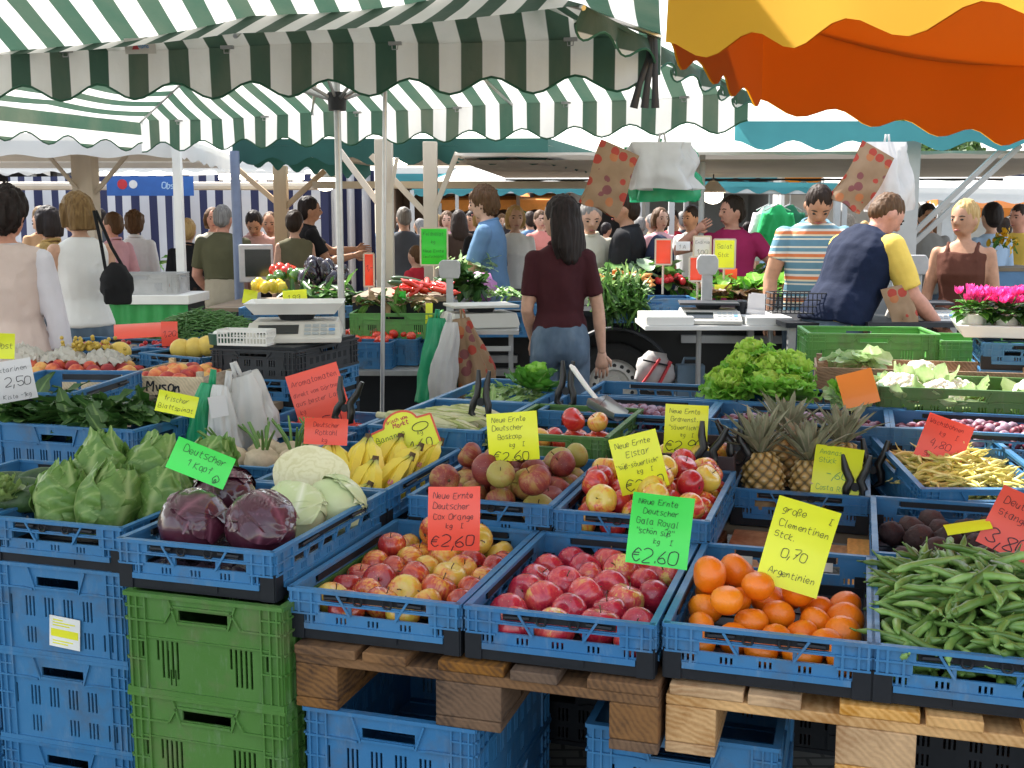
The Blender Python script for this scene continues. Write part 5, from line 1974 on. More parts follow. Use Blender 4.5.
for i, (px, py) in enumerate(((720, 500), (735, 508), (700, 470))):
    pass
beet = [ell_mesh('beetroot', F_BEET, .042, .040, .038, bumpy=.18, seed=i, stem=True) for i in range(3)]
c, h = CX['beet']
in_crate(beet, 'beetroot', 'dark round beetroot behind the green beans', 'beetroot', 'beetroots in the blue crate', c, h, 22, .038, seed=14, flat=.9, layers=1.2)
# heaps of pods ----------------------------------------------------
def pods(meshes, nm, label, cat, group, c, rotz, n, hx_, hy_, z0, mound, seed, incl=.22, th_mu=None, th_sd=.6, over=0.0):
    rr = random.Random(seed)
    M = Matrix.Translation(c) @ Matrix.Rotation(rotz, 4, 'Z')
    for i in range(n):
        f = i / n
        x, y = rr.uniform(-1, 1), rr.uniform(-1, 1)
        z = z0 + mound * (1 - x * x * .75) * (1 - y * y * .75) * (.55 + .5 * f) + rr.uniform(-.006, .006)
        th = rr.uniform(0, 2 * PI) if th_mu is None else rr.gauss(th_mu + (PI if rr.random() < .5 else 0) + .9 * math.sin(x * 2.2 + y * 2.6), th_sd)
        q = M @ Vector((x * hx_, y * hy_, z))
        tilt = rr.gauss(0, incl)
        E = (Matrix.Rotation(rotz + th, 3, 'Z') @ Matrix.Rotation(tilt + .0, 3, 'Y') @ Matrix.Rotation(rr.uniform(-1.2, 1.2), 3, 'X')).to_euler()
        place(rr.choice(meshes), nm, q, E, label, cat, group, scale=rr.uniform(.8, 1.12))
gb = [pod_mesh('green_bean', BEANG, .145, .0086, rad_, 60 + i) for i, rad_ in enumerate((.25, -.3, .12, .45, -.12))]
c, h = CX['c5']
pods(gb, 'green_bean', 'flat green bean in the heap at the right front', 'green bean', 'green beans heaped in the blue crate', c, -GA, 298, .158, .245, .085, .125, 21, th_mu=PI / 2, th_sd=.75)
def pod_bed(nm, m_, label, c, rotz, n, hx_, hy_, z0, mound, L, r, seed):
    rr = random.Random(seed)
    b = MB()
    for i in range(n):
        x, y = rr.uniform(-1, 1), rr.uniform(-1, 1)
        z = z0 + mound * (1 - x * x * .75) * (1 - y * y * .75) * rr.uniform(.2, .9)
        th = rr.uniform(0, 6.28)
        d = Vector((math.cos(th), math.sin(th), rr.gauss(0, .2))) * L * .5
        p = Vector((x * hx_, y * hy_, z))
        b.tube([p - d, p - d * .8, p + Vector((0, 0, .008)), p + d * .8, p + d], [r * .3, r * .9, r, r * .9, r * .3], 6)
    tag(b.build(nm, m_, loc=c, rot=(0, 0, rotz), smooth=180), label, 'beans', kind='stuff')
pod_bed('green_bean_bed', BEANG, 'mass of green beans underneath the top ones at the right front', c, -GA, 320, .155, .24, .03, .13, .12, .009, 3)
pod_bed('yellow_bean_bed', BEANY, 'mass of yellow beans underneath the top ones in the tilted crate', Vector((cyb.x, cyb.y, cyb.z + .035)), -GA + rad(16), 260, .14, .20, .03, .12, .12, .006, 4)
yb = [pod_mesh('yellow_bean', BEANY, .135, .0060, rad_, 70 + i, lumps=.05) for i, rad_ in enumerate((.35, -.3, .15, .5))]
pods(yb, 'yellow_bean', 'thin yellow wax bean in the tilted crate', 'yellow bean', 'yellow beans heaped in the blue crate', Vector((cyb.x, cyb.y, cyb.z + .035)), -GA + rad(16), 280, .145, .20, .080, .085, 23, th_mu=0, th_sd=.55)
plum = [ell_mesh('plum', F_PLUM, .0175, .0175, .022, 10, 7) for i in range(1)]
for i in range(3):
    c, h = CX['plum%d' % i]
    in_crate(plum, 'plum', ('dusky plum in the crate with the steel scoop', 'dusky plum in the middle crate behind the pineapples', 'dusky plum in the crate behind the yellow beans')[i], 'plum', 'plums in the blue crates', c, h, 96, .0190, seed=31 + i, flat=1.2, layers=1.4, along='u', hw=(.17, .285), mound=.040, floor=.042)
# scoop
cs = at(597, 398, 3.95)
t = thing('scoop', 'steel scoop lying on the plums', 'scoop', cs, 0)
m = MB()
def sc(a, v):
    th = PI * (a - .5) * 1.1
    wd = .055 * (1 - .25 * v)
    return Vector((wd * math.sin(th), -.13 * v * .9, -wd * math.cos(th) * .75))
m.sheet(12, 8, sc)
m.sheet(12, 2, lambda a, v: sc(a, 0) * (1 - v * .98) + Vector((0, .001, 0)))
m.build('scoop_bowl', PANM, t, 60)
m = MB(); m.tube([(0, 0, -.004), (0, .05, .012), (0, .14, .05), (0, .155, .053)], [.008, .009, .010, .006], 8); m.build('handle', WPAINT, t, 60)
t.rotation_euler = (rad(22), 0, rad(48))
# cabbages -----------------------------------------------------------
def cabbage_mat(nm, c1, c2, vein, gloss, coat, film):
    k = NT(nm)
    a = k.n.new('ShaderNodeAttribute')
    a.attribute_name = 'vein'
    c = k.ramp(k.noise(5, 5), [(.3, c1), (.7, c2)])
    mx = k.new('ShaderNodeMix', data_type='RGBA')
    k.l(k.ramp(a.outputs['Fac'], [(0, (.85, .85, .85)), (.07, (.45, .45, .45)), (.2, (0, 0, 0))]), mx.inputs[0]); k.l(c, mx.inputs[6]); mx.inputs[7].default_value = lin(vein)
    k.l(mx.outputs[2], k.b.inputs['Base Color'])
    k.b.inputs['Roughness'].default_value = gloss
    k.b.inputs['Specular IOR Level'].default_value = .25
    k.b.inputs['Coat Weight'].default_value = coat
    k.b.inputs['Coat Roughness'].default_value = .05
    if film:
        bm = k.bump(k.noise(4.5, 2, .55, dist=1.8), 1.0, .028)
        k.l(bm.outputs[0], k.b.inputs['Coat Normal'])
        for l_ in list(k.b.inputs['Normal'].links): k.t.links.remove(l_)
    else:
        k.bump(k.noise(8, 4), .4, .01)
    return k.m
M_RC = cabbage_mat('red cabbage in film', (.040, .005, .014), (.078, .012, .028), (.19, .06, .09), .5, .9, True)
M_WC = cabbage_mat('white cabbage leaf', (.46, .55, .25), (.62, .67, .40), (.76, .78, .60), .5, .1, False)
def cab_mesh(nm, m_, r, seed, sq=.94):
    """round head: a core and overlapping outer leaves with branching veins"""
    o_ = Vector((seed * 3.1, 0, 0))
    rr = random.Random(seed)
    b = MB()
    def rad_of(p): return r * (1 + .045 * noise.noise(p * 1.7 + o_) + .012 * noise.noise(p * 6 + o_))
    def vein(s, t): return min(abs(s) * 1.3, .02 + .9 * abs(((t * 4 - abs(s) * 1.5) % 1) - .5) + .05)
    b.ball((0, 0, 0), r, r, r * sq, 32, 22, 0, lambda p: rad_of(p) / r)
    for i in range(len(b.v)): b.at[i] = .5
    for i in range(7):
        ax = Matrix.Rotation(i * .9 + rr.uniform(-.2, .2), 3, 'Z') @ Matrix.Rotation(rr.uniform(.25, .8) if i else 0, 3, 'X')
        ph, wd, ln = rr.uniform(0, 6), rr.uniform(.95, 1.35), rr.uniform(2.0, 2.5)
        def fn(a, t, ax=ax, ph=ph, wd=wd, ln=ln, i=i):
            s = 2 * a - 1
            la = PI * .5 - (t * ln * (1 - .10 * s * s + .03 * math.sin(5 * s + ph))) + .55
            lo = s * wd * (.55 + .45 * math.sin(PI * min(1, t + .15)))
            p = ax @ Vector((math.sin(lo) * abs(math.sin(la + .3)) ** .5 * .9, math.cos(lo) * math.cos(la), math.sin(la)))
            p.normalize()
            e = max(abs(s), t)
            return p * (rad_of(p) + .0012 + .0011 * i + .0022 * max(0, e - .90) / .10 * (1 + .6 * math.sin(8 * s + 7 * t + ph))) * Vector((1, 1, 1)).x
        b.sheet(18, 18, fn, 0, lambda a, t: vein(2 * a - 1, t))
    b.v = [Vector((v.x, v.y, v.z * sq)) for v in b.v]
    return b.mesh(nm, [m_], 180, 'vein')
for i, (px, py, w, r, e, lab) in enumerate(((202, 513, 2.22, .081, (.4, .3, .5), 'red cabbage in clear film at the front left of its crate'), (262, 514, 2.24, .082, (.2, -.5, 1.9), 'red cabbage in clear film to the right of the others'), (190, 496, 2.42, .080, (.5, .1, 3.2), 'red cabbage in clear film behind the front left one'))):
    z = .888
    u, w2 = gat(px, py, z + .045)
    p = G((-1.475, -1.30, -1.495)[i], (2.225, 2.235, 2.40)[i], (.905, .910, .925)[i])
    place(cab_mesh('red_cabbage', M_RC, r, i + 1), 'red_cabbage', p, e, lab, 'cabbage', 'cabbages in the low blue crate')
for i, (u, w, z, r, lab) in enumerate(((-1.32, 2.43, .890, .080, 'whole white cabbage beside the red ones'), (-1.265, 2.545, .885, .080, 'whole white cabbage at the right rim of the crate'))):
    place(cab_mesh('white_cabbage', M_WC, r, i + 5), 'white_cabbage', G(u, w, z), (.4, i, 1.1), lab, 'cabbage', 'cabbages in the low blue crate')
# crumpled dark film on the crate floor
m = MB()
rr = random.Random(4)
m.T = Matrix.Translation(CX['cab'][0]) @ Matrix.Rotation(-GA, 4, 'Z')
m.sheet(26, 34, lambda a, v: Vector(((a - .5) * .35, (v - .5) * .54, .028 + .030 * abs(noise.noise(Vector((a * 9, v * 12, 1)))))))
tag(m.build('crumpled_film', mat('dark crumpled film', (.05, .035, .05), .2, .3, 30), smooth=30), 'dark crumpled film lining the cabbage crate', 'film', kind='stuff')
# the white cabbage half with its cut face to the camera
k = NT('cut cabbage face')
tc = k.n.new('ShaderNodeTexCoord'); mp = k.n.new('ShaderNodeMapping'); mp.inputs['Scale'].default_value = (1, 1, 1.25)
k.l(tc.outputs['Object'], mp.inputs[0])
wv = k.n.new('ShaderNodeTexWave'); wv.wave_type = 'RINGS'; wv.rings_direction = 'Y'; wv.inputs['Scale'].default_value = 14; wv.inputs['Distortion'].default_value = 14; wv.inputs['Detail'].default_value = 3; wv.inputs['Detail Scale'].default_value = 2
k.l(mp.outputs[0], wv.inputs[0])
k.l(k.ramp(k.mathn('ADD', k.mathn('MULTIPLY', wv.outputs[0], .25), k.mathn('MULTIPLY', k.noise(10, 2), .6)), [(.15, (.58, .53, .27)), (.4, (.70, .65, .40)), (.75, (.76, .72, .50))]), k.b.inputs['Base Color'])
k.b.inputs['Roughness'].default_value = .4
k.bump(wv.outputs[0], .04, .003)
b = MB()
nu, nv = 32, 10
vs, fs = [], []
for i in range(nv + 1):
    ph = PI / 2 * i / nv
    for j in range(nu):
        th = 2 * PI * j / nu
        rr_ = .100 * (1 + .03 * math.sin(3 * th + 1) + .02 * math.sin(5 * th))
        vs.append((rr_ * math.cos(th) * math.cos(ph) ** .8, .10 * math.sin(ph), rr_ * .86 * math.sin(th) * math.cos(ph) ** .8))
for i in range(nv):
    for j in range(nu):
        q = (j + 1) % nu
        fs.append((i * nu + j, i * nu + q, (i + 1) * nu + q, (i + 1) * nu + j))
b.add(vs, fs, 0)
b.add([(v[0] * k_, -.003 * (1 - k_), v[2] * k_) for k_ in (1, .66, .33) for v in vs[:nu]] + [(0, -.004, 0)], [(q * nu + (j + 1) % nu, q * nu + j, (q + 1) * nu + j, (q + 1) * nu + (j + 1) % nu) for q in range(2) for j in range(nu)] + [(2 * nu + (j + 1) % nu, 2 * nu + j, 3 * nu) for j in range(nu)], 1)
o = b.build('cabbage_half', [M_WC, k.m], smooth=50, attr='vein', loc=G(-1.36, 2.60, .945), rot=(rad(-24), rad(4), rad(8)))
tag(o, 'halved white cabbage with its pale cut face turned to the camera', 'cabbage', 'cabbages in the low blue crate')
# pointed cabbages, savoy, dark courgettes -------------------------------
pcs = [pointed_cabbage('pointed_cabbage', s_) for s_ in (1, 2, 3)]
c, h = CX['s1']
MS = Matrix.Translation(c) @ Matrix.Rotation(-GA, 4, 'Z')
for i, (x, y, z, e, s_, lab) in enumerate(((-.075, -.185, .055, (rad(-20), rad(-6), 0), .80, 'pointed cabbage leaning at the front of the left crate'),
                                          (.050, -.185, .050, (rad(-18), rad(4), 1), .86, 'pointed cabbage at the front right of the left crate'),
                                          (-.06, -.03, .085, (rad(-14), rad(-8), 2), .84, 'pointed cabbage in the middle of the left crate'),
                                          (.045, .0, .085, (rad(-20), rad(0), 3), .84, 'dark topped pointed cabbage in the back of the left crate'),
                                          (.135, .10, .085, (rad(-16), rad(14), 4), .84, 'pale pointed cabbage at the right back by the celeriac'),
                                          (.135, -.09, .045, (rad(-26), rad(14), 5), .80, 'pointed cabbage against the right rim of the left crate'),
                                          (-.03, .16, .06, (rad(-20), rad(-4), 2), .8, 'pointed cabbage farthest back at the left of its crate'))):
    q = MS @ Vector((x, y, z))
    E = (Matrix.Rotation(-GA, 3, 'Z') @ Euler((e[0], e[1], 0)).to_matrix() @ Matrix.Rotation(e[2] * 1.3, 3, 'Z')).to_euler()
    place(pcs[i % 3], 'pointed_cabbage', q, E, lab, 'cabbage', 'pointed cabbages', s_)
gcrate('low', -2.487, 2.225, .88, 'low blue crate of cucumbers cut by the left edge')
for i in range(3):
    gcrate('deep', -2.487, 2.225, .767 - .2352 * i, ('upper', 'middle', 'lowest')[i] + ' deep blue crate under the cucumber crate beyond the left edge')
cuc = ell_mesh('cucumber', mat('dark cucumber skin', (.03, .075, .018), .5, .5, 26, ramp=[(.3, (.018, .045, .012)), (.7, (.05, .11, .03))], bump=.6, bscale=60), .085, .030, .030, 16, 10, .14, 3)
for i, (px, py, r_) in enumerate(((20, 484, .5), (8, 474, .9), (36, 476, .3), (27, 498, .6), (44, 486, .8), (2, 492, .2), (50, 474, .5))):
    u_, w_ = gat(px, py, .895)
    place(cuc, 'cucumber', G(u_, w_, .885 - .012 * (i % 3)), (0, .1, r_), 'short dark knobbly cucumber at the left edge', 'cucumber', 'dark cucumbers in the left edge crate')
u_, w_ = gat(-2, 498, .90)
place(leafy_head('savoy_cabbage', [L_SAVOY], .075, 12, 5, curl=-1.4, stand=.9, wave=.006), 'savoy_cabbage', G(u_, w_, .89), (0, 0, 0), 'pale crinkled savoy cabbage at the left edge', 'cabbage', 'savoy cabbage')
# celeriac
celm = mat('celeriac skin', (.55, .44, .30), .8, .25, 20, bump=.6, bscale=50)
cel = ell_mesh('celeriac', celm, .062, .058, .05, 18, 12, .22, 2)
c, h = CX['cel']
MC = Matrix.Translation(c) @ Matrix.Rotation(-GA, 4, 'Z')
for i, (x, y) in enumerate(((.02, -.02), (.13, -.01), (-.10, -.02), (.06, .10), (.14, .12), (-.05, .12))):
    o = place(cel, 'celeriac', MC @ Vector((x, y, .062)), (i, .3, i * 2), 'knobbly pale celeriac with green stalks', 'celeriac', 'celeriac in the blue crate')
    m = MB()
    rr = random.Random(i)
    for q in range(6):
        a = rr.uniform(0, 6.28)
        d = Vector((math.cos(a) * .5, math.sin(a) * .5, 1)).normalized()
        m.tube([d * .03, d * .085, d * .10 + Vector((math.cos(a) * .03, math.sin(a) * .03, .03))], [.005, .005, .003], 6)
    m.build('stalks', mat('celery stalk', (.12, .24, .05), .5), o, 60).rotation_euler = (-i * .0, 0, 0)
    o.rotation_euler = (.15 * (i % 3), .1, i * 2)
# tomatoes in the small box
in_crate([apple_mesh('tomato', F_TOM, .035, squash=.8, dim=.12, seed=3)], 'tomato', 'red tomato in the small blue box', 'tomato', 'tomatoes in the small blue box', G(-1.85, 3.67, .705), .2, 16, .036, seed=17, flat=.5, along='u', hw=(.13, .18), floor=.11, layers=1.2)
# bananas -----------------------------------------------------------------
k = NT('banana skin')
a_ = k.n.new('ShaderNodeAttribute'); a_.attribute_name = 'along'
oi = k.n.new('ShaderNodeObjectInfo')
c0 = k.ramp(a_.outputs['Fac'], [(0, (.06, .04, .015)), (.03, (.35, .36, .06)), (.14, (.70, .56, .06)), (.5, (.84, .62, .06)), (.93, (.76, .60, .08)), (.975, (.25, .20, .04)), (1, (.03, .02, .01))])
mx = k.new('ShaderNodeMix', data_type='RGBA')
k.l(k.ramp(k.noise(45, 4), [(.62, (0, 0, 0)), (.72, (.45, .45, .45))]), mx.inputs[0]); k.l(c0, mx.inputs[6]); mx.inputs[7].default_value = (.30, .17, .03, 1)
k.l(mx.outputs[2], k.b.inputs['Base Color']); k.b.inputs['Roughness'].default_value = .42
BANM = k.m
def banana(L, r, bend, seed):
    rr = random.Random(seed)
    b = MB()
    n = 14
    pts, rd = [], []
    for i in range(n):
        t = i / (n - 1)
        a = (t - .5) * bend
        pts.append(Vector((L / bend * (math.cos(a) - math.cos(bend / 2)) * 1.0, 0, -L * t)))
        rd.append(r * (.34 if t < .10 else min(1, .34 + (t - .10) * 5.0)) * (1 if t < .84 else max(.3, 1 - (t - .84) * 4.4)))
    b.tube(pts, rd, 5)
    for i in range(n):
        for j in range(5):
            b.at[i * 5 + j] = i / (n - 1)
    return b
def banana_bunch(label, loc, rot, n, seed, L=.19):
    t = thing('banana_bunch', label, 'bananas', loc, 0, 'bunches of bananas')
    rr = random.Random(seed)
    m = MB(); m.tube([(0, 0, -.010), (0, 0, .014)], [.012, .009], 8); m.build('stalk', STEM, t, 60)
    for i in range(n):
        b = banana(L * rr.uniform(.9, 1.08), .0205, rr.uniform(.8, 1.15), i)
        ang = (i - (n - 1) / 2) * .42
        o = b.build('banana', BANM, t, 60, 'along')
        o.rotation_euler = (Matrix.Rotation(rr.uniform(-.1, .1) + PI / 2 * -1 + ang * .9, 3, 'Z') @ Matrix.Rotation(rad(-14 - 5 * (i % 2)), 3, 'Y') @ Matrix.Rotation(ang * .25, 3, 'X')).to_euler()
        o.location = (.010 * math.sin(ang * 2), -.006 * (i % 2), 0)
        if i % 2 == 0:
            s_ = MB(); s_.tube([(0, 0, 0), (0, .0012, 0)], .009, 10); st = s_.build('sticker', mat('banana sticker', (.75, .2, .25), .4, .6, 150), o); st.location = Vector((L / 1.0 * (1 - math.cos(.48)) + .0185, 0, -L * .55)); st.rotation_euler = (0, 0, PI / 2)
    t.rotation_euler = rot
c, h = CX['ban']
MBn = Matrix.Translation(c) @ Matrix.Rotation(-GA, 4, 'Z')
for i, (x, y, z, rx_, rz_, n, lab) in enumerate(((-.125, -.20, .150, -22, .15, 3, 'banana bunch nearest the halved cabbage'), (-.015, -.20, .150, -24, .1, 4, 'banana bunch in the middle front of the crate'), (.085, -.12, .150, -30, -.25, 4, 'banana bunch under the banana card'),
                                             (.00, .02, .185, -26, .1, 4, 'banana bunch standing highest in the crate'), (.135, .10, .150, -38, -.75, 4, 'greenish banana bunch at the right back of the crate'), (.11, -.22, .10, -48, -.7, 3, 'banana bunch lying against the right rim'), (.05, .15, .165, -30, -.3, 4, 'banana bunch behind the highest one'), (.155, .22, .145, -40, -.6, 4, 'greenish banana bunch farthest right and back'), (-.10, -.02, .175, -24, .3, 4, 'banana bunch standing behind the halved cabbage'), (.155, -.02, .145, -42, -.7, 3, 'banana bunch leaning on the right rim'))):
    q = MBn @ Vector((x, y, z))
    banana_bunch(lab, q, (rad(rx_ + 14), 0, rz_ - GA), n, i + 2)
# pineapples ---------------------------------------------------------------
k = NT('pineapple rind')
a_ = k.n.new('ShaderNodeAttribute'); a_.attribute_name = 'eye'
c0 = k.ramp(a_.outputs['Fac'], [(0, (.045, .03, .012)), (.25, (.15, .10, .03)), (.55, (.42, .24, .06)), (.85, (.52, .36, .14)), (1, (.58, .48, .30))])
hs = k.n.new('ShaderNodeHueSaturation'); k.l(c0, hs.inputs['Color']); k.l(k.mathn('ADD', k.mathn('MULTIPLY', k.noise(12, 3), .8), .6), hs.inputs['Value'])
k.l(hs.outputs[0], k.b.inputs['Base Color']); k.b.inputs['Roughness'].default_value = .55
PINM = k.m
def pineapple(label, loc, rot, s_=1.0, seed=0, crown=.15):
    t = thing('pineapple', label, 'pineapple', loc, 0, 'pineapples in the blue crate')
    b = MB()
    H_, r_ = .15, .056
    K1, K2 = 9, 9
    nu, nv = 90, 64
    vs, fs, ev = [], [], []
    for i in range(nv + 1):
        v = i / nv
        prof = r_ * (math.sin(PI * (.06 + .88 * v)) ** .42)
        for j in range(nu):
            th = 2 * PI * j / nu
            p_ = (th / (2 * PI) * K1 + v * 4.2) % 1
            q_ = (th / (2 * PI) * K2 - v * 4.2) % 1
            e = (math.sin(PI * p_) * math.sin(PI * q_)) ** .6
            rr_ = prof + .0055 * e + (.004 if e > .93 else 0)
            vs.append((rr_ * math.cos(th), rr_ * math.sin(th), H_ * v)); ev.append(e)
    for i in range(nv):
        for j in range(nu):
            q = (j + 1) % nu
            fs.append((i * nu + j, i * nu + q, (i + 1) * nu + q, (i + 1) * nu + j))
    b.add(vs, fs, 0, ev)
    b.build('fruit', PINM, t, 60, 'eye')
    m = MB()
    rr = random.Random(seed)
    for i in range(46):
        f = i / 46
        th = i * 2.4
        el = .62 + .85 * f + rr.uniform(-.12, .1)
        d = Vector((math.cos(th) * math.cos(el), math.sin(th) * math.cos(el), math.sin(el)))
        up = Vector((-math.cos(th) * math.sin(el), -math.sin(th) * math.sin(el), math.cos(el)))
        leaf(m, Vector((math.cos(th) * .018, math.sin(th) * .018, H_ * .96 + .045 * f)), d, up, crown * rr.uniform(.55, 1.0) * (.55 + .55 * math.sin(PI * min(1, f + .2))), .024, .5 * (1 - f) * rr.uniform(.3, 1.2), .5, .001, 2, 6, 0, rr)
    m.build('crown', L_PINE, t, 180, 'rib')
    t.rotation_euler = rot
    t.scale = (s_,) * 3
c, h = CX['pine']
MP = Matrix.Translation(c) @ Matrix.Rotation(-GA, 4, 'Z')
for i, (x, y, z, e, s_, lab) in enumerate(((-.105, -.17, .045, (-.10, -.12, 0), 1.06, 'pineapple at the left front of its crate'), (.035, -.15, .025, (-.10, .03, 1), 1.06, 'pineapple partly behind the yellow card'), (.12, .02, .05, (.10, .18, 2), 1.05, 'pineapple at the right back with its crown over the card'), (-.07, .06, .05, (.12, -.05, 3), 1.1, 'pineapple at the left back with the tallest crown'))):
    pineapple(lab, MP @ Vector((x, y, z)), (e[0], e[1], e[2]), s_, i)
place(ell_mesh('coconut', mat('brown kiwi skin', (.24, .15, .07), .9, .2, 60, bump=.5), .042, .036, .034), 'brown_fruit', MP @ Vector((-.11, -.262, .058)), (0, 0, 0), 'single brown oval fruit in front of the left pineapple', 'fruit')
# corn, flat leaves, lettuces --------------------------------------------------
def corn_mesh(seed):
    rr = random.Random(seed)
    b = MB()
    b.tube([(-.11, 0, 0), (-.06, 0, 0), (.04, 0, 0), (.10, 0, 0), (.125, 0, 0)], [.012, .026, .027, .016, .006], 12)
    for i in range(7):
        th = i * .95
        up = Vector((0, math.cos(th), math.sin(th)))
        leaf(b, Vector((-.12, 0, 0)) + up * .016, (1, 0, 0), up, .26 * rr.uniform(.9, 1.1), .06, rr.uniform(-.1, .25), -.6, .003, 5, 8, 0, rr)
    b.tube([(-.11, 0, 0), (-.16, 0, 0)], [.012, .010], 8)
    return b.mesh('corn_cob', [L_HUSK], 180, 'rib')
cm = [corn_mesh(i) for i in range(3)]
MK = Matrix.Translation(G(-1.345, 3.67, .71)) @ Matrix.Rotation(-GA, 4, 'Z')
for i, (x, y, z, r_) in enumerate(((-.02, -.22, .195, -.35), (.0, -.16, .205, -.42), (-.06, -.20, .235, -.3), (.03, -.09, .20, -.5), (-.05, -.02, .21, -.3), (.06, .03, .20, -.4), (-.02, .09, .205, -.2), (.04, .17, .20, -.45), (.07, -.20, .19, -.5))):
    place(cm[i % 3], 'corn_cob', MK @ Vector((x * .8, y, z)), (i * 1.3, .03, r_ - GA), 'corn cob in pale green husk', 'corn', 'corn cobs in the deep blue crate', 1.22)
MF = Matrix.Translation(G(-1.345, 4.28, .71)) @ Matrix.Rotation(-GA, 4, 'Z')
tag(bunch('flat_leaves', [L_SUGAR], 90, .11, .035, 5, (.14, .23), .075, .004) and place(bpy.data.meshes['flat_leaves'], 'mangetout_heap', MF @ Vector((0, 0, .165)), (0, 0, -GA), 'heap of flat pale green pods and leaves in the blue crate', 'greens'), kind='stuff')
place(leafy_head('round_lettuce', [L_ROM, L_ROM, L_LETT], .12, 9, 8, curl=-.7, stand=.55, wave=.01), 'round_lettuce', MF @ Vector((.10, .02, .235)), (.1, .2, 1), 'dark green round lettuce in front of the standing woman', 'lettuce', 'lettuces')
lh = [leafy_head('lettuce', [L_LETT, L_LETT, L_LETT2], .125, 11, 20 + i, curl=.6, stand=.6, wave=.017, layers=4, size=1.0) for i in range(3)]
for i, (u, w, z, s_, lab) in enumerate(((-.46, 4.36, .96, .82, 'frilly bright lettuce at the left of the heap'), (-.34, 4.34, .955, .85, 'frilly bright lettuce at the front of the heap'), (-.235, 4.36, .955, .8, 'frilly bright lettuce at the right of the heap'),
                                        (-.42, 4.46, 1.02, .82, 'frilly bright lettuce piled second from left'), (-.32, 4.44, 1.015, .85, 'frilly lettuce with yellow heart in the pile'), (-.235, 4.47, 1.005, .8, 'frilly bright lettuce on the right of the pile'), (-.39, 4.52, 1.065, .8, 'topmost frilly bright lettuce'), (-.50, 4.46, .96, .75, 'frilly bright lettuce hanging over the left rim'), (-.27, 4.54, 1.03, .78, 'frilly bright lettuce at the back of the pile'))):
    place(lh[i % 3], 'lettuce', G(u, w, z), (rad(20), rad(R.uniform(-12, 12)), i * 1.7), lab, 'lettuce', 'bright lettuces in a heap', s_)
place(leafy_head('pale_lettuce', [L_CAUL, L_LETT], .09, 9, 31, curl=.2, stand=.6, wave=.01), 'lettuce', G(-.03, 4.27, .97), (.5, 0, 0), 'small pale lettuce in front of the orange card', 'lettuce', 'lettuces')
# cauliflowers
def cauli(seed):
    rr = random.Random(seed)
    b = MB()
    for i in range(60):
        th, ph = i * 2.4, math.acos(1 - (i + .5) / 60 * .95)
        p = Vector((math.sin(ph) * math.cos(th), math.sin(ph) * math.sin(th), math.cos(ph))) * .075
        b.ball(p * rr.uniform(.92, 1.05), .018 * rr.uniform(.8, 1.2), nu=8, nv=5, mi=0)
    for i in range(11):
        th = i * .6
        d = Vector((math.cos(th) * .6, math.sin(th) * .6, .7))
        leaf(b, Vector((math.cos(th) * .06, math.sin(th) * .06, -.045)), d, (-math.cos(th), -math.sin(th), .6), .15 * rr.uniform(.8, 1.1), .10, rr.uniform(-.6, .2), .3, .008, 5, 7, 1, rr)
    return b.mesh('cauliflower', [mat('cauliflower curd', (.80, .78, .66), .7, .08, 30, bump=.5, bscale=120), L_CAUL], 180, 'rib')
cf = [cauli(i) for i in range(2)]
for i, (u, w, z, s_) in enumerate(((.16, 4.40, .945, 1.05), (.30, 4.38, .935, 1.0), (.24, 4.52, .985, 1.0), (.37, 4.50, .93, .95), (.64, 4.45, .945, 1.05), (.78, 4.42, .94, 1.0), (.90, 4.46, .94, 1), (.72, 4.55, .975, .95))):
    place(cf[i % 2], 'cauliflower', G(u, w, z + .015), (rad(15), .1, i), 'white cauliflower in its pale leaves in a dark green crate', 'cauliflower', 'cauliflowers in the dark green crates', s_)
tag(place(bunch('cauliflower_trimmings', [L_CAUL], 26, .12, .08, 3, (.10, .07), .03, .01), 'leaf_trimmings', G(.0, 4.95, 1.02), (0, 0, 0), 'pale leaves lying on the wooden box', 'leaves'), kind='stuff')
# spinach in the deep crate at left
for i, (u, w, lab) in enumerate(((-2.64, 3.16, ''), (-2.36, 3.16, ''))):
    tag(place(bunch('spinach%d' % i, [L_SPIN, L_SPIN, L_DARK], 120, .14, .065, 7 + i, (.13, .11), .055, .010), 'spinach', G(u, w, .935), (0, 0, -GA + i), 'dark green spinach leaves filling the deep crate, ' + ('left half' if i == 0 else 'right half'), 'spinach'), kind='stuff')
# ================================================================== PRICE CARDS
YL = 0.10
sign('fluorescent red card reading Cox Orange 2,60', 'r', 454, 520, 2.52, 54, 67, 1, [('Neue Ernte', .10, .17, .10), ('Deutscher', .10, .33, .10), ('Cox Orange', .10, .49, .10), ('kg   I', .35, .63, .085), ('€2,60', .06, .93, .21)], tilt=4)
sign('fluorescent green card reading Gala Royal 2.60', 'g', 660, 530, 2.40, 64, 74, 6, [('Neue Ernte', .10, .15, .09), ('Deutscher', .20, .29, .09), ('Gala Royal', .10, .44, .095), ('"schön süß"', .12, .57, .085), ('kg    I', .42, .70, .075), ('€2.60', .10, .96, .20)], tilt=6)
sign('large yellow card reading Clementinen 0,70', 'y', 797.5, 546, 2.33, 64, 92, 14, [('große      I', .12, .17, .09), ('Clementinen', .12, .33, .085), ('Stck.', .10, .46, .08), ('0,70', .28, .66, .12), ('Argentinien', .16, .87, .08)], tilt=10)
sign('yellow card reading Boskoop behind the russet apples', 'y', 513, 437, 3.00, 52, 50, -4, [('Neue Ernte', .10, .18, .115), ('Deutscher', .10, .35, .115), ('Boskoop', .20, .53, .115), ('kg   I', .42, .70, .10), ('€2.60', .10, 1.0, .23)], tilt=5)
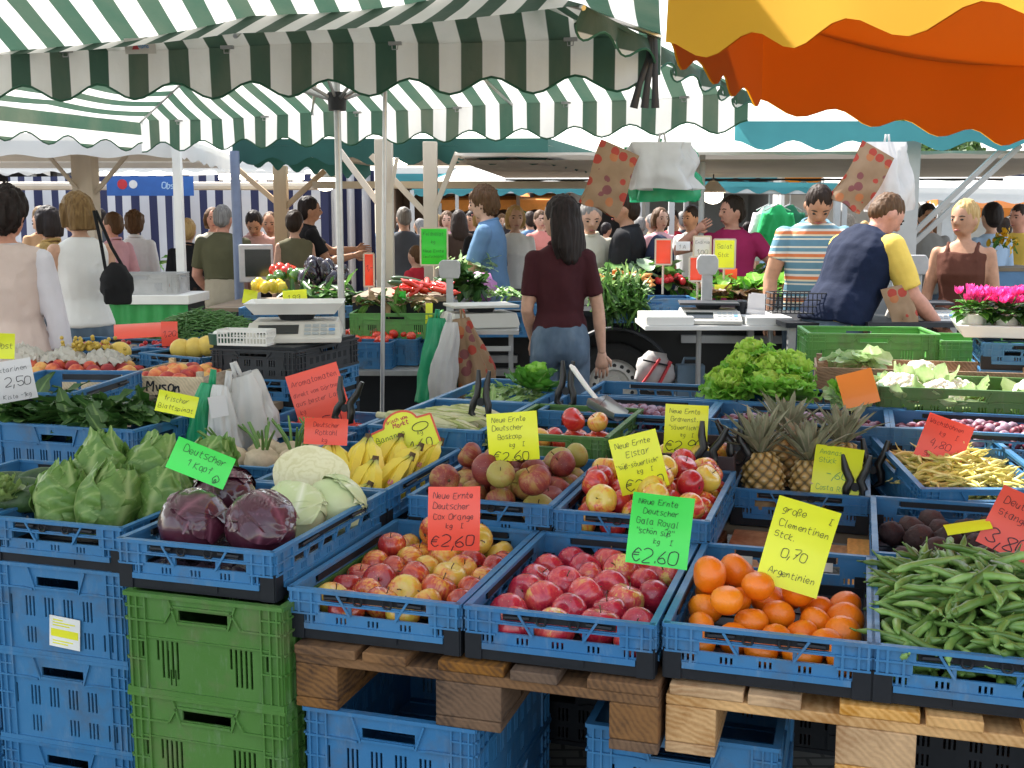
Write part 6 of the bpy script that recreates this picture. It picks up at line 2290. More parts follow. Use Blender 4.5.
sign('yellow card reading Elstar over the red and yellow apples', 'y', 639, 463, 2.90, 50, 60, -15, [('Neue Ernte', .10, .19, .10), ('Elstar', .28, .36, .11), ('"süß-säuerlich"', .03, .54, .085), ('kg   I', .42, .68, .09), ('€2.60', .12, .96, .22)], tilt=6)
sign('yellow card reading 2.90 clipped above the shallow fruit tray', 'y', 686, 430, 3.42, 44, 51, 2, [('Neue Ernte', .10, .17, .10), ('Gravenst.', .14, .33, .10), ('"säuerlich"', .10, .49, .095), ('kg   I', .38, .64, .085), ('€2.90', .06, .93, .23)], tilt=3)
sign('big red card reading Aromatomaten 1,50', 'r', 321, 403, 3.95, 54, 72, -16, [('Aromatomaten', .06, .18, .085), ('direkt vom Gärtner', .05, .33, .07), ('aus bester Lage', .05, .46, .075), ('kg', .08, .58, .07), ('1,50', .22, .87, .19)], tilt=6, ink=INKR)
sign('small red card reading Rotkohl below the tomato card', 'r', 326, 431.5, 3.25, 44, 27, 4, [('Deutscher', .20, .33, .18), ('Rotkohl', .26, .63, .20), ('kg', .42, .90, .16)], tilt=8, ink=INKR)
sign('green card reading Deutscher Kopf behind the red cabbages', 'g', 201, 463, 2.62, 62, 34, 25, [('Deutscher', .16, .36, .24), ('1 Kopf', .30, .72, .22), ('@', .76, .92, .30)], tilt=10)
sign('yellow card reading frischer Blattspinat on the spinach', 'y', 177, 404, 3.62, 40, 22, 14, [('frischer', .15, .42, .25), ('Blattspinat', .06, .80, .25)], tilt=14)
sign('white card reading 2,50 at the left edge', 'w', 13, 381, 3.62, 40, 42, -8, [('Nektarinen', .04, .26, .13), ('2,50', .30, .62, .26), ('Kiste -1kg', .20, .92, .11)], tilt=3)
sign('bare yellow card cut by the left edge', 'y', 3, 346, 4.5, 22, 26, 4, [('Obst', .2, .6, .3)], tilt=3)
sign('yellow card with green writing in front of the pineapples', 'y', 837, 471, 3.30, 48, 51, 5, [('Ananas', .10, .18, .11), ('Stück', .10, .35, .11), ('-,60', .28, .66, .19), ('Costa Rica', .10, .90, .11)], ink=INKG, tilt=5)
sign('red card reading 4,80 standing behind the yellow beans', 'r', 944, 441, 3.42, 46, 46, 18, [('Wachsbohnen', .06, .20, .11), ('kg    I', .36, .40, .11), ('4,80', .24, .68, .19), ('Spanien', .20, .92, .11)], ink=INKR, tilt=5)
sign('red card reading 3 cut by the right edge over the green beans', 'r', 1019, 526, 2.60, 62, 66, 22, [('Deutsche', .12, .26, .13), ('Stangenb.', .12, .46, .12), ('3,80', .10, .92, .26)], tilt=8)
sign('yellow card lying slanted over the beetroots', 'y', 968, 526, 2.62, 46, 14, -18, [], tilt=55)
sign('orange card leaning beside the cauliflower crate', 'o', 858, 388, 3.95, 36, 36, -16, [], tilt=22)
# banana card with rounded head
pts = [(-.5, -.45), (.5, -.45), (.5, .22)] + [(.27, .24)] + [(.27 * math.cos(a), .22 + .26 * math.sin(a)) for a in [PI * i / 10 for i in range(1, 10)]] + [(-.27, .24), (-.5, .22)]
sg = sign('yellow and red bordered banana card with rounded head', 'y', 404, 434, 3.42, 66, 50, -19, [('Bananen', .06, .52, .13), ('1,60', .52, .90, .22), ('kg', .70, .62, .10)], tilt=8, pts=pts, border=mat('red print border', (.70, .10, .05), .5))
m = MB(); write(m, 'frisch vom', -.042, .044, .0105, .002, y0=-.0016); write(m, 'Markt', -.024, .026, .0135, .0024, y0=-.0016)
m.build('red_lettering', mat('red print', (.5, .05, .06), .6), sg)
m = MB(); m.tube([(.055 + .026 * math.cos(a), -.0016, .006 + .013 * math.sin(a)) for a in [2 * PI * i / 16 for i in range(17)]], .0012, 4, cap=False); m.build('ink_oval', INK, sg)
for a in ((345, 408, 3.6, 12, 'black spring clamp on the tomato box beside the big red card'), (481, 402, 3.90, 4, 'black spring clamp standing on the corn crate'), (566, 391, 4.12, 2, 'black spring clamp on the plum crate before the standing woman'),
          (855, 487, 3.28, 0, 'black spring clamp holding the pineapple card'), (873, 470, 3.50, 2, 'black spring clamp behind the pineapple card'), (737, 447, 3.40, -18, 'black spring clamp on the shallow fruit tray'), (707, 455, 3.36, 12, 'black spring clamp under the 2.90 card')):
    clamp(*a, size=.15 if a[0] in (481, 566) else .13, sp=.45 if a[0] in (481, 566) else 1)
# shallow dark tray with a few apples (behind the heaped apples, in front of the plum crates)
CARD = mat('printed dark carton', (.035, .02, .022), .6, .3, 8)
t = box_crate('shallow dark carton tray with red stripes beside the pineapples', G(-.53, 3.56, .72), -GA, .38, .36, .185, CARD, name='carton_tray', corner=False, group='cardboard trays')
m = MB()
for x in (-.13, -.10, .02, .05, .12): m.box(x, x + .006, -.1815, -.1802, .02, .18)
m.build('red_stripes', mat('red print', (.5, .05, .06), .6), t)
m = MB()
for i in range(4):
    for j in range(4):
        m.lathe([(.034, .05), (.026, .032), (.004, .026)], 10, 0, (-.13 + i * .088, -.12 + j * .08, .115))
m.build('moulded_insert', BLACKP, t, 60)
for i, (x, y) in enumerate(((-.02, -.10), (.08, -.12), (.15, -.06))):
    place(bpy.data.meshes['apple'], 'apple', Matrix.Translation(G(-.53, 3.56, .72)) @ Matrix.Rotation(-GA, 4, 'Z') @ Vector((x, y, .17)), (i, i * .6, 0), 'pinkish apple in the shallow carton tray', 'apple', 'apples in the carton tray')

# ================================================================== LEFT MIDDLE
table('trestle table with the peaches at the left', -4.7, -2.62, 4.10, 5.2, .90, T1M)
table('table under the thin green beans at the left', -4.9, -3.1, 5.22, 6.3, .90, T1M)
table('narrow table under the empty blue crate at the left', -3.4, -2.25, 3.36, 4.08, .885, T1M)
def wcrate(kind, px, py, Y, rotz, label):
    """crate whose rim centre shows at px, py at distance Y; its base is derived from the rim height"""
    c = at(px, py, Y)
    h = KINDS[kind][2]
    return crate(kind, Vector((c.x, c.y, c.z - h)), rotz, label), Vector((c.x, c.y, c.z - h)), h
KINDS['mid2'] = (BLUE, GREYP, .15, .6, .4, False, 'produce_crate')
o, cb, hb = wcrate('mid2', 57, 380.5, 4.1, -rad(4.2), 'empty blue crate with a dark base behind the spinach')
# peaches in a pale wooden tray
pc = at(186, 378, 4.62)
t = box_crate('pale wooden tray of peaches with handwriting on its end', Vector((pc.x, pc.y, .925)), -GA + rad(8), .36, .46, .085, WOODP, text='G. Myson')
pe = [ell_mesh('peach', F_PEACH, .036, .036, .033, 14, 10, .05, i) for i in range(2)]
in_crate(pe, 'peach', 'velvety red peach in the pale wooden tray', 'peach', 'peaches in the wooden tray', Vector((pc.x, pc.y, .935)), .1, 26, .035, seed=6, flat=1, hw=(.165, .215), mound=.03, floor=.005, layers=1.4, rot=rad(8))
pn = at(62, 366, 4.95)
box_crate('long wooden tray of nectarines at the left', Vector((pn.x, pn.y, .905)), -GA + rad(8), .78, .44, .06, WOODP)
in_crate(pe, 'nectarine', 'red and yellow nectarine in the long tray at left', 'nectarine', 'nectarines in the long tray', Vector((pn.x, pn.y, .905)), .1, 44, .037, seed=16, flat=1, hw=(.36, .19), mound=.04, floor=.01, layers=1.4, rot=rad(8))
film = mat('clear wrapping paper', (.62, .60, .55), .3, .1, 10, trans=.3)
for i, (px, py, w_) in enumerate(((22, 350, .10), (66, 352, .09), (105, 354, .10))):
    m = MB()
    rr = random.Random(i)
    m.sheet(16, 16, lambda a, v: Vector(((a - .5) * w_ * 2, (v - .5) * .2, .05 * math.sin(PI * a) * math.sin(PI * v) + .035 * noise.noise(Vector((a * 11, v * 11, i))))))
    tag(m.build('wrapping_paper', film, loc=at(px, py, 5.0) - Vector((0, 0, .03)), smooth=40), ('crumpled clear paper behind the bare yellow card', 'crumpled clear paper over the nectarines', 'curved white paper beside the grapes')[i], 'paper')
gp = at(88, 347, 5.05)
m = MB()
rr = random.Random(9)
for i in range(90): m.ball((rr.gauss(0, .05), rr.gauss(0, .03), abs(rr.gauss(0, .022))), .0095, nu=7, nv=5)
tag(m.build('grapes', mat('golden grapes', (.50, .34, .05), .3, .25, 20), loc=gp - Vector((0, 0, .01)), smooth=180), 'golden grape bunch lying behind the nectarines', 'grapes', kind='stuff')
# crates behind: melons, radishes, thin beans
o, cm_, hm_ = wcrate('short', 152, 352, 5.25, -GA + rad(75), 'small blue crate of yellow melons behind the peaches')
o, cm2, hm_ = wcrate('short', 195, 352, 5.05, -GA + rad(75), 'small blue crate beside the weighing stack')
mel = ell_mesh('melon', mat('yellow melon rind', (.72, .50, .10), .5, .12, 20, bump=.3), .052, .05, .048)
for i, (px, py) in enumerate(((181, 349), (195, 348), (208, 346), (120, 352))):
    place(mel, 'melon', at(px, py, 5.15), (i, 0, 0), 'round yellow melon in the small blue crate', 'melon', 'yellow melons')
o, cr_, hr_ = wcrate('low', 112, 342, 5.75, -GA + rad(85), 'blue crate with a red card lying on it')
o, cr2, hr_ = wcrate('low', 205, 345, 5.80, -GA + rad(85), 'blue crate of radishes below the thin green beans')
rad_m = ell_mesh('radish', mat('radish skin', (.55, .025, .03), .35, .2, 20), .014, .014, .016, 8, 6)
rr = random.Random(5)
for i in range(80):
    q = cr2 + Vector((rr.uniform(-.27, .27), rr.uniform(-.16, .16), .085 + rr.uniform(0, .045)))
    place(rad_m, 'radish', q, (rr.uniform(0, 3), rr.uniform(0, 3), 0), 'small red radish below the thin green beans', 'radish', 'radishes in the blue crate')
for i in range(14):
    q = cr_ + Vector((rr.uniform(-.2, .27), rr.uniform(-.14, .14), .085 + rr.uniform(0, .03)))
    place(rad_m, 'cherry', q, (rr.uniform(0, 3), 0, 0), 'dark red cherry under the lying red card', 'cherry', 'cherries under the red card', scale=.9)
sign('red card lying flat on the blue crate at left', 'r', 140, 328, 5.75, 50, 30, -4, [], tilt=66)
sign('small upright red card beside the lying one', 'r', 169.5, 334, 5.45, 16, 25, 0, [('1,20', .1, .6, .3)], ink=INKR, tilt=2)
hb_ = at(205, 330, 6.35)
m = MB()
rr = random.Random(2)
for i in range(1100):
    x, y = rr.uniform(-1, 1), rr.uniform(-1, 1)
    z = .16 * (1 - .7 * x * x) * (1 - .8 * y * y) * rr.uniform(.8, 1.05)
    th = rr.uniform(0, 6.28)
    d = Vector((math.cos(th), math.sin(th), rr.gauss(0, .3))).normalized() * rr.uniform(.04, .07)
    p = Vector((x * .30, y * .22, z))
    b_ = Vector((0, 0, .008))
    m.tube([p - d, p - d * .3 + b_, p + d * .4 + b_, p + d], [.0015, .0038, .0038, .0012], 4)
tag(m.build('thin_bean_heap', BEANF, loc=(hb_.x, hb_.y, hb_.z - .06), smooth=180), 'heap of thin dark green beans beside the weighing stack', 'beans', kind='stuff')
o, _, _ = wcrate('mid', 205, 333, 6.35, -GA + PI / 2, 'blue crate under the heap of thin green beans')
# weighing stack --------------------------------------------------------
for i in range(8):
    gcrate('low', -2.585, 4.08, .974 - .1135 * i, ('topmost', 'second', 'third', 'fourth', 'fifth', 'sixth', 'seventh', 'lowest')[i] + ' blue crate in the stack under the left scale')
KINDS['lid'] = (GREYP, GREYP, .12, .6, .4, True, 'lidded_crate')
gcrate('lid', -2.585, 4.08, 1.094, 'dark grey lidded box on top of the blue stack under the scale')
m = MB(); m.box(-.19, .19, -.29, .29, 0, .012)
sc_c = G(-2.385, 4.38, 1.095)
tag(m.build('tray_lid', BLACKP, loc=sc_c, rot=(0, 0, -GA)), 'dark lid closing the grey box under the left scale', 'lid')
scale_shop('cream shop scale with a wide tray on the dark grey box', G(-2.36, 4.42, 1.108), -GA + rad(24), 1.0)
# small white basket and green tubs beside the scale
t = thing('basket', 'small white plastic basket in front of the left scale', 'basket', G(-2.44, 4.13, 1.108), -GA + rad(6))
for x0, x1, y0, y1 in ((-.11, .11, -.05, -.046), (-.11, .11, .046, .05), (-.11, -.106, -.0455, .0455), (.106, .11, -.0455, .0455)):
    m = MB()
    m.box(x0, x1, y0, y1, 0, .010); m.box(x0, x1, y0, y1, .055, .066)
    L = max(x1 - x0, y1 - y0); n = int(L / .014)
    for i in range(n + 1):
        s_ = i / n
        xx, yy = x0 + (x1 - x0 - .004) * s_ if x1 - x0 > .02 else x0, y0 + (y1 - y0 - .004) * s_ if y1 - y0 > .02 else y0
        m.box(xx, xx + .004, yy, yy + .004, .0101, .0549)
    m.box(x0, x1, y0, y1, .030, .036)
    m.build('basket_side', WPAINT, t)
m = MB(); m.box(-.105, .105, -.045, .045, 0, .004); m.build('basket_floor', WPAINT, t)
for i, (u, w) in enumerate(((-2.56, 4.12), (-2.53, 4.24))):
    m = MB(); m.lathe([(.0, 0), (.045, 0), (.05, .04), (.05, .045), (.0, .045)], 14); m.ball((0, 0, .045), .03, .03, .015, mi=1)
    tag(m.build('green_tub', [mat('dark green tub', (.02, .08, .05), .5), WPAINT], loc=G(u, w, 1.108), smooth=40), 'small dark green tub beside the white basket', 'tub', 'green tubs by the scale')
# hanging carrier bags in front of the stack
PBAG = mat('white carrier bag film', (.66, .65, .64), .35, .08, 8, trans=.25)
GBAG = mat('green carrier bag film', (.02, .36, .16), .35, .15, 8, trans=.2)
k = NT('printed brown paper')
tc = k.n.new('ShaderNodeTexCoord'); vo = k.n.new('ShaderNodeTexVoronoi'); vo.inputs['Scale'].default_value = 14; vo.inputs['Randomness'].default_value = .75
k.l(tc.outputs['Object'], vo.inputs['Vector'])
base = k.ramp(k.noise(6, 4), [(.3, (.27, .165, .09)), (.7, (.36, .235, .14))])
mx = k.new('ShaderNodeMix', data_type='RGBA')
k.l(k.mathn('LESS_THAN', k.mathn('ADD', vo.outputs['Distance'], k.mathn('MULTIPLY', k.noise(40, 2), .12)), .47), mx.inputs[0]); k.l(base, mx.inputs[6])
k.l(k.ramp(vo.outputs['Color'], [(.35, (.40, .05, .03)), (.5, (.22, .07, .07)), (.7, (.45, .16, .06))], 'CONSTANT'), mx.inputs[7])
k.l(mx.outputs[2], k.b.inputs['Base Color']); k.b.inputs['Roughness'].default_value = .8
KRAFT = k.m
place(bag_mesh('carrier_bag', PBAG, .17, .26, .11, 3, .6), 'carrier_bag', at(238, 376, 3.75), (rad(10), rad(-18), .3), 'bundle of white carrier bags hanging before the blue stack', 'bag', 'bundles of carrier bags')
place(bag_mesh('carrier_bag', PBAG, .11, .30, .07, 5), 'carrier_bag', at(228, 386, 3.68), (0, rad(6), 0), 'white carrier bag with a paper tag left of the white bundle', 'bag', 'bundles of carrier bags')
place(bag_mesh('carrier_bag', GBAG, .10, .30, .07, 7), 'carrier_bag', at(212, 384, 3.76), (0, rad(8), 0), 'green carrier bag left of the white bundle', 'bag', 'bundles of carrier bags')
m = MB(); m.box(-.028, .028, 0, .001, -.04, .03); tag(m.build('paper_tag', PAP['w'], loc=at(218, 405, 3.60), rot=(0, rad(-8), .3)), 'small blank paper tag on the white carrier bag', 'tag')
# bags by the middle scale
for px, py, Y, mt, w_, h_, lab in ((437, 318, 6.5, GBAG, .20, .50, 'bundle of green carrier bags below the middle scale'), (449, 322, 6.4, PBAG, .16, .46, 'bundle of white carrier bags below the middle scale'), (463, 318, 6.5, KRAFT, .22, .52, 'printed brown paper bags below the middle scale')):
    place(bag_mesh('carrier_bag', mt, w_, h_, .12, int(px)), 'carrier_bag', at(px, py, Y), (0, rad(3 if px < 450 else -8), 0), lab, 'bag', 'bundles of carrier bags')
def paperbag(label, px, py, Y, W_, H_, roll, yaw=0):
    t = thing('paper_bag_bundle', label, 'bag', at(px, py, Y), 0, 'printed paper bags')
    m = MB()
    q = px * .37
    for sg in (-1, 1):
        m.sheet(12, 14, lambda a, v: Vector(((a if sg < 0 else 1 - a) * W_ - W_ / 2 + .012 * math.sin(v * 5 + q), sg * (.030 * math.sin(PI * a) ** .6 * (.35 + .65 * v)) + .022 * noise.noise(Vector((a * 3 + q, v * 4, 1))) * (.3 + v) + .03 * (v - .5) ** 2, -H_ * v * (1 + .02 * math.sin(a * 9)))))
    m.build('paper_bags', KRAFT, t, 45)
    t.rotation_euler = (0, rad(roll), rad(yaw))
paperbag('printed brown paper bags hanging beside the white bags over the standing woman', 622, 148, 7.0, .26, .40, 22, 8)
paperbag('printed brown paper bags hanging by the post at the right', 880, 150, 7.6, .24, .42, 30, -10)
paperbag('printed brown paper bags behind the navy vest man', 896, 286, 6.7, .16, .30, -14, 0)
place(bag_mesh('carrier_bag', PBAG, .42, .29, .16, 21, .85), 'carrier_bag', at(662, 142, 7.1), (0, 0, 0), 'broad white carrier bags hanging from the beam', 'bag', 'bundles of carrier bags')
place(bag_mesh('carrier_bag', GBAG, .43, .34, .14, 23, .85), 'carrier_bag', at(663, 147, 7.25), (0, 0, 0), 'green carrier bags showing under the white ones', 'bag', 'bundles of carrier bags')
place(bag_mesh('carrier_bag', PBAG, .30, .46, .12, 25, .8), 'carrier_bag', at(887, 142, 7.75), (0, 0, 0), 'clear white carrier bags behind the printed paper ones at right', 'bag', 'bundles of carrier bags')

# ================================================================== TRAILER AND COUNTERS
TRB = mat('black trailer body', (.012, .012, .013), .5, .3, 4)
tx = at(600, 360, 8.3)
t = thing('sales_trailer', 'black sales trailer with a steel rimmed wheel behind the standing woman', 'trailer', (tx.x, 8.3, GZ), rad(-4))
m = MB(); m.box(-2.3, 2.6, .10, 1.5, .30, .86); m.build('body', TRB, t)
for i, (x0, x1, z) in enumerate(((-1.6, -.62, .50), (-1.6, -.62, .40), (.6, 2.5, .66), (.6, 2.5, .30))):
    m = MB(); m.box(x0, x1, .02, .09, z, z + .055); m.build('rail', STEEL if i < 2 else GPAINT, t)
m = MB(); m.box(-2.4, 2.7, -.05, 1.6, .861, .90); m.build('counter', BLACKP, t)
wx = at(616, 386, 8.1).x - tx.x
w = MB(); prof = [(.19, -.09), (.27, -.10), (.305, -.07), (.315, 0), (.305, .07), (.27, .10), (.19, .09)]
w.T = Matrix.Translation((wx, -.12, .37)) @ Matrix.Rotation(PI / 2, 4, 'X')
w.lathe(prof, 36)
tyre = w.build('tyre', mat('tyre rubber', (.016, .016, .017), .8, .2, 30), t, 40)
w = MB(); w.T = Matrix.Translation((wx, -.12, .37)) @ Matrix.Rotation(PI / 2, 4, 'X')
w.lathe([(.20, .085), (.195, .06), (.18, .05), (.165, .062), (.115, .075), (.10, .045), (.06, .04), (.055, .07), (0, .072)], 40)
w.build('rim', mat('dull steel rim', (.60, .59, .57), .45, .15, 12, metal=.2), tyre, 40)
w = MB()
for i in range(16):
    a = 2 * PI * i / 16
    w.T = Matrix.Translation((wx + .142 * math.cos(a), -.12, .37 + .142 * math.sin(a))) @ Matrix.Rotation(PI / 2, 4, 'X')
    w.lathe([(.0, .0705), (.015, .0708), (.016, .067)], 8)
w.build('rim_hole', BLACKM, tyre)
w = MB()
n = 18
w.sheet(n, 1, lambda a, v: Vector((wx + .42 * math.cos(PI * a), -.26 + .26 * v, .37 + .42 * math.sin(PI * a))))
w.tube([(wx + .42 * math.cos(PI * i / n), -.26, .37 + .42 * math.sin(PI * i / n)) for i in range(n + 1)], .016, 6)
w.build('mudguard', GREYP, t, 40)
# red white bag and grey jerrycan by the wheel
rb = at(655, 372, 7.3)
m = MB(); m.ball((0, 0, 0), .13, .08, .13, 14, 10, 0, lambda p: 1 + .25 * noise.noise(p * 2.5)); m.bar((-.10, -.078, -.08), (.02, -.088, .10), .05, .014, 1); m.bar((.0, -.085, -.1), (.09, -.075, .08), .045, .014, 1); m.bar((-.09, -.08, .09), (.09, -.08, .05), .02, .01, 2)
tag(m.build('cool_bag', [mat('white bag cloth', (.42, .40, .40), .6), mat('red bag cloth', (.45, .03, .04), .6), BLACKP], loc=rb, smooth=60), 'red white and black bag beside the trailer wheel', 'bag')
m = MB(); m.box(-.09, .09, -.05, .05, -.18, .05); m.tube([(-.05, 0, .05), (-.04, 0, .09), (.04, 0, .09), (.05, 0, .05)], .012, 6)
tag(m.build('jerrycan', mat('grey blue can', (.10, .16, .22), .5), loc=at(690, 372, 7.3), bevel=.01), 'grey blue canister beside the trailer wheel', 'canister')
# boxes that carry the two (stand on the ground, in the dark)
for px, lab in ((655, 'dark box under the red and white bag'), (690, 'dark box under the grey blue canister')):
    c = at(px, 395, 7.3)
    m = MB(); m.box(-.11, .11, -.1, .1, 0, c.z - GZ - .015)
    tag(m.build('storage_box', BLACKP, loc=(c.x, c.y, GZ), bevel=.01), lab, 'box')
# scale shelf right
sr = at(712, 322, 7.3)
t = thing('scale_shelf', 'white shelf on pipe legs carrying the right scale', 'shelf', (sr.x, sr.y, GZ))
zs = sr.z - GZ
m = MB(); m.box(-.47, .47, -.28, .30, zs - .03, zs); m.build('shelf_board', WPAINT, t, bevel=.004)
m = MB(); m.box(-.46, -.16, -.26, .25, zs + .001, zs + .055); m.build('paper_stack', WPAINT, t, bevel=.004)
m = MB(); m.box(.17, .46, -.26, .25, zs + .001, zs + .05); m.build('paper_stack', WPAINT, t, bevel=.004)
for x in (-.10, .36):
    m = MB(); m.tube([(x, -.1, 0), (x, -.1, zs - .031)], .017, 8); m.build('pipe_leg', STEEL, t, 40)
m = MB(); m.tube([(-.10, -.1, .35), (.36, -.1, .35)], .012, 8); m.build('cross_pipe', STEEL, t, 40)
scale_shop('pale shop scale with a tall customer display on the white shelf', (sr.x - .03, sr.y - .02, sr.z + .002), rad(-6), 1.0, 'flat', True)
# card holder with white slips
m = MB(); m.box(-.06, .06, -.02, .02, 0, .03); m.box(-.055, .055, -.004, .004, .031, .13); m.box(-.035, .065, .006, .014, .031, .14)
tag(m.build('card_holder', [PAP['w']], loc=(sr.x + .28, sr.y, sr.z + .05), rot=(rad(-8), rad(6), 0)), 'white card slips in a holder right of the scale', 'cards')
m = MB(); m.lathe([(0, 0), (.04, 0), (.045, .08), (.03, .09), (0, .09)], 12)
tag(m.build('black_pot', BLACKP, loc=(sr.x + .20, sr.y + .05, sr.z + .05), smooth=40), 'small black pot beside the white card slips', 'pot')
# scale shelf left
sl_ = at(480, 327, 7.2)
t = thing('scale_shelf', 'grey steel shelf carrying the middle scale', 'shelf', (sl_.x, sl_.y, GZ))
zs = sl_.z - GZ
m = MB(); m.box(-.25, .25, -.25, .28, zs - .025, zs); m.build('shelf_board', METAL, t)
m = MB(); m.box(-.22, .20, -.24, -.22, zs - .13, zs - .10); m.build('front_rail', GPAINT, t)
for x in (-.22, .20):
    m = MB(); m.bar((x, -.2, 0), (x, -.2, zs - .026), .03, .03, up=(0, 1, 0)); m.build('leg', STEEL, t)
scale_shop('grey shop scale with a tall customer display left of the standing woman', (sl_.x, sl_.y + .02, sl_.z + .002), rad(196), 1.12, 'flat', False)
t = thing('display_column', 'grey customer display column behind the middle scale', 'display', (at(450, 320, 7.5).x, 7.5, sl_.z))
m = MB(); m.bar((0, 0, 0), (0, 0, .30), .045, .045, up=(0, 1, 0)); m.build('column', LGREY, t)
m = MB(); m.slab([(-.06, .30), (.06, .30), (.07, .33), (.07, .40), (.05, .42), (-.05, .42), (-.07, .40), (-.07, .33)], -.03, .03); m.build('display_head', LGREY, t, bevel=.005)
# monitor scale far left
c = at(257, 294, 9.6)
t = thing('screen_scale', 'pale monitor of a shop scale before the apron man', 'monitor', c, rad(10))
m = MB(); m.box(-.03, .03, 0, .06, -.1, .1); m.build('stand', LGREY, t)
m = MB(); m.box(-.14, .14, -.03, .14, .10, .42); m.build('monitor', LGREY, t, bevel=.01)
m = MB(); m.box(-.09, .125, -.034, -.0305, .15, .38); m.build('screen', DISP, t)

# produce on the trailer counter and the stalls behind ---------------------------------
cg, cgc, _ = wcrate('lgreen', 398, 311, 7.6, PI / 2, 'green crate of roots below the red pepper heap')
table('table under the pepper and root crates in the middle', -3.9, -1.35, 7.05, 8.7, cgc.z, T1M) if False else None
def heap(label, px, py, Y, meshes, nm, cat, group, n, hx_, hy_, hz_, seed, sc_=1.0, zb=None):
    c = at(px, py, Y)
    rr = random.Random(seed)
    for i in range(n):
        x, y = rr.uniform(-1, 1), rr.uniform(-1, 1)
        z = hz_ * (1 - .6 * x * x) * (1 - .6 * y * y) * rr.uniform(.4, 1.0)
        place(rr.choice(meshes), nm, (c.x + x * hx_, c.y + y * hy_, c.z + z), (rr.uniform(-.6, .6), rr.uniform(-.6, .6), rr.uniform(0, 6.28)), label, cat, group, sc_ * rr.uniform(.85, 1.15))
def leafheap(label, px, py, Y, mats_, L, W_, n, sx_, sy_, h_, seed, nm='greens', cat='greens', flat=.5):
    me = bunch(nm + '_%d' % seed, mats_, n, L, W_, seed, (sx_, sy_), h_, .008, flat)
    return tag(place(me, nm, at(px, py, Y), (0, 0, 0), label, cat), kind='stuff')
def stalltable(label, px0, px1, ytop, Y, depth, m_=None, name='stall_table', front=None):
    a, b = at(px0, ytop, Y), at(px1, ytop, Y)
    t = thing(name, label, 'table', ((a.x + b.x) / 2, Y, GZ), 0, 'display tables of the stalls')
    w, z = (b.x - a.x) / 2, a.z - GZ
    m = MB(); m.box(-w, w, 0, depth, z - .03, z); m.build('tabletop', m_ or T1M, t)
    if front:
        m = MB(); m.box(-w, w, .01, .03, .05, z - .031); m.build('front_board', front, t)
    for x in (-w + .05, w - .05):
        for y in (.06, depth - .06):
            m = MB(); m.bar((x, y, 0), (x, y, z - .031), .045, .045, up=(0, 1, 0)); m.build('leg', STEEL, t)
    return t
stalltable('low table under the tomato crates behind the leaning pole', 335, 445, 371, 7.0, 1.0, STEEL)
stalltable('dark display table under the aubergines and peppers', 205, 350, 308, 8.6, 1.3, T1M, front=BLACKP)
eg = ell_mesh('aubergine', F_EGG, .05, .05, .085, 12, 8)
pr = [ell_mesh('pepper', F_PEPR, .045, .045, .05, 10, 7, .2, 1)]
pg = [ell_mesh('pepper', F_PEPG, .045, .045, .05, 10, 7, .2, 2)]
py_ = [ell_mesh('pepper', F_PEPY, .045, .045, .05, 10, 7, .2, 3)]
heap('dark glossy aubergine in the heap behind the tomatoes', 324, 283, 8.9, [eg], 'aubergine', 'aubergine', 'aubergines in a heap', 26, .16, .12, .18, 3)
heap('green pepper on the display behind the left scale', 292, 282, 9.0, pg, 'pepper', 'pepper', 'green peppers', 22, .16, .12, .12, 4)
heap('red pepper on the display behind the left scale', 283, 276, 9.2, pr, 'pepper', 'pepper', 'red peppers behind the left scale', 12, .10, .12, .08, 5)
heap('yellow pepper on the display beside the monitor', 268, 290, 8.8, py_, 'pepper', 'pepper', 'yellow peppers', 12, .12, .10, .07, 6)
leafheap('dark green stalks lying before the aubergines', 322, 299, 8.6, [L_DARK, L_MID], .22, .05, 60, .26, .12, .06, 41)
for px, py, Y, lab, kd in ((285, 306, 8.4, 'blue crate behind the left scale', 'low'), (322, 304, 8.5, 'blue crate below the aubergines', 'low')):
    wcrate(kd, px, py, Y, PI / 2, lab)
sign('plain yellow card on the display behind the left scale', 'y', 295, 297, 8.2, 24, 14, -4, [('1,99', .2, .7, .4)], tilt=6)
sign('yellow folded card before the man in khaki trousers', 'y', 250, 297, 8.0, 14, 14, 10, [], tilt=6)
tm = apple_mesh('tomato_vine', F_TOM, .033, squash=.85, dim=.12, seed=7)
for i, (px, py, Y, lab) in enumerate(((352, 339, 7.3, 'blue crate of tomatoes behind the left scale'), (378, 336, 7.45, 'blue crate of tomatoes by the leaning pole'))):
    o, c, h = wcrate('mid', px, py, Y, PI / 2 - .1, lab)
    rr = random.Random(i)
    for j in range(34):
        place(tm, 'tomato', c + Vector((rr.uniform(-.26, .26), rr.uniform(-.17, .17), .15 + rr.uniform(0, .045))), (rr.uniform(-.5, .5), rr.uniform(-.5, .5), j), 'red tomato in the crates behind the left scale', 'tomato', 'tomatoes behind the left scale')
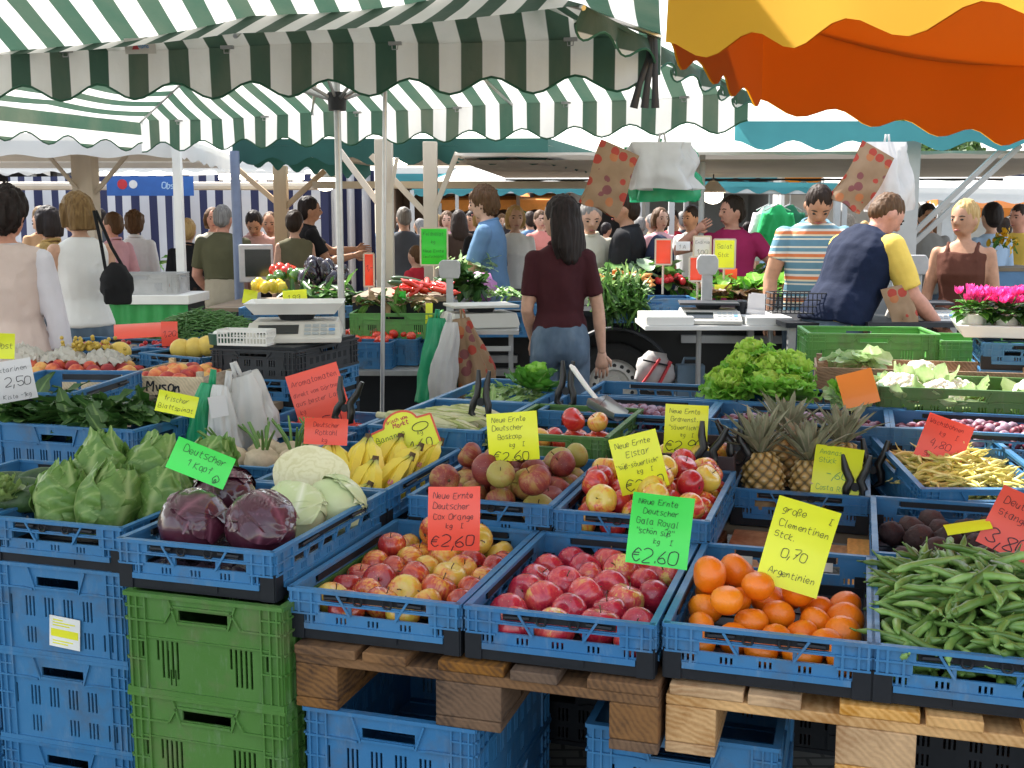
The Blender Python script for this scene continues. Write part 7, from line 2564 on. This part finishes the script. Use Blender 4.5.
# roots and peppers over the green crate
leafheap('heap of brownish roots in the green crate', 395, 306, 7.55, [mat('root skin', (.26, .17, .08), .8, .3, 20), L_MID], .14, .05, 60, .24, .14, .05, 42, 'roots', 'roots')
rpod = pod_mesh('long_pepper', F_PEPR, .19, .022, .2, 3, lumps=.02)
heap('long red pepper on top of the roots', 424, 292, 7.9, [rpod], 'long_pepper', 'pepper', 'long red peppers', 22, .16, .12, .08, 7)
cou = ell_mesh('courgette', mat('courgette skin', (.02, .06, .015), .35, .4, 30), .16, .032, .032)
for i, (px, py) in enumerate(((412, 282), (418, 286), (408, 286))):
    place(cou, 'courgette', at(px, py, 8.2), (0, rad(12), .2 * i), 'long dark courgette behind the red peppers', 'courgette', 'courgettes behind the red peppers')
stalltable('dark table under the red peppers and courgettes', 352, 448, 297, 7.75, 1.2, T1M, front=BLACKP)
leafheap('dark curly kale heap left of the standing woman', 462, 292, 8.3, [L_DARK], .14, .08, 110, .16, .14, .16, 43)
o, _, _ = wcrate('deep', 512, 303, 8.3, PI / 2, 'dark blue crate left of the standing woman')
leafheap('yellow green sprouts on the dark blue crate', 505, 298, 8.3, [L_MID, L_SUGAR], .10, .04, 60, .24, .14, .05, 44)
m = MB(); m.ball((0, 0, 0), .13, .12, .12, 14, 10, 0, lambda p: 1 + .25 * noise.noise(p * 2))
tag(m.build('lilac_bag', mat('lilac plastic', (.42, .16, .36), .5, .2, 6), loc=at(480, 288, 8.6), smooth=60), 'lilac plastic bag under the hands of the man in blue', 'bag')
leafheap('white leeks bundle under the man in blue', 468, 270, 9.2, [L_CAUL], .2, .05, 40, .2, .1, .05, 45)
# carrots with tops right of the woman
carm = mat('carrot skin', (.62, .24, .05), .6, .2, 20)
leafheap('bunch of green carrot tops hanging right of the standing woman', 622, 312, 7.9, [L_MID, L_DARK], .17, .03, 260, .15, .10, .10, 46, flat=.8)
leafheap('second tier of carrot tops right of the standing woman', 618, 296, 8.0, [L_MID, L_DARK, L_SUGAR], .16, .03, 220, .20, .12, .10, 47, flat=.8)
car = pod_mesh('carrot', carm, .16, .017, .05, 3, lumps=.02)
heap('orange carrot among the green tops', 622, 284, 8.2, [car], 'carrot', 'carrot', 'carrots among the green tops', 24, .20, .10, .09, 8)
leafheap('grey green cabbage leaves behind the carrots', 640, 280, 8.6, [mat('grey green leaf', (.14, .22, .12), .5, .25, 10), L_MID], .17, .12, 50, .28, .12, .12, 48)
heap('red radish bunch behind the tall scale', 670, 283, 8.5, [rad_m], 'radish', 'radish', 'radishes behind the tall scale', 24, .10, .06, .06, 9, 1.6)
wcrate('mid', 650, 297, 8.1, PI / 2, 'dark blue crate below the carrots')
leafheap('green and red lettuces right of the tall scale', 755, 293, 8.4, [L_LETT, L_ROM], .14, .11, 110, .42, .15, .10, 49)
leafheap('brown red lettuces right of the tall scale', 750, 299, 8.2, [L_RED, L_RED, L_ROM], .13, .10, 90, .40, .12, .08, 50)
leafheap('dark greens behind the small red board', 705, 292, 8.5, [L_RED, L_ROM], .13, .09, 60, .22, .12, .10, 51)
wcrate('low', 768, 311, 8.1, PI / 2, 'blue crate under the lettuces at the striped man')
for px, py, Y, w_, h_, col, lab, ls in ((434, 246.5, 8.6, 27, 37, 'dg', 'green framed board with black writing on a stick', [('Feldsalat', .1, .2, .1), ('kg', .4, .42, .1), ('Neue Ernte', .1, .66, .09), ('Deutschland', .1, .8, .08)]),
                                      (369, 270, 8.0, 10, 33, 'or', 'narrow red board on a stick behind the leaning pole', [('1,-', .2, .5, .3)]),
                                      (663.5, 252, 8.3, 16, 25, 'or', 'red framed board right of the black jacket', []), (724.5, 254, 8.3, 21, 29, 'y', 'yellow framed board before the man in magenta', [('Salat', .15, .3, .16), ('Stck', .2, .6, .15)]),
                                      (702, 254, 8.5, 17, 35, 'w', 'pale board with red and blue writing behind the scale', [('Endivie', .1, .2, .12), ('1,00', .2, .5, .14)]), (698, 269, 8.1, 17, 24, 'or', 'red board in front of the pale board', []),
                                      (730, 275, 8.4, 14, 13, 'or', 'small red card below the yellow framed board', []), (723, 291, 8.2, 17, 13, 'y', 'small yellow card among the lettuces', [('Kopf', .15, .7, .4)]), (683, 246, 8.1, 14, 9, 'w', 'small white card with red print on the tall scale', [('1 A', .2, .8, .5)])):
    sign(lab, col, px, py, Y, w_, h_, 0, ls, tilt=2, frame=BPAINT if h_ > 20 else None, name='price_board')
    if h_ > 20:
        c = at(px, py + h_ / 2, Y + .01)
        m = MB(); m.tube([(0, .02, -.22), (0, .02, .1)], .008, 6)
        tag(m.build('board_stick', BPAINT, loc=c), 'pale stick holding the ' + lab, 'stick')
sign('yellow green tag on the green crate of roots', 'y', 429, 314, 7.4, 7, 22, 2, [], tilt=2)
sign('green tag among the roots', 'dg', 401, 296, 7.6, 10, 10, 0, [], tilt=2)
t = thing('wire_basket', 'dark wire basket beside the bending man', 'basket', at(795, 312, 6.9))
m = MB()
for i in range(13):
    x = -.16 + i * .32 / 12
    m.tube([(x, -.1, 0), (x, -.1, .12)], .003, 4); m.tube([(x, .1, 0), (x, .1, .12)], .003, 4); m.tube([(x, -.1, 0), (x, .1, 0)], .003, 4)
for z in (0, .04, .08, .12):
    for p, q in (((-.16, -.1, z), (.16, -.1, z)), ((-.16, .1, z), (.16, .1, z)), ((-.16, -.1, z), (-.16, .1, z)), ((.16, -.1, z), (.16, .1, z))): m.tube([p, q], .004, 4)
m.build('wires', BLACKM, t)
stalltable('dark counter under the wire basket', 786, 845, 323, 6.78, 1.3, BLACKP)
# scale and flowers at right
fs_ = at(922, 322, 6.95)
scale_shop('pale shop scale under the reaching arm of the bending man', (fs_.x, fs_.y + .05, fs_.z), rad(-10), .95, 'flat', True)
stalltable('counter under the scale at the reaching arm', 868, 1010, 322.5, 6.65, .8, GREYP)
ft = G(.93, 5.25, 1.135)
t = thing('flower_tray', 'long white tray holding the pink cyclamen pots', 'tray', ft, -GA)
m = MB(); m.slab([(-.50, 0), (.50, 0), (.53, .05), (-.53, .05)], -.19, .19); m.build('tray', WPAINT, t, bevel=.004)
PINK = mat('pink cyclamen petal', (.82, .08, .36), .5, .25, 30, trans=.25, rand=.3)
FLR = mat('red cyclamen petal', (.75, .05, .03), .5, .25, 30, trans=.25)
for i in range(14):
    x, y = -.46 + (i % 7) * .135, -.10 if i < 7 else .07
    if i >= 7: x += .06
    t = thing('flower_pot', 'pink cyclamen in a small white pot on the long tray', 'potted plant', Matrix.Translation(ft) @ Matrix.Rotation(-GA, 4, 'Z') @ Vector((x, y, .0505)), i, 'cyclamen pots')
    t.scale = (.85,) * 3
    m = MB(); m.lathe([(0, 0), (.05, 0), (.055, .045), (.058, .05), (.05, .05), (0, .045)], 16); m.build('pot', WPAINT, t, 40)
    rr = random.Random(i)
    m = MB()
    for j in range(42):
        th = j * 2.4; el = rr.uniform(-.35, .9)
        d = Vector((math.cos(th) * math.cos(el), math.sin(th) * math.cos(el), math.sin(el)))
        leaf(m, Vector((0, 0, .055)) + d * .045, d, (0, 0, 1), .075, .06, .8, .2, .003, 4, 5, 0, rr)
    m.build('leaves', L_DARK if i % 2 else L_ROM, t, 180, 'rib')
    m = MB()
    for j in range(20):
        th = rr.uniform(0, 6.28); q = rr.uniform(.0, .085); h_ = rr.uniform(.10, .155)
        b_ = Vector((q * math.cos(th), q * math.sin(th), h_))
        m.tube([(b_.x * .3, b_.y * .3, .08), b_], [.002, .0018], 4, 1)
        for k_ in range(5):
            a = k_ * 1.26 + rr.uniform(-.3, .3)
            leaf(m, b_, (math.cos(a) * .7, math.sin(a) * .7, .9), (math.cos(a), math.sin(a), -.5), .045, .032, .3, .2, .002, 3, 4, 0, rr)
    m.build('blossoms', [PINK if i != 3 else FLR, L_MID], t, 180)
# ================================================================== PEOPLE
C_MAR = cloth('maroon', (.052, .013, .017)); C_NAVY = cloth('navy vest', (.008, .014, .038)); C_YEL = cloth('yellow', (.72, .50, .10)); C_BRN = cloth('brown', (.10, .035, .022))
C_WHT = cloth('white', (.72, .72, .73), .06); C_PINKW = cloth('pale pink', (.62, .50, .46), .08); C_OLV = cloth('olive', (.10, .095, .05)); C_KHA = cloth('khaki', (.42, .36, .26)); C_BLK = cloth('black', (.014, .014, .016))
C_BLU = cloth('mid blue', (.12, .215, .35)); C_LBL = cloth('light blue', (.36, .48, .64)); C_MAG = cloth('magenta', (.36, .022, .095)); C_RED = cloth('red', (.50, .03, .05)); C_PNK = cloth('pink', (.70, .38, .42)); C_GRY = cloth('grey', (.09, .10, .12)); C_CRM = cloth('cream', (.55, .52, .42)); C_GRNV = cloth('grey green vest', (.13, .12, .07)); C_DBR = cloth('dark brown', (.05, .03, .02))
k = NT('cloth striped polo')
tc = k.n.new('ShaderNodeTexCoord'); sp = k.n.new('ShaderNodeSeparateXYZ'); k.l(tc.outputs['Object'], sp.inputs[0])
f = k.mathn('FRACT', k.mathn('DIVIDE', sp.outputs[2], .155))
k.l(k.ramp(f, [(0, (.10, .22, .30)), (.20, (.62, .60, .52)), (.27, (.10, .22, .30)), (.36, (.62, .56, .40)), (.44, (.60, .17, .06)), (.58, (.62, .60, .55)), (.68, (.12, .25, .33)), (.84, (.62, .60, .52)), (.92, (.10, .22, .30))], 'CONSTANT'), k.b.inputs['Base Color'])
k.b.inputs['Roughness'].default_value = .85
C_STR = k.m
GRP = 'shoppers and sellers at the market'
def P(*a, **kw):
    kw.setdefault('group', GRP)
    return person(*a, **kw)
# standing woman in maroon, seen from behind
P('dark haired woman in a maroon shirt and jeans with her back to the camera', 561, 193, 6.3, 2, C_MAR, JEANS, H_BLACK, 'long', fem=True, vox=.010, head=(48, 0), hem=.535, sleeve=.72, face=True, H=1.68,
  arms={-1: ((-.13, -.03, -1), (.18, .62, -.75)), 1: ((.22, -.02, -1), (.10, .02, -1), (.0, .05, -1))}, step=.02, folds=.012)
# man bending in navy vest
r_, J, TR, HP, H_ = P('man in a navy vest over a yellow shirt bending to the right', 905, 193, 6.9, -66, C_NAVY, JEANS, H_BROWN, 'crop', SK3, vox=.011, lean=27, head=(-8, 10), H=1.82, topkind='vest', under=C_YEL, build=1.32, hem=.51, x_off=0,
  arms={-1: ((-.05, .42, -1), (.0, .45, -.9)), 1: ((.30, .30, -1), (.12, .75, -.70), (0, .75, -.65))}, folds=.010)
r_.location.x = at(836, 226, 6.9).x
P('man in a striped polo shirt looking down', 815, 186, 7.9, 176, C_STR, JEANS, H_DARK, 'crop', SK2, vox=.011, head=(-4, 32), lean=7, H=1.83, build=1.12, arms={-1: ((-.12, .05, -1), (.0, .3, -1)), 1: ((.30, -.02, -1), (.05, .35, -1))})
P('blond woman in a brown strappy top wearing a necklace', 966, 205, 7.6, 150, C_BRN, C_DBR, H_BLOND, 'short', SK2, fem=True, vox=.011, head=(-22, 0), topkind='tank', hem=.5, H=1.68, build=1.12, arms={-1: ((-.16, .0, -1), (.02, .3, -1)), 1: ((.2, .0, -1), (.0, .3, -1))})
P('man in a magenta shirt with one hand on his hip', 733, 199, 9.6, 160, C_MAG, JEANS, H_DARK, 'short', SK3, vox=.012, head=(-50, 0), H=1.76, build=1.12, arms={-1: ((-.62, -.12, -.8), (.72, .25, -.55)), 1: ((.75, .35, -.25), (-.75, .25, .65))})
P('man in a blue polo shirt turned to the left', 493, 189, 9.4, 78, C_BLU, JEANS, H_BROWN, 'fluffy', SK1, vox=.012, H=1.84, build=1.1, head=(4, 6), arms={-1: ((-.05, .35, -1), (.05, .6, -.7)), 1: ((.05, .32, -1), (-.1, .62, -.7))}, sleeve=.8, lean=4)
P('grey haired woman in a cream blouse behind the standing woman', 590, 198, 9.0, 178, C_CRM, C_GRY, H_GREY, 'short', SK1, fem=True, vox=.012, H=1.72, head=(6, 22), topkind='jacket', sleeve=1.7, arms={-1: ((-.15, .1, -1), (.3, .6, -.5)), 1: ((.15, .1, -1), (-.3, .6, -.5))})
r_, J, TR, HP, H_ = P('man in a black jacket with a dark backpack', 628, 199, 8.9, 70, C_BLK, JEANS, H_DARK, 'short', SK2, vox=.012, H=1.78, topkind='jacket', sleeve=1.8, build=1.1, head=(10, 4))
m = MB(); m.ball((.0, -.26, 1.22), .15, .12, .24, 14, 10); m.ball((0, -.33, 1.10), .11, .07, .12, 12, 8)
tag(remesh(m, .016, 2, .006).build('backpack', cloth('navy backpack', (.02, .025, .05)), loc=r_.location, rot=r_.rotation_euler, smooth=180), 'dark backpack worn by the man in the black jacket', 'backpack')
# left foreground
P('dark curly haired woman in a pale pink waistcoat over white sleeves at the left edge', 2, 187, 5.5, 8, C_PINKW, C_PINKW, H_BLACK, 'fluffy', SK3, fem=True, vox=.011, H=1.70, topkind='vest', under=cloth('lilac white', (.64, .62, .68), .06), sleeve=1.6, hem=.44, build=1.05, head=(-10, 8), arms={-1: ((-.2, 0, -1), (0, .1, -1)), 1: ((.22, -.02, -1), (.10, .10, -1))}, folds=.012)
r_, J, TR, HP, H_ = P('woman in a white sleeveless top with a brown blond bob', 78, 189, 7.0, 38, C_WHT, JEANS, H_DBLOND, 'bob', SK1, fem=True, vox=.011, H=1.72, topkind='sleeveless', hem=.53, build=1.06, head=(22, 10), arms={-1: ((-.05, .3, -1), (.0, .7, -.3)), 1: ((.05, .12, -1), (-.05, .75, -.25))})
bg_ = at(117, 284, 6.8)
t = thing('shoulder_bag', 'black shoulder bag hanging beside the woman in white', 'bag', bg_, rad(20), 'bags carried by shoppers')
m = MB(); m.ball((0, 0, 0), .10, .07, .13, 14, 10, 0, lambda p: 1 + .18 * noise.noise(p * 2.3)); m.box(-.08, .08, -.06, .05, -.12, -.02); remesh(m, .012, 2, .006).build('bag_body', C_BLK, t, 180)
m = MB(); m.tube([(-.06, 0, .08), (-.08, .02, .25), (-.11, .04, .44)], .010, 6); m.tube([(.05, 0, .08), (-.02, .02, .22), (-.10, .05, .44)], .010, 6); m.build('strap', C_BLK, t, 60)
P('grey haired man in an olive polo and khaki trousers seen from behind', 222, 207, 10.3, -4, C_OLV, C_KHA, H_GREY, 'crop', SK3, vox=.012, H=1.70, build=1.16, hem=.60, sleeve=.75, arms={-1: ((-.24, .05, -1), (.28, .5, -.6)), 1: ((.24, .05, -1), (-.2, .5, -.6))})
P('short haired blond woman in a black dress with white collar', 187, 218, 11.2, 4, C_BLK, C_DBR, H_BLOND, 'short', SK1, fem=True, vox=.014, H=1.58, build=1.1, topkind='tee', sleeve=1.0, legkind='skirt', hem=.45)
P('woman in a pink blouse turning left between two shoppers', 113, 216, 11.2, 50, C_PNK, C_GRY, H_BROWN, 'short', SK3, fem=True, vox=.014, H=1.64, head=(25, 0), sleeve=.9, arms={1: ((.2, -.1, -1), (-.3, .6, -.4)), -1: ((-.1, .1, -1), (0, .3, -1))})
P('woman in a white blouse carrying a pale handbag', 134, 213, 11.6, 10, C_WHT, C_GRY, H_BROWN, 'fluffy', SK1, fem=True, vox=.014, H=1.66, sleeve=1.7, topkind='jacket')
P('dark haired woman in a patterned yellow top behind the pink jacket', 48, 207, 8.6, 60, cloth('patterned yellow', (.34, .22, .08), .5, scale=40), C_GRY, H_BLACK, 'bob', SK2, fem=True, vox=.014, H=1.66, head=(20, 5))
P('seller with glasses and a black apron bending forward', 256, 210, 11.8, 186, cloth('dusty pink', (.46, .28, .26)), C_BLK, H_BLACK, 'short', SK2, vox=.013, H=1.70, head=(0, 26), lean=10, sleeve=.8, build=1.1)
P('woman with tied back brown hair beside the apron seller', 270, 213, 12.2, 180, C_GRNV, C_BLK, H_BROWN, 'pony', SK2, fem=True, vox=.014, H=1.66, head=(5, 5))
P('seller in a grey green vest and white sleeves seen from the side', 294, 213, 11.0, 30, C_GRNV, C_BLK, H_DARK, 'short', SK1, fem=True, vox=.013, H=1.66, topkind='vest', build=1.05, head=(-30, 10))
P('dark haired man in black with a red apron pointing to the right', 308, 204, 11.4, -70, C_BLK, C_RED, H_BLACK, 'short', SK2, vox=.013, H=1.80, head=(0, 0), arms={-1: ((.0, .8, -.55), (.1, 1, .1)), 1: ((.05, .5, -.85), (0, .9, .2))}, sleeve=.7)
m = MB()
# distant shoppers
CR = [('man in a dark grey shirt seen from behind', 404, 209, 12.6, 20, C_GRY, H_GREY, 'crop', False, SK1), ('child in a red jacket beside the green board', 416, 232, 11.0, 60, C_RED, H_BROWN, 'short', False, SK1),
      ('woman in a black shirt with blond fringe behind the man in blue', 484, 212, 11.2, 170, C_BLK, H_BLOND, 'bob', True, SK1), ('white haired woman in a white blouse', 515, 216, 11.6, 190, C_WHT, H_BLOND, 'bob', True, SK1),
      ('long haired woman in brown deep in the crowd', 459, 222, 15, 10, C_DBR, H_DARK, 'long', True, SK2), ('dark haired shopper in black deep in the crowd', 472, 219, 16, 150, C_BLK, H_BLACK, 'short', False, SK2),
      ('shopper in pink far left of the green board', 447, 224, 16, 180, C_PNK, H_BROWN, 'bob', True, SK1), ('shopper in a coral top right of the man in blue', 540, 223, 15.5, 200, cloth('coral', (.62, .22, .18)), H_BROWN, 'short', True, SK1),
      ('shopper in blue far behind the man in blue', 530, 219, 17, 20, C_BLU, H_DARK, 'short', False, SK2), ('shopper in cream far behind the standing woman', 520, 221, 19, 180, C_CRM, H_BROWN, 'bob', True, SK1),
      ('dark haired man in white left of the man in magenta', 692, 216, 12.0, 130, C_WHT, H_BLACK, 'short', False, SK2), ('shopper in pink behind the backpack', 660, 220, 13, 200, C_PNK, H_BROWN, 'bob', True, SK1),
      ('shopper in red far behind the backpack', 672, 221, 15, 170, C_RED, H_BLACK, 'short', False, SK2), ('shopper in grey far behind the tall scale', 683, 222, 17, 20, C_GRY, H_GREY, 'short', False, SK1),
      ('dark haired shopper in grey sitting between post and blond woman', 926, 236, 11.0, 180, cloth('pale grey', (.30, .29, .28)), H_BLACK, 'short', False, SK2), ('dark haired woman in light blue seen from behind at right', 992, 224, 10.4, 10, C_LBL, H_BLACK, 'short', True, SK1),
      ('man in yellow at the right edge', 1020, 221, 11.0, 120, C_YEL, H_DARK, 'crop', False, SK3), ('shopper in a straw hat colour top at far left', 40, 203, 12.5, 40, cloth('peach', (.62, .38, .22)), H_DBLOND, 'short', True, SK1),
      ('man in a dark shirt in front of the striped wall', 99, 209, 13.5, 60, C_GRY, H_BLACK, 'crop', False, SK2), ('shopper in a tan top behind the olive polo', 213, 222, 13, 200, C_CRM, H_BROWN, 'bob', True, SK3),
      ('tall shopper in black beyond the navy awning', 502, 217, 20, 190, C_BLK, H_BROWN, 'short', False, SK1), ('shopper in red beyond the navy awning', 551, 220, 21, 180, C_RED, H_DARK, 'short', False, SK1),
      ('shopper in a blue coat by the striped curtain', 388, 216, 15, 30, C_BLU, H_BROWN, 'bob', True, SK1), ('shopper in white far right of the standing woman', 575, 217, 14, 170, C_WHT, H_DBLOND, 'short', True, SK1)]
cols = [('tan', (.40, .28, .17)), ('dark green', (.03, .09, .05)), ('violet', (.20, .08, .26)), ('steel blue', (.16, .24, .34)), ('rust', (.36, .10, .04)), ('mustard', (.48, .32, .05)), ('charcoal', (.04, .04, .045)), ('rose', (.55, .22, .26)), ('sky blue', (.30, .46, .62)), ('cream white', (.60, .57, .50)), ('wine red', (.22, .02, .05)), ('denim', (.08, .13, .22))]
hz_ = [('black', H_BLACK), ('brown', H_BROWN), ('blond', H_BLOND), ('grey', H_GREY)]
for i, (px, Y) in enumerate(((400, 18), (420, 19), (436, 17.5), (465, 18.5), (478, 20), (508, 18), (525, 21.5), (545, 18.5), (566, 19), (582, 17), (606, 18), (640, 16.5), (652, 18), (676, 18.5), (700, 17), (748, 18), (770, 19), (848, 18), (865, 20), (915, 19), (935, 21), (1005, 17), (62, 16.5), (25, 17))):
    cn, cv = cols[(i * 5) % 12]
    hn, hm = hz_[(i * 3 + i // 4) % 4]
    CR.append(('%s haired shopper in %s %s' % (hn, cn, ('deep in the crowd left of the middle', 'far off in the middle of the crowd', 'far off right of the standing woman', 'far off towards the right', 'far off at the left')[0 if px in (400, 420, 436, 465, 478) else 1 if 500 < px < 570 else 2 if 570 < px < 720 else 3 if px > 700 else 4]), px, 226 - (.05 + .13 * ((i * 7) % 5) / 4) / Y * 1131, Y, (i * 67) % 360, cloth('shopper ' + cn, cv), hm, ('short', 'bob', 'long', 'crop')[(i * 5 + 1) % 4], i % 2 == 0, (SK1, SK2, SK3)[i % 3]))
for lab, px, yt, Y, yaw, c_, h_, ht, fem_, sk_ in CR:
    P(lab, px, yt, Y, yaw, c_, C_GRY if fem_ else JEANS, h_, ht, sk_, fem=fem_, vox=.022 if Y < 15.8 else .03, sleeve=.9, H=(1.72 if 'far off' not in lab and 'deep in the crowd l' not in lab else None) if 'child' not in lab else 1.32, face=abs(((yaw + 180) % 360) - 180) > 70, hand=Y < 13)
# hanging green shirt between the stalls
for i, (px, lab, c_) in enumerate(((778, 'bright green shirt on a hanger in the clothes stall', cloth('bright green', (.03, .45, .14))), (769, 'white shirt on a hanger in the clothes stall', C_WHT), (790, 'dark green shirt on a hanger in the clothes stall', cloth('dark green', (.02, .14, .07))))):
    t = thing('hanging_shirt', lab, 'shirt', at(px, 205, 12.5 + .2 * i), 0.6, 'shirts on hangers')
    m = MB(); m.tube([(0, 0, 0), (0, 0, -.12), (0, 0, -.45), (0, 0, -.62)], [(.06, .03), (.20, .07), (.19, .07), (.20, .08)], 12); m.tube([(.15, 0, -.1), (.24, 0, -.34)], [.07, .07], 8); m.tube([(-.15, 0, -.1), (-.24, 0, -.34)], [.07, .07], 8)
    remesh(m, .022, 2, .012).build('shirt', c_, t, 180)
    m = MB(); m.tube([(-.2, 0, -.06), (0, 0, .01), (.2, 0, -.06)], .008, 5); m.tube([(0, 0, .01), (0, 0, .12)], .005, 5); m.build('hanger', STEEL, t)
# sunflowers and yellow flowers at the far right
leafheap('yellow flower bunch at the far right edge', 1003, 250, 10.0, [mat('yellow petals', (.72, .42, .02), .6, .2, 20), L_MID], .09, .05, 34, .12, .1, .14, 61, 'flowers', 'flowers', .9)
stalltable('table under the yellow flowers at the far right', 985, 1060, 268, 9.8, 1.0, T1M, front=C_BLU)
stalltable('long table of the clothes stall behind the man in magenta', 640, 800, 287, 10.4, 1.2, BPAINT, front=GREYP)
stalltable('dark counter of the stall by the striped wall', 130, 345, 290, 12.9, 1.2, T1M, front=BLACKP)
stalltable('long counter behind the man in blue', 395, 600, 285, 9.9 + 2.6, 1.0, T1M, front=BLACKP)
leafheap('green vegetables on the counter by the striped wall', 200, 270, 13.2, [L_MID, L_DARK], .2, .12, 60, .9, .2, .18, 62)
leafheap('mixed vegetables on the clothes stall table', 770, 280, 10.8, [L_DARK, L_MID], .16, .1, 50, .35, .2, .1, 63)
bpy.context.view_layer.update()
